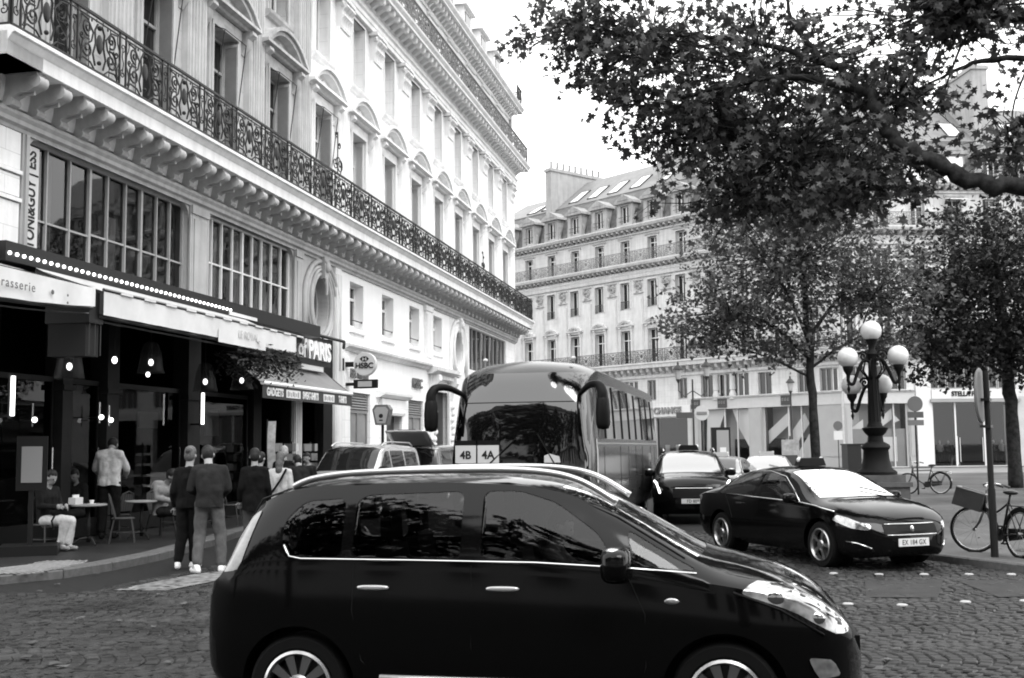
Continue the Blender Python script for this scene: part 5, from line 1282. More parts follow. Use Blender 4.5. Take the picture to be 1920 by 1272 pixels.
def seat(parent, x, y, z, m):
    b = MB(); b.box(x - .25, x + .25, y - .23, y + .23, z, z + .16)
    b.extr([(-.22, .1), (-.1, .1), (-.18, .62), (-.28, .62)], lambda p, t: (x + p[0], t, z + p[1]), y - .22, y + .22); b.extr([(-.27, .66), (-.19, .66), (-.2, .84), (-.27, .84)], lambda p, t: (x + p[0], t, z + p[1]), y - .13, y + .13); b.tube([(x - .23, y - .06, z + .6), (x - .23, y - .06, z + .7)], .012, 5)
    me = b.mesh('seat', m, 30); return place(me, 'seat', parent)
def mirror(root, sh, x, z, s, cap, size=1.0):
    y = s * (sh.side(x, z) + .11); m = MB(); m.sball((x, y, z), .1 * size, .6, 20, 12, (.62, 1.1, .72)); m.tube([(x + .02, s * (sh.side(x, z) - .03), z - .03), (x, y, z - .04)], .03, 6)
    o = m.build('wing_mirror', cap, root, True); return o
def plate(root, x, y, z, txt, front=1, rz=0):
    p = MB().box(-.006, .006, -.26, .26, -.055, .055).build('number_plate', PLATE, root); p.location = (x, y, z); p.rotation_euler = (0, 0, rz)
    if txt: text(txt, .10, BLACK_L, p, loc=(.008 * front, 0, -.003), rot=(R(90), 0, R(90) * front), depth=.001, bold=.001, fit=.045 * len(txt), sp=1.1); return p
def taxi_roof(root, x, z, base=BLACK, lit=True):
    o = MB().extr([(-.16, 0), (.16, 0), (.13, .13), (-.13, .13)], lambda p, t: (x + t, p[0] * 1.6, z + p[1]), -.07, .07).build('taxi_light', base, root)
    for s in (-1, 1): MB().ball((x, s * .21, z + .1), .045, 8, 6).build('taxi_lamp', mat('taxi_lens', .75, .2), root, True)
# --- foreground people carrier
MPV = dict(top=[(-1.95, .70), (-1.92, .80), (-1.86, .93), (-1.79, 1.12), (-1.72, 1.30), (-1.62, 1.45), (-1.48, 1.55), (-1.25, 1.605), (-.7, 1.635), (-.1, 1.63), (.2, 1.60), (.45, 1.535), (.75, 1.38), (1.0, 1.235), (1.2, 1.13), (1.4, 1.08), (1.65, 1.0), (1.84, .90), (1.96, .78), (2.03, .67), (2.07, .57)],
    bot=[(-1.95, .45), (-1.86, .30), (-1.6, .23), (1.7, .21), (2.0, .23), (2.07, .32)], zm=.62,
    wm=[(-1.95, .50), (-1.93, .62), (-1.87, .74), (-1.7, .81), (-1.3, .85), (1.2, .85), (1.55, .825), (1.8, .755), (1.95, .64), (2.03, .49), (2.07, .34)],
    belt=[(-1.95, .62), (-1.85, .96), (-1.5, 1.12), (-.5, 1.115), (.6, 1.07), (1.1, 1.0), (1.4, .95), (1.7, .88), (1.9, .77), (2.07, .52)],
    redge=[(-1.95, .66), (-1.88, .86), (-1.80, 1.05), (-1.71, 1.28), (-1.60, 1.43), (-1.44, 1.52), (-1.2, 1.565), (-.5, 1.585), (0, 1.57), (.3, 1.525), (.6, 1.40), (.9, 1.235), (1.15, 1.09), (1.3, 1.03), (1.6, .965), (1.85, .85), (2.0, .70), (2.07, .545)],
    wr=[(-1.95, .42), (-1.86, .58), (-1.6, .63), (-1, .645), (0, .635), (.35, .62), (.75, .655), (1.1, .70), (1.3, .72), (1.6, .70), (1.85, .61), (2.0, .47), (2.07, .25)],
    axles=(-1.27, 1.27), r=.322, spokes=10, rr=.68, inset=.03,
    windows=[[(-1.38, 1.19), (-1.31, 1.13), (-1.0, 1.13), (-1.0, 1.49), (-1.27, 1.47), (-1.39, 1.34)], [(-.93, 1.13), (-.26, 1.125), (-.26, 1.53), (-.86, 1.51), (-.93, 1.47)], [(-.14, 1.125), (.66, 1.095), (.56, 1.27), (.30, 1.46), (.08, 1.53), (-.14, 1.53)], [(.76, 1.085), (1.14, 1.055), (.98, 1.14), (.72, 1.30)]],
    screens=[(1.12, .30, .06, 5.25), (-1.80, -1.60, -.03, 5.35)], cabin=(-1.7, 1.12), floor=.5,
    lamps=[[(1.36, .93), (1.45, 1.00), (1.72, .955), (1.97, .78), (1.99, .68), (1.90, .68), (1.65, .83)], [(-1.79, 1.02), (-1.66, 1.04), (-1.56, 1.42), (-1.62, 1.38), (-1.73, 1.2)]])
YAW = math.atan2(-.46, 2.6)
C3 = thing('people_carrier', 'glossy black people carrier with silver roof rails crossing the foreground', 'car', (0, 0, 0), YAW)
sh = make_car(C3, MPV, PAINT_K, 1.04, True)
_mid = Vector((-.07, 7.07, 0)); _perp = Vector((-math.sin(YAW), math.cos(YAW), 0))
C3.location = _mid + _perp * (.86)
for s in (-1, 1):
    rl = [(-1.46, .57, 1.56), (-1.3, .58, 1.615), (-.95, .585, 1.65), (-.2, .575, 1.662), (.2, .57, 1.645), (.45, .565, 1.585), (.68, .565, 1.45)]
    MB().tube([(x, s * y, z) for x, y, z in spl3(rl, 6)], .022, 8).build('roof_rail', mat('rail_silver', .6, .3, metal=.8), C3, True)
    side_line(sh, [(-1.42, 1.20), (-1.38, 1.13), (-1.3, 1.115), (-.6, 1.11), (.2, 1.10), (.75, 1.072), (1.17, 1.04)], s, .004, .008).build('window_trim', CHROME, C3, True)
    side_line(sh, [(-1.85, 1.33), (-1.76, 1.47), (-1.5, 1.54), (-1, 1.575), (0, 1.575), (.3, 1.53), (.7, 1.36), (1.1, 1.12)], s, -.002, .008).build('roof_gutter', TRIM_K, C3, True)
    side_line(sh, [(-.78, .40), (-.1, .395), (.72, .385)], s, .008, .016).build('side_moulding', BRIGHT, C3, True)
    for x in (-.82, .0): MB().sball((x, s * (sh.side(x, .95) + .018), .945), .105, .7, 16, 8, (1, .16, .15)).build('door_handle', BRIGHT, C3, True); MB().ball((x, s * (sh.side(x, .95) - .012), .94), .07, 12, 8, (1.1, .2, .55)).build('handle_recess', TRIM_K, C3, True)
    mirror(C3, sh, .70, 1.1, s, PAINT_K, 1.45); MB().ball((.69, s * (sh.side(.7, 1.1) + .12), 1.185), .1, 12, 8, (.72, 1.15, .25)).build('mirror_cap', CHROME, C3, True)
    MB().ball((1.02, s * (sh.side(1.02, .88) + .0), .88), .04, 10, 6, (1.2, .25, .5)).build('side_indicator', LAMPG, C3, True)
    for pts in ([(-.95, 1.08), (-.96, .8), (-.9, .5), (-.7, .3)], [(-.20, 1.08), (-.20, .6), (-.2, .3)], [(.75, 1.05), (.86, .8), (.86, .5), (.8, .3)]): side_line(sh, pts, s, -.003, .006, 4).build('door_gap', TRIM_K, C3)
    side_panel(sh, rounded([(1.80, .56), (1.95, .54), (2.0, .44), (1.86, .43)], .03), s, .008, 8, 4).build('fog_lamp', LAMPG, C3, True)
    side_panel(sh, rounded([(1.86, .34), (2.0, .335), (2.02, .29), (1.88, .29)], .02), s, .008, 8, 3).build('running_light', mat('lamp_white', .8, .3), C3, True)
    seat(C3, .25, s * .36, .52, SEATM); seat(C3, -.62, s * .36, .55, SEATM)
for s in (-1, 1):
    for x, z, r_ in ((1.62, .905, .075), (1.86, .78, .062)):
        MB().ball((x, s * (sh.side(x, z) - .005), z), r_ * .75, 14, 10, (1.1, .45, .8)).build('lamp_reflector', CHROME, C3, True)
    side_line(sh, [(1.38, .935), (1.65, .835), (1.9, .685)], s, .008, .008).build('lamp_bezel', TRIM_K, C3, True)
MB().tube([(.72 + .05 * math.cos(a), .36 + .18 * math.sin(a), .95 + .17 * math.cos(a)) for a in [i * 6.283 / 20 for i in range(20)]], .014, 6, True).build('steering_wheel', TRIM_K, C3)
MB().extr([(.62, .7), (1.1, .7), (1.15, 1.0), (.95, 1.06), (.7, 1.0)], lambda p, t: (p[0], t, p[1]), -.66, .66).build('dashboard', TRIM_K, C3)
f0 = sh.front(.0, .6)
MB().box(f0 - .05, f0 + .01, -.35, .35, .5, .62).build('grille', TRIM_K, C3); plate(C3, f0 + .012, 0, .42, '')
MB().box(-1.99, -1.94, -.3, .3, .4, .55).build('bumper_insert', TRIM_K, C3)
# ------------------------------------------------------------------ other vehicles
SEDAN = dict(top=[(-2.42, .75), (-2.38, .9), (-2.3, 1.0), (-2.1, 1.06), (-1.8, 1.09), (-1.6, 1.17), (-1.2, 1.335), (-.8, 1.425), (-.3, 1.46), (.1, 1.45), (.4, 1.40), (.8, 1.24), (1.1, 1.09), (1.25, 1.02), (1.5, .985), (1.9, .90), (2.15, .80), (2.3, .68), (2.37, .55)],
    bot=[(-2.42, .45), (-2.25, .28), (-2, .2), (2, .18), (2.3, .22), (2.37, .32)], zm=.58,
    wm=[(-2.42, .6), (-2.38, .72), (-2.25, .82), (-1.9, .89), (-1.2, .915), (1.2, .915), (1.7, .89), (2.05, .8), (2.22, .68), (2.32, .52), (2.37, .36)],
    belt=[(-2.42, .70), (-2.3, .92), (-1.8, .99), (-1, .97), (.5, .93), (1.2, .9), (1.7, .83), (2.1, .72), (2.37, .5)],
    redge=[(-2.42, .73), (-2.3, .97), (-2, 1.03), (-1.6, 1.12), (-1.2, 1.275), (-.8, 1.365), (-.3, 1.40), (.1, 1.385), (.4, 1.33), (.8, 1.16), (1.1, 1.02), (1.3, .965), (1.6, .92), (2.0, .82), (2.25, .68), (2.37, .53)],
    wr=[(-2.42, .5), (-2.3, .66), (-1.9, .7), (-1.4, .66), (-.8, .62), (0, .61), (.4, .62), (.8, .68), (1.2, .75), (1.6, .75), (2.0, .68), (2.25, .5), (2.37, .28)],
    axles=(-1.41, 1.41), r=.335, spokes=5, pair=False, rr=.70,
    windows=[[(-1.46, 1.01), (-.42, .985), (-.42, 1.355), (-.8, 1.34), (-1.25, 1.22)], [(-.34, .985), (.88, .955), (.6, 1.11), (.28, 1.27), (0, 1.35), (-.34, 1.35)]],
    screens=[(1.17, .28, .08, 5.22), (-1.75, -.9, -.06, 5.25)], cabin=(-1.5, 1.1), floor=.45,
    lamps=[[(1.72, .715), (1.80, .79), (2.0, .755), (2.24, .66), (2.26, .58), (2.05, .61)], [(-2.33, .8), (-2.1, .86), (-2.1, .97), (-2.3, .95)]])
def sedan_details(c, sh, chrome=True, num='EX 184 GX', rails=False, sc=1.0, hz=.86):
    for s in (-1, 1):
        if chrome:
            side_line(sh, [(-1.42, 1.0), (-.4, .968), (.9, .935), (1.3, .9), (1.75, .83)], s, .005, .011).build('window_trim', CHROME, c, True)
            side_line(sh, [(-1.52, 1.0), (-1.27, 1.24), (-.8, 1.365), (-.2, 1.38), (.28, 1.30), (.62, 1.12), (.92, .945)], s, .004, .008).build('window_arch_trim', CHROME, c, True)
        for x in (-.75, .25): MB().box(x - .09, x + .09, s * (sh.side(x, hz) - .01) if s > 0 else s * (sh.side(x, hz) + .03), s * (sh.side(x, hz) + .03) if s > 0 else s * (sh.side(x, hz) - .01), hz - .012, hz + .012).build('door_handle', CHROME, c)
        for pts in ([(-.38, .97), (-.38, .6), (-.36, .26)], [(.9, .93), (.98, .7), (.95, .3)], [(-1.25, .98), (-1.1, .8), (-1.0, .6)]): side_line(sh, pts, s, -.002, .006, 4).build('door_gap', TRIM_K, c)
        mirror(c, sh, .78, .99, s, PAINT_K); MB().ball((.78, s * (sh.side(.78, .99) + .12), 1.03), .06, 8, 5, (.7, 1.1, .45)).build('mirror_cap', CHROME, c, True)
        side_line(sh, [(1.95, .42), (2.12, .4), (2.26, .33)], s, .006, .013).build('bumper_trim', CHROME, c, True)
    ys = [-.42 + .84 * i / 10 for i in range(11)]
    g = MB().grid(lambda u, v: (sh.front((u - .5) * .9, .52 + .14 * v) + .008, (u - .5) * .9, .52 + .14 * v), 14, 3); g.build('grille', TRIM_K, c)
    MB().tube([(sh.front(y, .665) + .01, y, .665) for y in ys], .01, 5).tube([(sh.front(y, .515) + .01, y, .515) for y in ys], .01, 5).build('grille_trim', CHROME, c, True)
    lo = MB().ball((sh.front(0, .59) + .012, 0, .59), .045, 8, 6, (.3, .8, 1.2)).build('emblem', CHROME, c, True)
    plate(c, sh.front(0, .40) + .018, 0, .41, num)
    # wiper and cowl
    MB().tube([(1.2, .5, sh.top(1.2) + .01), (1.05, .1, sh.top(1.05) + .03)], .01, 4).build('wiper', TRIM_K, c)
T1c = thing('taxi_sedan', 'glossy black sedan taxi with chrome window line parked by the right kerb', 'car', (4.84, 18.55, 0), R(-70))
sh1 = make_car(T1c, SEDAN, PAINT_K, 1.0, True)
sedan_details(T1c, sh1); taxi_roof(T1c, -.05, 1.455)
for s in (-1, 1): seat(T1c, .1, s * .36, .38, SEATM); seat(T1c, -.75, s * .36, .38, SEATM)
MB().extr([(.55, .6), (1.0, .6), (1.1, .93), (.75, .95)], lambda p, t: (p[0], t, p[1]), -.66, .66).build('dashboard', TRIM_K, T1c)
SUV = dict(top=[(-2.3, .8), (-2.27, 1.0), (-2.22, 1.25), (-2.12, 1.5), (-1.95, 1.62), (-1.5, 1.66), (-.6, 1.69), (.0, 1.68), (.35, 1.62), (.75, 1.42), (1.05, 1.24), (1.2, 1.17), (1.5, 1.13), (1.95, 1.06), (2.12, .95), (2.2, .8), (2.25, .62)],
    bot=[(-2.3, .5), (-2.15, .32), (-1.9, .24), (1.9, .22), (2.15, .26), (2.25, .36)], zm=.66,
    wm=[(-2.3, .6), (-2.26, .74), (-2.15, .85), (-1.8, .91), (1.4, .92), (1.75, .9), (2.0, .82), (2.13, .7), (2.2, .56), (2.25, .4)],
    belt=[(-2.3, .75), (-2.2, 1.05), (-1.8, 1.12), (0, 1.1), (1.1, 1.06), (1.6, 1.0), (2.0, .9), (2.25, .55)],
    redge=[(-2.3, .78), (-2.22, 1.15), (-2.12, 1.4), (-1.95, 1.54), (-1.5, 1.59), (-.5, 1.61), (0, 1.6), (.35, 1.54), (.75, 1.34), (1.05, 1.16), (1.25, 1.1), (1.6, 1.06), (2.0, .97), (2.15, .84), (2.25, .6)],
    wr=[(-2.3, .5), (-2.2, .64), (-1.8, .68), (0, .66), (.4, .68), (.8, .72), (1.2, .78), (1.7, .78), (2.0, .7), (2.15, .55), (2.25, .3)],
    axles=(-1.38, 1.4), r=.35, spokes=5, windows=[[(-1.9, 1.15), (-1.3, 1.14), (-1.3, 1.52), (-1.75, 1.5)], [(-1.2, 1.14), (-.35, 1.13), (-.35, 1.55), (-1.2, 1.54)], [(-.27, 1.13), (.85, 1.1), (.5, 1.36), (.1, 1.55), (-.27, 1.55)]],
    screens=[(1.12, .28, .06, 5.2), (-2.24, -2.05, -.03, 5.35)], lamps=[[(1.72, .86), (1.8, .96), (2.0, .92), (2.13, .80), (2.1, .76), (1.95, .82)], [(-2.2, .95), (-2.0, 1.0), (-2.0, 1.12), (-2.2, 1.1)]])
SKYGL = mat('screen_glass_opaque', .02, .03, spec=1.0, coat=1.0)
SKYGL.node_tree.nodes['Principled BSDF'].inputs['IOR'].default_value = 2.1
T2c = thing('taxi_suv', 'dark crossover taxi with a pale reflecting windscreen behind the black sedan', 'car', (4.37, 28.5, 0), R(-96.9))
sh2 = make_car(T2c, SUV, PAINT_K, 1.0, False, SKYGL)
g = MB().grid(lambda u, v: (sh2.front((u - .5) * .9, .62 + .2 * v) + .008, (u - .5) * .9, .62 + .2 * v), 14, 3); g.build('grille', TRIM_K, T2c)
MB().tube([(sh2.front(y, .83) + .01, y, .83) for y in [-.45 + .09 * i for i in range(11)]], .012, 5).build('grille_trim', CHROME, T2c, True)
plate(T2c, sh2.front(0, .50) + .02, 0, .54, 'FD 809'); taxi_roof(T2c, -.1, 1.69)
for s in (-1, 1):
    mirror(T2c, sh2, .8, 1.16, s, PAINT_K, 1.15); MB().ball((.8, s * (sh2.side(.8, 1.16) + .13), 1.22), .08, 8, 5, (.7, 1.1, .45)).build('mirror_cap', CHROME, T2c, True)
    side_line(sh2, [(1.78, .99), (1.95, .94), (2.06, .83), (2.1, .72)], s, .014, .024).build('running_light', mat('lamp_lit', .8, emit=2.0), T2c, True)
    MB().tube([(x, s * .62, z) for x, z in ((-1.7, 1.66), (-1.4, 1.72), (-.3, 1.73), (.1, 1.68))], .018, 6).build('roof_rail', CHROME, T2c, True)
T3c = thing('taxi_sedan', 'silver-pillared dark taxi half hidden behind the crossover taxi', 'car', (6.75, 37.2, 0), R(-112))
sh3 = make_car(T3c, SEDAN, GREYP, 1.0, False); sedan_details(T3c, sh3, True, ''); taxi_roof(T3c, -.05, 1.455, mat('taxi_sign_white', .7, .4))
T4c = thing('taxi_sedan', 'pale taxi with a bright windscreen and white roof sign at the back of the rank', 'car', (8.75, 39.5, 0), R(-104))
sh4 = make_car(T4c, SEDAN, WHITEP, 1.0, False, SKYGL); sedan_details(T4c, sh4, False, ''); taxi_roof(T4c, -.05, 1.455, mat('taxi_sign_white', .7))
VAN = dict(top=[(-2.5, .9), (-2.48, 1.3), (-2.44, 1.7), (-2.35, 1.88), (-2.0, 1.94), (-.5, 1.96), (.5, 1.95), (.95, 1.86), (1.35, 1.6), (1.7, 1.32), (1.85, 1.22), (2.1, 1.14), (2.3, 1.02), (2.42, .85), (2.48, .65)],
    bot=[(-2.5, .45), (-2.3, .3), (2.2, .25), (2.48, .38)], zm=.75, wm=[(-2.5, .8), (-2.45, .9), (-2.2, .95), (1.8, .96), (2.1, .92), (2.3, .8), (2.42, .62), (2.48, .42)],
    belt=[(-2.5, .85), (-2.4, 1.2), (1.0, 1.18), (1.7, 1.1), (2.1, 1.0), (2.48, .58)], redge=[(-2.5, .88), (-2.45, 1.5), (-2.35, 1.76), (-2.0, 1.83), (.4, 1.85), (.9, 1.76), (1.3, 1.5), (1.65, 1.24), (1.9, 1.13), (2.2, 1.02), (2.4, .82), (2.48, .62)],
    wr=[(-2.5, .7), (-2.35, .78), (-2, .8), (.4, .78), (1.0, .8), (1.5, .84), (1.9, .85), (2.2, .76), (2.4, .55), (2.48, .35)], axles=(-1.55, 1.6), r=.34,
    windows=[[(-2.1, 1.2), (-.9, 1.2), (-.9, 1.74), (-2.0, 1.72)], [(-.8, 1.2), (.35, 1.2), (.35, 1.76), (-.8, 1.76)], [(.45, 1.2), (1.45, 1.17), (1.1, 1.5), (.75, 1.74), (.45, 1.76)]],
    screens=[(1.72, .85, .08, 5.2), (-2.47, -2.38, -.02, 5.35)], lamps=[[(1.95, .92), (2.05, 1.02), (2.3, .9), (2.4, .75), (2.2, .78)], [(-2.45, .9), (-2.3, .9), (-2.3, 1.2), (-2.45, 1.2)]])
V1 = thing('passenger_van', 'silver passenger van with roof rails parked by the souvenir shop', 'van', (-4.15, 32.1, 0), R(-102))
shv = make_car(V1, VAN, SILVER, 1.0, False)
for s in (-1, 1):
    MB().tube([(x, s * .72, z) for x, z in ((-2.1, 1.88), (-1.8, 1.98), (0, 2.0), (.5, 1.98), (.75, 1.9))], .02, 6).build('roof_rail', mat('rail_silver', .6), V1, True); mirror(V1, shv, 1.4, 1.25, s, TRIM_K, 1.4)
plate(V1, shv.front(0, .5) + .02, 0, .52, '')
V2 = thing('people_carrier', 'dark grey people carrier with its tailgate raised behind the silver van', 'car', (-2.85, 41.0, 0), R(78))
shw = make_car(V2, VAN, GREYP, 1.0, False)
tg = MB().grid(lambda u, v: (-2.4 - .95 * v - .1 * math.sin(v * 3), (u - .5) * (1.5 - .1 * v), 1.9 + .52 * v - .1 * math.sin(u * 3.14) * 0 + .06 * math.sin(v * 3.1)), 8, 8).build('tailgate', SILVER, V2, True)
md = tg.modifiers.new('s', 'SOLIDIFY'); md.thickness = .06
MB().box(-3.3, -3.24, -.3, .3, 2.36, 2.44).build('tailgate_handle', TRIM_K, V2)
for s in (-1, 1): MB().tube([(-2.4, s * .7, 1.5), (-2.95, s * .7, 2.12)], .015, 5).build('gas_strut', IRON, V2)
V3 = thing('sedan', 'dark car glimpsed between the raised tailgate and the coach', 'car', (-2.3, 47.5, 0), R(-102)); shx = make_car(V3, SUV, GREYP, 1.0, False)
for s in (-1, 1): mirror(V3, shx, .8, 1.16, s, GREYP, 1.3)
# --- coach
BUS = dict(top=[(-6.1, 2.6), (-6.07, 3.1), (-5.95, 3.36), (-5.6, 3.44), (4.3, 3.47), (5.0, 3.44), (5.45, 3.34), (5.8, 3.12), (5.98, 2.8), (6.08, 2.3), (6.14, 1.7), (6.18, 1.1)],
    bot=[(-6.1, .5), (-5.9, .34), (5.9, .32), (6.18, .4)], zm=.9, kb=1.0, wm=[(-6.1, 1.04), (-6.05, 1.24), (-5.8, 1.33), (5.5, 1.34), (5.85, 1.31), (6.03, 1.19), (6.12, .98), (6.18, .64)],
    belt=[(-6.1, 1.5), (-5.9, 1.7), (5.6, 1.7), (6.0, 1.5), (6.18, 1.0)], redge=[(-6.1, 2.4), (-6.0, 3.0), (-5.7, 3.2), (4.6, 3.24), (5.3, 3.12), (5.75, 2.85), (5.98, 2.5), (6.1, 1.9), (6.18, 1.05)],
    wr=[(-6.1, .95), (-5.9, 1.16), (-5.5, 1.22), (4.5, 1.23), (5.4, 1.2), (5.8, 1.14), (6.0, 1.04), (6.12, .85), (6.18, .53)], axles=(-2.9, 3.6), r=.5, gap=.07, spokes=8, rr=.58, inset=.05, windows=[], screens=[])
CO = thing('coach', 'tall black and grey touring coach with drooping mirrors facing the camera', 'coach', (1.44, 26.5, 0), R(-102.7))
COACHG = mat('coach_paint_grey', .045, .2, .15, 1.0, spec=.4)
shb = make_car(CO, BUS, COACHG, 1.0, False)
KGLASS = mat('coach_glass', .003, .02, spec=1.0, coat=.6)
def fr(y, z): return shb.front(y, z)
def scr(u, v):
    z = .62 + 2.55 * v; w = 1.28 * (1 - .10 * max(0, (v - .7) / .3) ** 2); y = (u * 2 - 1) * w
    y = math.copysign(min(abs(y), shb.side(5.3, z) - .004), y); return (fr(abs(y), z) + .012, y, z)
ws = MB().grid(scr, 30, 24).build('windscreen', KGLASS, CO, True)
MB().tube([(fr(abs(y), 2.62) + .016, y, 2.62) for y in [-1.0 + .1 * i for i in range(21)]], .008, 4).build('screen_joint', TRIM_K, CO)
for s in (-1, 1):
    wb_ = side_panel(shb, rounded([(-5.7, 1.95), (5.2, 1.95), (5.0, 3.02), (-5.7, 3.02)], .15), s, .006, 40, 8).build('window_band', KGLASS, CO, True)
    for i in range(8): x = -4.6 + i * 1.28; side_line(shb, [(x, 1.96), (x, 2.5), (x, 3.0)], s, .01, .02, 4).build('window_divider', TRIM_K, CO)
    side_line(shb, [(-5.9, 1.86), (0, 1.86), (5.5, 1.86)], s, .006, .02).build('body_strip', mat('strip_mid', .3, .4), CO)
    for x in (-5.0, -4.0, -2.0, -.6, .8, 2.2, 4.6): side_line(shb, [(x, .45), (x, 1.0), (x, 1.8)], s, .001, .008, 4).build('panel_gap', TRIM_K, CO)
    side_line(shb, [(-5.9, 1.12), (0, 1.12), (5.6, 1.12)], s, .001, .008, 4).build('panel_gap', TRIM_K, CO)
    for x in (-1.3, .1, 1.5): MB().box(x - .08, x + .08, s * 1.335, s * 1.35, .78, .84).build('hatch_lock', TRIM_K, CO)
    # drooping mirror arm and housing
    y0 = s * 1.12; a = [(5.8, s * 1.1, 2.78), (6.08, s * 1.3, 2.9), (6.26, s * 1.48, 2.9), (6.33, s * 1.56, 2.78), (6.33, s * 1.57, 2.6)]
    m = MB(); m.tube(spl3(a, 5), [.045 + .003 * i for i in range(21)], 10); m.lathe([(.07, 2.74), (.115, 2.62), (.13, 2.4), (.125, 2.2), (.1, 2.12), (.02, 2.1)], 14, (6.33, s * 1.57, 0)); m.build('mirror', TRIM_K, CO, True)
    # pale grab panel beside the screen
    side_panel(shb, rounded([(5.45, 1.15), (5.62, 1.15), (5.6, 1.95), (5.45, 1.95)], .05), s, .01, 6, 8).build('door_edge', mat('strip_pale2', .5, .4), CO, True)
    MB().ball((5.1, s * .85, 3.47), .05, 8, 6, (1, 1, .7)).build('marker_lamp', mat('lamp_white', .8), CO, True)
for y, t in ((-.98, '4B'), (-.55, '4A')):
    x = fr(abs(y), 1.74) + .03; p = MB().box(-.01, .01, -.2, .2, -.19, .13).build('route_card', mat('paper_white', .55, .6), CO); p.location = (x, y, 1.72); p.rotation_euler = (0, 0, -.12 if y < -.8 else -.06)
    MB().box(-.008, .012, -.2, .2, .135, .22).build('card_header', TRIM_K, p); text(t, .2, BLACK_L, p, loc=(.014, 0, -.05), rot=(R(90), 0, R(90)), depth=.001, bold=.006)
MB().extr([(-.14, -.07), (.15, -.07), (.13, .04), (-.05, .09), (-.14, .05)], lambda q, t: (t, q[0], q[1]), -.01, .01).build('dash_card', mat('paper_white', .55), CO).location = (fr(.55, 1.62) + .03, .62, 1.6)
for s in (-1, 1): MB().ball((fr(.95, .85) + .02, s * .95, .85), .16, 12, 8, (.3, 1, .55)).build('headlight', LAMPG, CO, True)
MB().tube([(fr(.5, 1.45) + .03, -.6, 1.45), (fr(.2, 1.9) + .04, -.05, 1.95)], .014, 5).build('wiper', TRIM_K, CO); MB().tube([(fr(.5, 1.45) + .03, .7, 1.45), (fr(.2, 2) + .04, .35, 2.05)], .014, 5).build('wiper', TRIM_K, CO)
sg = MB()
text('AAA', .34, mat('letter_pale', .5, .5), CO, name='side_lettering', loc=(-3.6, -1.35, 1.5), rot=(R(90), 0, 0), depth=.002, sx=.8)
text('AAA', .34, mat('letter_pale', .5), CO, name='side_lettering', loc=(-3.6, 1.35, 1.5), rot=(R(90), 0, R(180)), depth=.002, sx=.8)
# ------------------------------------------------------------------ street furniture and bicycles
CASTI = mat('cast_iron_green_black', .008, .6, spec=.1); GLOBE = mat('opal_globe', .62, .25)
LP = thing('street_lamp', 'ornate cast-iron candelabra lamp with five white globes on a stone pedestal', 'street lamp', (10.15, 32.0, .12), 0)
MB().box(-.68, .68, -.68, .68, 0, .5).box(-.74, .74, -.74, .74, .5, .62).box(-.6, .6, -.6, .6, .62, .82).build('pedestal', mat('pedestal_stone', .09, .7, .2, 3), LP)
MB().lathe([(.55, .82), (.55, .9), (.42, 1.0), (.36, 1.25), (.34, 1.5), (.40, 1.58), (.36, 1.66), (.22, 1.74), (.2, 1.9), (.30, 2.0), (.36, 2.12), (.22, 2.16), (.17, 2.3), (.15, 2.9), (.125, 3.6), (.11, 4.1), (.16, 4.2), (.10, 4.3), (.08, 4.38), (.12, 4.5), (.17, 4.62)], 24, cap=False).build('column', CASTI, LP, 45)
for i in range(10): a = i * .6283; MB().tube([(.17 * math.cos(a), .17 * math.sin(a), 2.3), (.135 * math.cos(a), .135 * math.sin(a), 3.55)], .018, 4).build('flute', CASTI, LP)
MB().ball((0, 0, 4.86), .29, 24, 16).build('globe', GLOBE, LP, True)
for x, y, z, cup in ((-.72, -.1, 4.1, 3.72), (.70, -.1, 4.14, 3.76), (-.46, .5, 3.35, 2.98), (.42, .55, 3.37, 3.0)):
    MB().ball((x, y, z), .29, 24, 16).build('globe', GLOBE, LP, True)
    d = Vector((x, y, 0)).normalized(); r0 = Vector((x, y, 0)).length
    q = lambda f, zz: (d.x * r0 * f, d.y * r0 * f, zz)
    a = MB(); a.tube(spl3([q(.1, cup + .25), q(.35, cup + .3), q(.6, cup), q(.8, cup - .35), q(1.0, cup - .3), q(1.0, cup + .0)], 5), .05, 8)
    a.lathe([(.03, cup - .3), (.06, cup - .1), (.13, z - .36), (.15, z - .25), (.12, z - .22)], 14, (x, y, 0), cap=False); a.lathe([(.01, cup - .62), (.05, cup - .5), (.02, cup - .42), (.06, cup - .36)], 10, (x, y, 0))
    a.tube([(d.x * (.26 + .16 * (1 - i / 16) * math.cos(i * .7)), d.y * (.26 + .16 * (1 - i / 16) * math.cos(i * .7)), cup + .42 + .16 * (1 - i / 16) * math.sin(i * .7)) for i in range(16)], .03, 6)
    a.build('lamp_arm', CASTI, LP, True)
for i in range(6):
    a = i * 1.047; MB().tube([(.14 * math.cos(a), .14 * math.sin(a), 3.5), (.34 * math.cos(a), .34 * math.sin(a), 3.75), (.26 * math.cos(a), .26 * math.sin(a), 4.0), (.12 * math.cos(a), .12 * math.sin(a), 4.05)], .025, 5).build('scroll', CASTI, LP, True)
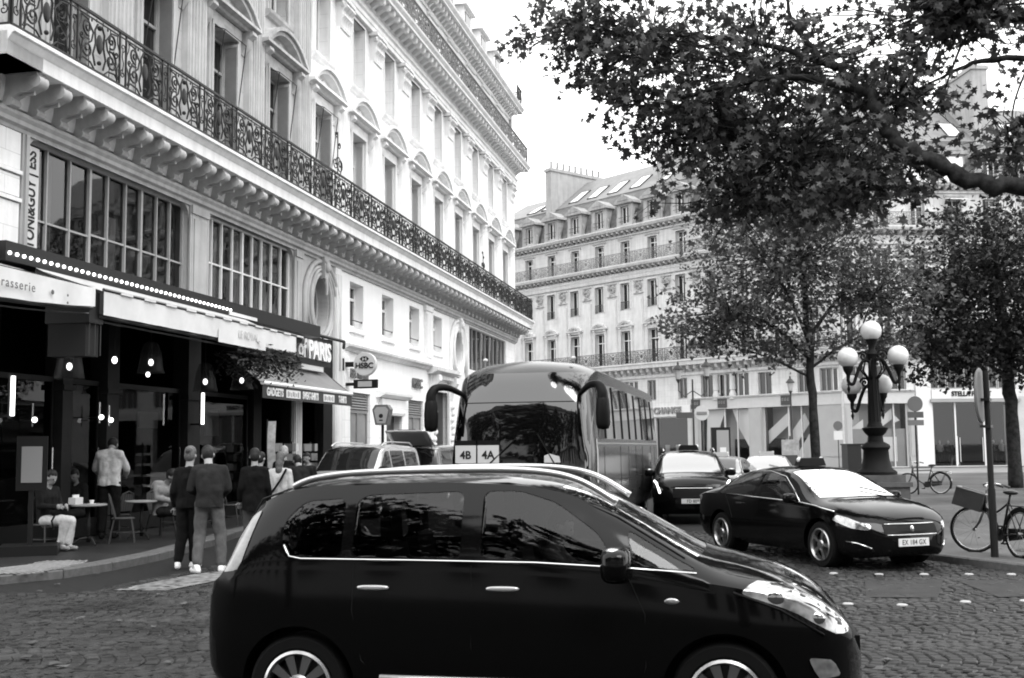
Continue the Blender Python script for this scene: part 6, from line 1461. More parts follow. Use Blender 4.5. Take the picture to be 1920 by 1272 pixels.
def lantern_post(x, y, h, label, heads=((0, 0),)):
    t = thing('lantern_post', label, 'street lamp', (x, y, .0), 0, 'old lantern posts across the square')
    MB().lathe([(.16, 0), (.16, .5), (.1, .6), (.06, .9), (.045, h - 1.2), (.05, h - 1.0)], 10).build('post', IRON_FAR, t, True)
    for dx, dz in heads:
        if dx: MB().tube([(0, 0, h - 1.6), (dx * .6, 0, h - 1.9), (dx, 0, h - 1.6), (dx, 0, h - 1.0 + dz)], .03, 6).build('arm', IRON_FAR, t)
        z = h - 1.0 + dz
        MB().lathe([(.12, z), (.22, z + .5)], 6, (dx, 0, 0)).build('lantern_glass', mat('lantern_glass', .4, .2), t)
        MB().lathe([(.28, z + .5), (.26, z + .56), (.12, z + .72), (.05, z + .78), (.06, z + .86), (.01, z + .95)], 8, (dx, 0, 0)).lathe([(.04, z - .2), (.13, z)], 8, (dx, 0, 0)).build('lantern_cap', IRON_FAR, t)
lantern_post(17.1, 70, 6.1, 'slim single-lantern post left of the near tree trunk across the square'); lantern_post(9.5, 60, 6.3, 'lantern post with two side lanterns beside the exchange bureau', ((-.75, 0), (.75, .15), (0, 1.2)))
def sign_post(x, y, h, label, disc, plates, z0=.12, rz=0, r=.03, m=None, face=None):
    t = thing('sign_post', label, 'road sign', (x, y, z0), rz); MB().tube([(0, 0, 0), (0, 0, h)], r, 8).build('post', IRON, t)
    dz, dr = disc; d = MB().lathe([(.01, -.015), (dr, -.015), (dr + .006, 0), (dr, .015), (.01, .015)], 28, (0, -r - .02, dz), axis='y').build('sign_disc', m or mat('sign_back_grey', .14, .5), t, 30)
    if face: MB().lathe([(.01, .017), (dr * .97, .017), (dr * .97, .019), (.01, .019)], 28, (0, -r - .02, dz), axis='y').build('sign_face', face, t)
    for z, w_, h_, c in plates: MB().box(-w_ / 2, w_ / 2, -r - .03, -r - .01, z - h_ / 2, z + h_ / 2).build('sign_plate', mat('plate_%d' % int(c * 100), c, .5), t)
    return t
sign_post(13.3, 37.7, 3.2, 'round sign with two plates on a post, a bicycle chained below', (2.98, .25), ((2.62, .52, .2, .1), (2.36, .52, .18, .16)))
s4 = sign_post(18.5, 65, 3.1, 'small round sign above a white plate against the grey shopfront', (2.85, .26), ((2.3, .5, .5, .6),), .0, 0, .025, mat('sign_grey2', .12, .5))
ne = sign_post(9.6, 58, 3.7, 'round sign with a dark bar on the lantern post by the exchange bureau', (3.45, .38), (), 0, 0, .04, mat('sign_rim', .4, .5), mat('sign_face_pale', .5, .5)); MB().box(-.26, .26, -.11, -.09, 3.38, 3.52).build('sign_bar', mat('bar_grey', .2, .5), ne); MB().box(-1.3, -.42, -.08, -.05, 3.2, 3.5).build('direction_plate', mat('plate_8', .08, .5), ne)
eg = thing('sign_post', 'large round road sign seen edge-on, its post holding the bicycle with a crate', 'road sign', (7.08, 17.0, .12), R(-122))
MB().tube([(0, 0, 0), (0, 0, 1.0)], .055, 10).tube([(0, 0, 1.0), (0, 0, 2.75)], .045, 10).build('post', IRON, eg); MB().lathe([(.01, -.02), (.40, -.02), (.42, 0), (.40, .02), (.01, .02)], 32, (0, -.09, 2.38), axis='y').build('sign_disc', mat('sign_back_grey', .14), eg, 30)
MB().box(-.1, .1, -.1, .05, 2.3, 2.34).box(-.1, .1, -.1, .05, 1.9, 1.94).build('clamp', IRON, eg)
ub = thing('utility_cabinet', 'dark tall utility cabinet beside the lamp pedestal', 'cabinet', (17.9, 60.5, .0), R(10)); MB().box(-.42, .35, -.4, .3, 0, 1.75).build('cabinet', IRON, ub); MB().box(.35, .5, -.38, .28, .05, 1.6).build('side_panel', mat('cabinet_side', .22, .6, .4, 6), ub); MB().box(-.46, .52, -.44, .34, 1.75, 1.82).build('lid', IRON, ub)
pb = thing('advert_panel', 'dark framed advertising panel with a pale poster by the white drapes', 'advert panel', (10.95, 60.0, 0), 0); MB().box(-.55, .45, -.12, .12, .3, 2.75).box(-.1, .1, -.06, .06, 0, .3).build('frame', IRON, pb); MB().box(-.28, .36, -.14, -.12, .6, 2.6).build('poster', mat('poster_mid', .3, .5), pb); MB().box(-.12, .2, -.15, -.14, .7, 1.7).build('poster_figure', mat('poster_white', .7), pb)
ib = thing('notice_board', 'pale notice board on a post in front of the draped shop window', 'notice board', (16.0, 66, 0), 0); MB().tube([(0, 0, 0), (0, 0, 2.3)], .05, 6).build('post', IRON, ib); MB().box(-.5, .5, -.06, .0, 1.2, 2.1).build('board', mat('board_grey', .3, .6, .3, 4), ib); MB().box(-.4, .4, -.05, .0, .5, 1.2).build('lower_board', mat('board_dark', .06, .6), ib)
def ring(c, r, rt, n=28, ns=6, ax=None):
    return MB().tube([(c[0] + r * math.cos(2 * math.pi * i / n), c[1], c[2] + r * math.sin(2 * math.pi * i / n)) for i in range(n)], rt, ns, True)
def bicycle(label, loc, rz, steer, crate=False, lean=0.0, basket_label=None):
    t = thing('bicycle', label, 'bicycle', loc, rz); t.rotation_euler = (lean, 0, rz); K = mat('bike_black', .012, .35); CH = CHROME; W = .34
    def wheel_(x, parent, name='wheel'):
        o = ring((0, 0, 0), W, .02).build(name, TYRE, parent, True); o.location = (x, 0, W)
        ring((0, 0, 0), W - .03, .012).build('rim', mat('bike_rim', .45, .25, metal=.8), o, True)
        s = MB()
        for i in range(14): a = i * 6.283 / 14; s.tube([(0, .02 * (-1) ** i, 0), ((W - .03) * math.cos(a), 0, (W - .03) * math.sin(a))], .0018, 3)
        s.lathe([(.025, -.04), (.025, .04)], 8, axis='y'); s.build('spokes', mat('spoke', .3, .3, metal=.8), o)
        return o
    wheel_(-.53, t)
    MB().tube([(-.53 + (W + .035) * math.cos(a), 0, W + (W + .035) * math.sin(a)) for a in [R(20) + R(190) * i / 14 for i in range(15)]], .022, 5).build('mudguard', K, t, True)
    f = MB(); bb, hd, st, ra = (-.1, 0, .3), (.36, 0, .78), (-.24, 0, .78), (-.53, 0, W)
    f.tube(spl3([bb, (.15, 0, .42), (.36, 0, .74)], 5), .02, 8); f.tube(spl3([st, (.1, 0, .62), (.37, 0, .70)], 5) if crate else [st, (.36, 0, .76)], .016, 8); f.tube([bb, st, (-.28, 0, .9)], .017, 8); f.tube([(.33, 0, .88), (.40, 0, .62)], .022, 8)
    for s in (-1, 1): f.tube([(ra[0], s * .05, ra[2]), (bb[0], s * .03, bb[2])], .01, 6); f.tube([(ra[0], s * .05, ra[2]), (st[0], s * .02, st[2])], .009, 6)
    f.build('frame', K, t, True)
    MB().ball((-.29, 0, .94), .13, 12, 8, (1.05, .75, .32)).build('saddle', K, t, True)
    cr = MB(); cr.lathe([(.085, -.05), (.095, -.05), (.095, -.044), (.085, -.044)], 20, bb, axis='y'); cr.tube([(bb[0], -.06, bb[2]), (bb[0] + .1, -.07, bb[2] - .13)], .012, 5).tube([(bb[0], .06, bb[2]), (bb[0] - .1, .07, bb[2] + .13)], .012, 5).box(bb[0] + .05, bb[0] + .15, -.16, -.07, bb[2] - .145, bb[2] - .12).box(bb[0] - .15, bb[0] - .05, .07, .16, bb[2] + .12, bb[2] + .145)
    cr.build('crankset', IRON, t)
    cg = MB().extr([(-.6, .28), (-.05, .2), (.02, .3), (-.05, .4), (-.6, .42)], lambda p, q: (p[0], q, p[1]), -.075, -.05).build('chain_guard', K, t)
    MB().box(-.82, -.3, -.06, .06, .735, .75).tube([(-.75, .06, .74), (-.55, .06, W)], .008, 4).tube([(-.75, -.06, .74), (-.55, -.06, W)], .008, 4).build('rear_rack', K, t)
    MB().box(-.9, -.86, -.05, .05, .66, .72).build('rear_lamp', PLATE, t); MB().box(-.905, -.885, -.03, .03, .42, .48).build('reflector', PLATE, t)
    fk = bpy.data.objects.new('front_fork', None)
    h = MB(); 
    for s in (-1, 1): h.tube([(.0, s * .045, .62 - .0), (.06, s * .05, .45), (.13, s * .05, W)], .011, 6)
    h.tube([(0, -.045, .62), (0, .045, .62)], .014, 6).tube([(0, 0, .62), (-.04, 0, .95)], .014, 6)
    fo = h.build('front_fork', K, t, True); fo.location = (.40, 0, 0); fo.rotation_euler = (0, 0, steer)
    wheel_(.13, fo)
    hb = MB().tube(spl3([(-.3, .3, 1.02), (-.14, .29, 1.06), (-.02, .16, 1.04), (-.03, 0, 1.0), (-.02, -.16, 1.04), (-.14, -.29, 1.06), (-.3, -.3, 1.02)], 5), .012, 6).build('handlebar', CH, fo, True)
    for s in (-1, 1): MB().tube([(-.33, s * .3, 1.015), (-.2, s * .295, 1.05)], .018, 8).build('grip', K, fo)
    if crate:
        C = MB(); a, b, z0, z1 = (.05, .47), (-.22, .22), .64, .92; Cm = mat('crate_grey', .03, .6, .2, 5)
        for (x0, x1, y0, y1, za, zb) in ((a[0], a[1], b[0], b[1], z0, z0 + .015), (a[0], a[0] + .015, b[0], b[1], z0 + .015, z1), (a[1] - .015, a[1], b[0], b[1], z0 + .015, z1), (a[0] + .015, a[1] - .015, b[0], b[0] + .015, z0 + .015, z1), (a[0] + .015, a[1] - .015, b[1] - .015, b[1], z0 + .015, z1)): C.box(x0, x1, y0, y1, za, zb)
        co = C.build('crate', Cm, fo); co.rotation_euler = (0, R(-14), 0)
        co.location = (.13, 0, -.02)
        r_ = MB()
        for p, q in (((a[0], b[0]), (a[1], b[0])), ((a[1], b[0]), (a[1], b[1])), ((a[1], b[1]), (a[0], b[1])), ((a[0], b[1]), (a[0], b[0]))): r_.tube([(p[0], p[1], z1), (q[0], q[1], z1)], .014, 6)
        ro = r_.build('crate_rim', mat('crate_rim', .16, .4), fo); ro.rotation_euler = (0, R(-14), 0); ro.location = (.13, 0, -.02)
    return t
bicycle('dark town bicycle with a big front crate leaning on the edge-on sign post', (7.28, 17.35, .12), R(100), R(48), True, R(4))
bicycle('black bicycle chained to the sign post with two plates', (13.75, 38.4, .12), R(176), R(-32), False)
bicycle('bicycle cut off by the right edge of the picture', (8.75, 17.5, .12), R(20), R(10), False)
# ------------------------------------------------------------------ people: one continuous remeshed body each, clothes and hair as children
BASE = dict(pel=(0, 0, .95), wai=(0, 0, 1.10), che=(0, .0, 1.31), nek=(0, -.01, 1.49), hea=(0, .02, 1.63), s=(.165, -.015, 1.395), e=(.225, -.04, 1.12), w=(.235, .06, .90), p=(.09, 0, .92), k=(.10, .03, .50), a=(.10, -.03, .085), t=(.12, .12, .035))
def joints(**kw):
    J = {}
    for n in ('pel', 'wai', 'che', 'nek', 'hea'): J[n] = Vector(kw.get(n, BASE[n]))
    for n in ('s', 'e', 'w', 'p', 'k', 'a', 't'):
        b = BASE[n]; J[n + 'R'] = Vector(kw.get(n + 'R', b)); J[n + 'L'] = Vector(kw.get(n + 'L', (-b[0], b[1], b[2])))
    return J
def blob(segs, balls, vox, name, m, parent, it=3, fold=0.0, hem=None):
    b = MB()
    for a, ra, c, rc in segs:
        a, c = Vector(a), Vector(c); b.tube([tuple(a), tuple((a + c) / 2), tuple(c)], [ra, (ra + rc) / 2, rc], 10); b.ball(tuple(a), ra, 10, 6); b.ball(tuple(c), rc, 10, 6)
    for c, r, sc in balls: b.ball(tuple(c), r, 12, 8, sc)
    o = bpy.data.objects.new('tmp', b.mesh('tmp'))
    md = o.modifiers.new('r', 'REMESH'); md.mode = 'VOXEL'; md.voxel_size = vox; sm = o.modifiers.new('s', 'SMOOTH'); sm.factor = .5; sm.iterations = it
    me = evaluated([o])
    me.materials.clear(); me.materials.append(m); me.name = name; me.polygons.foreach_set('use_smooth', [True] * len(me.polygons))
    if fold:
        cs = [(v.co.copy(), v.normal.copy()) for v in me.vertices]; out = []
        for c, nn in cs: out += list(c + nn * (abs(noise.noise(Vector((c.x * 9, c.y * 9, c.z * 5)))) * fold * 1.3 + .004))
        if hem is not None: out = [max(v, hem + .012 * math.sin(out[i - 2] * 25)) if i % 3 == 2 else v for i, v in enumerate(out)]
        me.vertices.foreach_set('co', out)
        me.update()
    return place(me, name, parent)
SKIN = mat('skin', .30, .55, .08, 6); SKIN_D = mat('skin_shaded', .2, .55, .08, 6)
def hand_mb(w, e):
    """palm with four curled fingers and a thumb"""
    d = (w - e).normalized(); sd = d.cross(Vector((0, 1, .3))).normalized(); n = d.cross(sd); m = MB(); c = w + d * .045
    m.ball(tuple(c), .042, 10, 8, (.8, .8, 1.1))
    for i in range(4):
        b = c + sd * (-.026 + .0175 * i) + d * .03; l = (.062, .072, .068, .052)[i]; m.tube([tuple(b), tuple(b + d * l * .5 + n * .008), tuple(b + d * l * .85 + n * .03)], [.0095, .009, .007], 6)
    t = c + sd * -.03; m.tube([tuple(t), tuple(t - sd * .028 + d * .02 + n * .015), tuple(t - sd * .03 + d * .05 + n * .02)], [.011, .010, .008], 6)
    return m
def person(label, loc, rz, J, top, legs, shoes, hair, sc=1.0, sleeve=1.0, skin=None, hairstyle='short', coat=0.0, group=None, tw=1.0):
    t = thing('person', label, 'person', loc, rz, group); t.scale = (sc, sc, sc); skin = skin or SKIN; j = J
    X = Vector((.075, 0, 0)); hd = (j['hea'] - j['nek']).normalized()
    segs = [(j['nek'] - hd * .05, .06, j['hea'] - hd * .03, .055), (j['che'], .11, j['nek'] - hd * .05, .06)]
    for q in (-1, 1): segs += [(j['pel'] + X * q * .8, .09, j['wai'] + X * q * .8, .085), (j['wai'] + X * q * .9, .10, j['che'] + X * q * 1.05, .10)]
    for S in 'RL':
        segs += [(j['nek'] - hd * .06, .055, j['s' + S], .055), (j['che'] + (j['s' + S] - j['che']) * .4, .085, j['s' + S], .058), (j['s' + S], .055, j['e' + S], .042), (j['e' + S], .042, j['w' + S], .028), (j['pel'] + (j['p' + S] - j['pel']) * .6, .085, j['p' + S], .08), (j['p' + S], .08, j['k' + S], .058), (j['k' + S], .058, j['a' + S], .038), (j['a' + S], .042, j['t' + S], .032)]
    fw = Vector((0, 1, 0)); fw = (fw - hd * fw.dot(hd)).normalized(); rt = fw.cross(hd); h = j['hea']
    balls = [(h + hd * .03, .098, (.82, .98, 1.12)), (h - hd * .05 + fw * .025, .07, (.85, .95, .9)), (h + fw * .098 - hd * .01, .018, (.8, 1, 1.3)), (h + rt * .083 - hd * .005, .022, (.5, 1, 1.3)), (h - rt * .083 - hd * .005, .022, (.5, 1, 1.3))]
    body = blob(segs, balls, .014, 'body', skin, t, 2)
    ex = MB()
    for S in 'RL': ex.add(hand_mb(j['w' + S], j['e' + S]))
    bm = bmesh.new(); bm.from_mesh(body.data); tm = ex.mesh('x', skin, True); bm.from_mesh(tm); bm.to_mesh(body.data); bm.free(); bpy.data.meshes.remove(tm)
    MB().ball(tuple(h + fw * .088 + rt * .034 + hd * .012), .011, 6, 5).ball(tuple(h + fw * .088 - rt * .034 + hd * .012), .011, 6, 5).build('eyes', BLACK_L, t)
    MB().tube([tuple(h + fw * .088 + rt * .02 - hd * .055), tuple(h + fw * .094 - hd * .056), tuple(h + fw * .088 - rt * .02 - hd * .055)], .005, 5).build('mouth', mat('lips', .12, .5), t)
    # hair
    hb = [(h + hd * .055 - fw * .012, .103, (.86, .98, .98)), (h - fw * .045 + hd * .0, .088, (.92, .8, 1.1))]
    if hairstyle == 'long': hb += [(h - fw * .06 - hd * .1, .08, (.95, .7, 1.4)), (h - fw * .06 - hd * .2, .07, (1, .6, 1.2))]
    if hairstyle == 'bun': hb += [(h - fw * .11 + hd * .07, .05, (1, 1, 1))]
    if hairstyle != 'bald': 
        ho = blob([], hb, .013, 'hair', hair, t, 2)
        bm = bmesh.new(); bm.from_mesh(ho.data)
        for v in list(bm.verts):
            d = v.co - h
            if d.dot(fw) > .035 and d.dot(hd) < .065: bm.verts.remove(v)
        bm.to_mesh(ho.data); bm.free()
    # clothes
    segs = [(j['che'], .115 * tw, j['nek'] - hd * .07, .07)]
    hem = j['pel'].z - .07 - coat; segs += [(j['pel'] + Vector((0, 0, -.13 - coat)), .116 * tw, j['wai'], .104 * tw)]
    for q in (-1, 1): segs += [(j['pel'] + X * q * .95 + Vector((0, 0, -.13 - coat)), .116 * tw, j['wai'] + X * q * .9, .102 * tw), (j['wai'] + X * q * .9, .108 * tw, j['che'] + X * q * 1.1, .112 * tw)]
    for S in 'RL': 
        segs += [(j['nek'] - hd * .075, .062, j['s' + S], .066), (j['che'] + (j['s' + S] - j['che']) * .35, .09 * tw, j['s' + S] - Vector((0, 0, .02)), .068), (j['s' + S], .06, j['e' + S], .05)]
        if sleeve > .5: segs += [(j['e' + S], .052, j['e' + S] + (j['w' + S] - j['e' + S]) * .95, .04)]
    blob(segs, [], .018, 'top', top, t, 3, .016, hem)
    segs = []
    for S in 'RL': segs += [(j['pel'] + (j['p' + S] - j['pel']) * .5 + Vector((0, 0, -.03)), .098, j['p' + S], .096), (j['p' + S], .096, j['k' + S], .076), (j['k' + S], .078, j['k' + S] + (j['a' + S] - j['k' + S]) * .86, .062)]
    blob(segs, [], .018, 'trousers', legs, t, 3, .016)
    for S in 'RL':
        a, to = j['a' + S], j['t' + S]; d = (to - a); d.z = 0; d = d.normalized() if d.length > 0 else Vector((0, 1, 0)); f = Vector((a.x, a.y, to.z + .012))
        blob([(f - d * .05, .042, f + d * .06, .045), (f + d * .06, .045, f + d * .17, .036), (f - d * .04 + Vector((0, 0, .02)), .042, a + Vector((0, 0, -.005)), .046)], [], .013, 'shoe', shoes, t, 2)
    return t
CLOTH = lambda n, g: mat('cloth_' + n, g, .9, .2, 14, .3, 40)
BLK, GRY, MID, WHT, DKG = CLOTH('black', .005), CLOTH('grey', .018), CLOTH('mid', .085), CLOTH('white', .45), CLOTH('charcoal', .012)
HD, HL, HG = mat('hair_dark', .02, .5, .3, 40), mat('hair_light', .2, .5, .3, 40), mat('hair_grey', .32, .6, .3, 40); SNK = mat('sneaker_white', .68, .6)
person('man in a grey sweater and light trousers with white sneakers, head bowed', (-4.55, 17.15, 0), R(14), joints(pel=(0, -.02, .95), wai=(.01, -.02, 1.1), che=(.0, .04, 1.3), nek=(-.02, .11, 1.46), hea=(-.03, .19, 1.575), sR=(.18, .03, 1.38), sL=(-.18, .05, 1.38), eR=(.24, .02, 1.12), wR=(.16, .24, 1.02), eL=(-.25, .05, 1.12), wL=(-.12, .26, 1.05), kR=(.15, .02, .5), aR=(.17, -.04, .085), tR=(.2, .1, .035), kL=(-.12, .05, .5), aL=(-.15, -.12, .11), tL=(-.2, .0, .035)), GRY, MID, SNK, HD, 1.10)
person('woman with pale tied hair in a black top and black trousers beside the man', (-5.02, 17.75, 0), R(-4), joints(kR=(.07, .04, .5), aR=(.07, .02, .085), tR=(.1, .16, .035), kL=(-.1, 0, .5), aL=(-.12, -.1, .1), tL=(-.16, .04, .035), eR=(.24, .0, 1.13), wR=(.2, .2, 1.0)), BLK, BLK, SNK, mat('hair_fair', .1, .5, .4, 40), 1.06, hairstyle='bun')
SIT = dict(pel=(0, 0, .52), wai=(0, -.02, .68), che=(0, .0, .90), nek=(0, .02, 1.08), hea=(0, .07, 1.21), s=(.18, 0, 1.01), p=(.1, .05, .50), k=(.11, .46, .50), a=(.1, .44, .085), t=(.11, .6, .035))
def sit(**kw):
    d = {}
    for k, v in SIT.items():
        if len(k) > 1: d[k] = v
        else: d[k + 'R'] = v; d[k + 'L'] = (-v[0], v[1], v[2])
    d.update(eR=(.23, .06, .75), wR=(.12, .3, .74), eL=(-.24, .06, .75), wL=(-.1, .3, .74)); d.update(kw); return joints(**d)
person('seated woman in white cropped trousers and dark jacket with a bag on her lap', (-8.05, 19.8, .13), R(-112), sit(kR=(.06, .47, .52), kL=(-.07, .46, .5), aR=(.05, .36, .1), tR=(.06, .52, .04), aL=(-.06, .42, .085), tL=(-.06, .58, .04)), DKG, WHT, CLOTH('tan', .22), HD, 1.02, hairstyle='long')
bg_ = thing('handbag', 'black handbag lying on the lap of the woman in white trousers', 'bag', (-7.8, 19.68, .70), R(-112)); MB().ball((0, 0, .09), .15, 14, 8, (1.1, .6, .62)).build('pouch', BLK, bg_, True); MB().tube([(-.13, .04, .08), (-.2, .02, -.06), (-.2, .05, -.2)], .016, 5).build('strap', BLK, bg_); MB().tube([(.1, .04, .08), (.19, .03, -.05), (.19, .08, -.2)], .016, 5).build('strap', BLK, bg_)
person('dim seated figure behind the woman in white trousers', (-8.55, 22.4, .13), R(170), sit(), DKG, DKG, BLK, HD, 1.0, skin=SKIN_D)
person('waiter in a white shirt and dark trousers seen from behind', (-7.85, 22.25, .14), R(8), joints(nek=(0, .08, 1.47), hea=(0, .2, 1.55), che=(0, .03, 1.31), eR=(.25, .1, 1.15), wR=(.2, .3, 1.05), eL=(-.25, .1, 1.15), wL=(-.2, .3, 1.05)), WHT, BLK, BLK, HD, 1.16, skin=SKIN_D)
person('slumped sitter with pale sleeves and pale shoes beside the standing couple', (-6.85, 22.3, .13), R(-105), sit(che=(.05, .1, .88), nek=(.08, .18, 1.04), hea=(.1, .27, 1.15), wR=(.15, .45, .68), wL=(-.05, .42, .78), kR=(.11, .46, .5), aR=(.1, .52, .085), tR=(.1, .68, .035)), CLOTH('pale', .22), DKG, SNK, HD, 1.04, skin=SKIN_D)
person('person in a black coat seen from behind, walking past the black car', (-4.5, 19.9, 0), R(12), joints(aR=(.1, -.12, .1), tR=(.11, .04, .035), kL=(-.1, .1, .5), aL=(-.1, .15, .085), tL=(-.1, .3, .035)), BLK, MID, SNK, HD, 1.04, coat=.14, tw=1.08)
pw = person('woman in a white top with a dark shoulder strap, back turned', (-4.32, 21.2, 0), R(-6), joints(), WHT, DKG, SNK, mat('hair_fair', .1), 1.0, sleeve=0.3, hairstyle='long')
MB().tube([(.16, -.14, 1.46), (.05, -.155, 1.25), (-.12, -.15, 1.02), (-.2, -.06, .9)], .022, 5).build('bag_strap', BLK, pw)
person('grey-haired man in a dark suit with a white collar by the souvenir racks', (-5.05, 25.2, .0), R(15), joints(), BLK, BLK, BLK, HG, 1.07, coat=.1, tw=1.1)
person('stooping man in a charcoal jacket near the rear of the black car', (-4.3, 23.2, 0), R(25), joints(che=(0, .1, 1.27), nek=(0, .2, 1.42), hea=(0, .3, 1.52), sR=(.2, .1, 1.37), sL=(-.2, .1, 1.37), eR=(.27, .12, 1.1), eL=(-.27, .12, 1.1), wR=(.2, .32, 1.0), wL=(-.2, .32, 1.0)), DKG, DKG, BLK, HD, 1.03, tw=1.06)
person('dark-haired passer-by in a black jacket behind the stooping man', (-5.0, 22.6, 0), R(-20), joints(), BLK, DKG, BLK, HD, 1.0)
person('passer-by in a charcoal coat beyond the grey-haired man', (-4.9, 27.2, 0), R(160), joints(), DKG, BLK, BLK, HD, .98, coat=.1)
person('driver of the black people carrier seen dimly through the glass', C3.matrix_basis @ Vector((.13, .36, .12)), YAW - R(90), sit(eR=(.2, .2, .82), wR=(.12, .42, .86), eL=(-.2, .2, .82), wL=(-.12, .42, .86), kR=(.11, .4, .42), aR=(.1, .5, .22), tR=(.1, .6, .2), kL=(-.11, .4, .42), aL=(-.1, .5, .22), tL=(-.1, .6, .2)), MID, DKG, BLK, HD, .92)
person('distant pedestrian in pale trousers walking past the boutique', (33.2, 86.0, .0), R(95), joints(kR=(.1, .2, .52), aR=(.1, .25, .1), tR=(.1, .4, .06), kL=(-.1, -.05, .5), aL=(-.1, -.35, .15), tL=(-.1, -.22, .05), eR=(.24, -.15, 1.15), wR=(.24, -.12, .92)), BLK, CLOTH('cream', .4), BLK, HD, 1.0)
# ------------------------------------------------------------------ trees
BARK = mat('plane_bark', .026, .9, .7, 6.0, 1.0, 9)
LOBE = [(-90, .12), (-62, .55), (-40, .42), (-12, .95), (10, .5), (40, .92), (62, .56), (90, 1.15), (118, .56), (140, .92), (170, .5), (192, .95), (220, .42), (242, .55)]
def leaf_pts(p, up, nrm, s, simple=False):
    u = up.normalized(); n = (nrm - u * nrm.dot(u)); n = n.normalized() if n.length > 1e-5 else u.orthogonal().normalized(); r = u.cross(n)
    if simple: L = ((-90, .2), (-20, .7), (35, .6), (90, 1.05), (145, .6), (200, .7))
    else: L = LOBE
    out = []
    for a, l in L:
        c, d = l * math.cos(R(a)) * s, l * math.sin(R(a)) * s; q = p + r * c + u * d + n * (-.25 * c * c / s); out.append((q.x, q.y, q.z))
    return out
def crown(rn, blobs, per, size, twig=.35, simple=False, hang=.5):
    """leaf clusters on twigs spread through ellipsoids: (centre, radii, clusters, shell)"""
    leaves = []; TW = crown.twigs = MB()
    for c, rad, n, shell in blobs:
        c = Vector(c)
        for _ in range(n):
            d = Vector((rn.gauss(0, 1), rn.gauss(0, 1), rn.gauss(0, 1))).normalized(); rr = rn.random() ** shell
            if noise.noise(Vector((d.x * 2.1 + c.x, d.y * 2.1, d.z * 2.1 + c.z))) < -.12 * rr * 1.6: rr *= .75
            p = c + Vector((d.x * rad[0], d.y * rad[1], d.z * rad[2])) * rr
            td = Vector((rn.gauss(0, 1) + d.x, rn.gauss(0, 1) + d.y, rn.gauss(0, .6) - hang)).normalized(); k = rn.randint(int(per * .6), int(per * 1.4))
            if not simple or rn.random() < .5:
                m_ = p + (c - p) * .3 + Vector((rn.gauss(0, .1), rn.gauss(0, .1), rn.gauss(0, .08))); TW.tube([tuple(p + td * twig), tuple(p), tuple(m_), tuple(p + (c - p) * min(.6, 1.2 / max((c - p).length, .1)))], [.003, .006, .010, .014], 4, cap=False)
            for j in range(k):
                q = p + td * twig * (j / k) + Vector((rn.gauss(0, 1), rn.gauss(0, 1), rn.gauss(0, .8))) * twig * .32
                up = Vector((rn.gauss(0, 1), rn.gauss(0, 1), rn.gauss(0, .7) - hang)); nm = Vector((rn.gauss(0, .8), rn.gauss(0, .8), rn.gauss(0, .8) + .8))
                leaves.append((q, up, nm, size * rn.uniform(.6, 1.15)))
    return leaves
def make_tree(label, base, limbs, leaves, lm, simple=False, singles=0, key=None, name='plane_tree'):
    t = thing(name, label, 'tree', base)
    b = Vector(base)
    tr = MB()
    for pts, rs in limbs:
        P = spl3([tuple(Vector(p) - b) for p in pts], 5); n = len(P); m = len(rs) - 1
        rr = [rs[min(int(i / (n - 1) * m), m - 1)] * (1 - (i / (n - 1) * m - min(int(i / (n - 1) * m), m - 1))) + rs[min(int(i / (n - 1) * m) + 1, m)] * (i / (n - 1) * m - min(int(i / (n - 1) * m), m - 1)) for i in range(n)]
        rr = [r * (1 + .10 * math.sin(i * 1.9) + .06 * math.sin(i * 4.3)) for i, r in enumerate(rr)]; P = [(x + rs[0] * .25 * math.sin(i * 1.3), y, z + rs[0] * .2 * math.sin(i * 2.1)) if 0 < i < len(P) - 1 and z + b.z > 3 else (x, y, z) for i, (x, y, z) in enumerate(P)]
        o = MB().tube(P, rr, 10)
        o.build('trunk' if pts is limbs[0][0] else 'branch', BARK, t, True)
    if key: leaves.sort(key=key)
    cm = MB()
    for i, (q, up, nm, s) in enumerate(leaves):
        if i < singles:
            me = cached(('leaf', i % 5), lambda: MB().poly(leaf_pts(Vector((0, 0, 0)), Vector((0, 0, 1)), Vector((.0, 1, 0)), 1.0)).mesh('leaf', lm)); o = place(me, 'leaf', t)
            u = up.normalized(); n = (nm - u * nm.dot(u)).normalized(); r = n.cross(u)
            o.matrix_local = Matrix(((r.x * s, n.x * s, u.x * s, q.x - b.x), (r.y * s, n.y * s, u.y * s, q.y - b.y), (r.z * s, n.z * s, u.z * s, q.z - b.z), (0, 0, 0, 1)))
        else: cm.poly(leaf_pts(q - b, up, nm, s, simple))
    tag(cm.build('crown', lm, t), kind='stuff')
    tw = crown.twigs; tw.v = [(v[0] - b.x, v[1] - b.y, v[2] - b.z) for v in tw.v]; tag(tw.build('twigs', BARK, t), kind='stuff')
    return t
def pick(p, X, Y): return [(x, y, z) for x, y, z in p]
rn = random.Random(11)
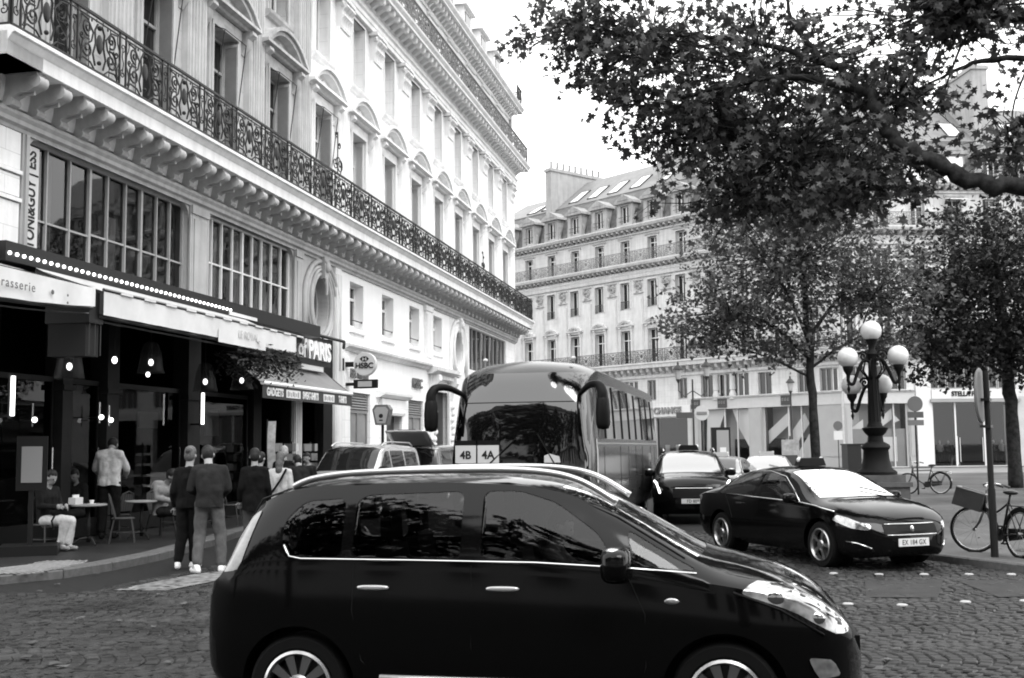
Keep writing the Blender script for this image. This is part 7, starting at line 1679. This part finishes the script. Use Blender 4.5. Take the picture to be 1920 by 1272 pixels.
limbsA = [([(10.9, 16.4, .1), (10.9, 16.4, 2.5), (10.8, 16.5, 4.6), (10.6, 16.6, 7.5), (10.2, 16.8, 11.5)], [.34, .30, .28, .22, .08]),
    ([(10.8, 16.5, 4.7), (9.5, 16.9, 5.55), (8.3, 17.3, 5.72), (7.45, 17.5, 5.82), (6.85, 17.6, 6.12), (6.3, 17.6, 6.42), (6.02, 17.6, 6.62), (5.92, 17.6, 6.95), (5.7, 17.7, 7.35), (5.3, 17.9, 7.85), (4.9, 18.2, 8.4), (4.6, 18.5, 9.4)], [.22, .155, .145, .135, .125, .115, .11, .10, .08, .06, .045, .02]),
    ([(5.65, 17.7, 7.4), (4.6, 18.0, 7.75), (3.4, 18.5, 7.72), (2.3, 19.0, 7.6), (1.4, 19.3, 7.9)], [.07, .05, .035, .022, .01]),
    ([(5.3, 17.9, 7.85), (4.4, 18.6, 8.5), (3.2, 19.2, 8.9), (1.6, 19.6, 9.1), (.7, 19.8, 9.0)], [.06, .045, .03, .02, .008]),
    ([(10.4, 16.7, 7.6), (9.2, 17.2, 8.35), (8.2, 17.6, 8.55), (7.4, 17.9, 8.8), (6.2, 18.3, 9.3)], [.12, .10, .09, .06, .02]),
    ([(10.5, 16.6, 6.8), (9.3, 17.2, 7.6), (8.0, 17.8, 7.95), (7.3, 18.0, 7.85), (6.8, 18.2, 7.6)], [.08, .06, .05, .03, .01]),
    ([(7.6, 17.7, 8.7), (7.3, 18, 8.1), (7.0, 18.1, 7.3), (6.6, 18.2, 6.9)], [.03, .02, .014, .008]), ([(8.3, 17.6, 7.9), (8.1, 17.9, 7.1), (8.15, 18, 6.5)], [.02, .014, .006])]
# canopy masses: (centre, radii, twig clusters, radial exponent)
blobsA = [((4.3, 19.0, 8.2), (2.9, 2.4, 1.7), 215, .5), ((2.5, 19.4, 8.9), (2.0, 1.8, 1.1), 140, .6), ((4.7, 18.7, 6.7), (2.0, 1.8, 1.4), 190, .6), ((3.5, 19.4, 7.3), (1.6, 1.5, 1.0), 140, .55), ((7.4, 18.4, 9.0), (2.6, 2.2, 1.5), 130, .6), ((6.3, 18.3, 7.4), (1.2, 1.2, .8), 90, .6),
    ((7.35, 18.0, 8.95), (.75, .7, .42), 150, .7), ((5, 18.5, 11.2), (4.2, 3.5, 1.2), 140, .5), ((8.1, 17.9, 6.6), (.8, .8, .9), 40, .6), ((6.6, 18.3, 6.3), (.8, .8, .5), 26, .6), ((1.3, 19.6, 9.2), (1.3, 1.4, .8), 75, .65), ((9.2, 17.6, 8.0), (1.2, 1.6, 1.4), 50, .6), ((5.2, 17.9, 5.75), (1.0, 1.0, .5), 60, .6), ((2.6, 19.3, 7.3), (.9, .9, .6), 26, .7), ((3.9, 19.2, 6.0), (1.5, 1.1, .9), 65, .65), ((5.6, 18.2, 6.3), (.9, .9, .6), 60, .6), ((1.9, 19.5, 8.0), (.8, .9, .5), 22, .7), ((5.6, 22.3, 9.3), (3.0, 2.2, 1.5), 75, .55)]  # topmost mass added above view for shade, last one for windscreen reflections
lvA = crown(rn, blobsA, 9, .105, .38)
make_tree('large plane tree leaning in from the right, its leafy limb overhanging the street', (10.9, 16.4, .1), limbsA, lvA, leaf_mat('leaf_plane', .065, .65), False, 300, key=lambda l: l[0].x * 1.0 + l[0].y * .25 + l[0].z * .3)
rn = random.Random(21)
limbsB = [([(9.55, 36, .1), (9.5, 36, 2.5), (9.45, 36, 4.6), (9.35, 36, 6.5), (9.1, 36.1, 10.2)], [.17, .14, .125, .09, .03]), ([(9.45, 36, 4.5), (8.4, 36, 5.5), (7.2, 36.2, 6.1), (6.2, 36.3, 6.5)], [.08, .06, .04, .015]), ([(9.4, 36, 5.2), (10.4, 36, 6.4), (11.3, 36, 7.6)], [.07, .05, .02]), ([(9.45, 36, 4.9), (8.8, 35.6, 6.4), (7.9, 35.6, 7.8), (7.4, 35.5, 8.6)], [.06, .05, .035, .015]), ([(9.45, 36, 4.2), (10.5, 36.2, 4.9), (12, 36.4, 5.6)], [.05, .04, .015]), ([(9.45, 36, 3.9), (8.2, 35.8, 4.5), (6.6, 35.6, 5.0)], [.045, .03, .01])]
blobsB = [((9.1, 36, 7.6), (3.9, 3.0, 2.6), 640, .55), ((9.0, 36, 9.2), (3.2, 2.6, 1.7), 330, .55), ((7.0, 36, 6.0), (2.6, 2.2, 1.5), 270, .6), ((11.6, 36, 6.6), (2.4, 2.2, 2.0), 320, .6), ((8.8, 36, 4.9), (2.2, 2, .7), 100, .6), ((6.3, 35.6, 5.4), (1.0, 1.2, .7), 60, .6), ((11.6, 36, 5.0), (1.4, 1.4, .6), 60, .6)]
lvB = crown(rn, blobsB, 9, .105, .45, True)
make_tree('slender street tree with a pale leafy crown before the far stone building', (9.55, 36, .1), limbsB, lvB, leaf_mat('leaf_pale', .09), True)
rn = random.Random(31)
limbsC = [([(18.62, 42.5, .1), (18.6, 42.5, 2.5), (18.55, 42.5, 4.6), (18.3, 42.5, 8), (18.0, 42.6, 11)], [.27, .23, .22, .15, .04]), ([(18.5, 42.5, 4.6), (16.8, 42.2, 6.2), (15.2, 42, 7.6)], [.12, .08, .02]), ([(18.5, 42.5, 5), (20.5, 42.4, 7), (21.5, 42.4, 9)], [.12, .08, .02]), ([(18.5, 42.5, 4.2), (17.2, 42, 4.9), (15.7, 41.8, 5.2)], [.08, .05, .015])]
blobsC = [((18.2, 42.5, 8.2), (3.9, 3.4, 3.2), 1100, .45), ((16.4, 42.2, 5.5), (2.4, 2.2, 1.6), 560, .5), ((19.5, 42, 5.4), (2.6, 2.2, 1.7), 520, .5), ((16.2, 42.2, 7.4), (1.6, 1.6, 1.2), 120, .55), ((22, 43, 8), (3, 3, 3), 250, .5)]
lvC = crown(rn, blobsC, 9, .13, .5, True)
make_tree('dense dark street tree at the right edge with a straight trunk', (18.62, 42.5, .1), limbsC, lvC, leaf_mat('leaf_dark', .026), True)
# unseen trees added behind the photographer to darken reflections and the foreground
for i, (x, y, r) in enumerate(((-9.5, -5, 5.8), (1.5, -6, 6.2), (12.5, -4.5, 5.8), (24, 3, 5), (-21, -6, 5.8))):
    rn = random.Random(41 + i)
    lv = crown(rn, [((x, y, 10.2), (r, r * .75, 5.2), 750, .4)], 7, .34, .8, True)
    make_tree(['added unseen plane tree behind the photographer on the left', 'added unseen plane tree right behind the photographer', 'added unseen plane tree behind the photographer on the right', 'added unseen plane tree on the plaza outside the right edge', 'added unseen plane tree far behind the photographer on the left'][i], (x, y, .1), [([(x, y, .1), (x, y, 4), (x + .3, y, 8), (x + .2, y, 13.5)], [.35, .3, .2, .06]), ([(x, y, 4.5), (x + 2, y + .5, 7), (x + 3.5, y + 1, 9)], [.15, .1, .04]), ([(x, y, 4.8), (x - 2, y - .5, 7.2), (x - 3.4, y - .6, 9)], [.15, .1, .04])], lv, leaf_mat('leaf_dark', .026), True)
bpy.data.scenes.remove(WORK)
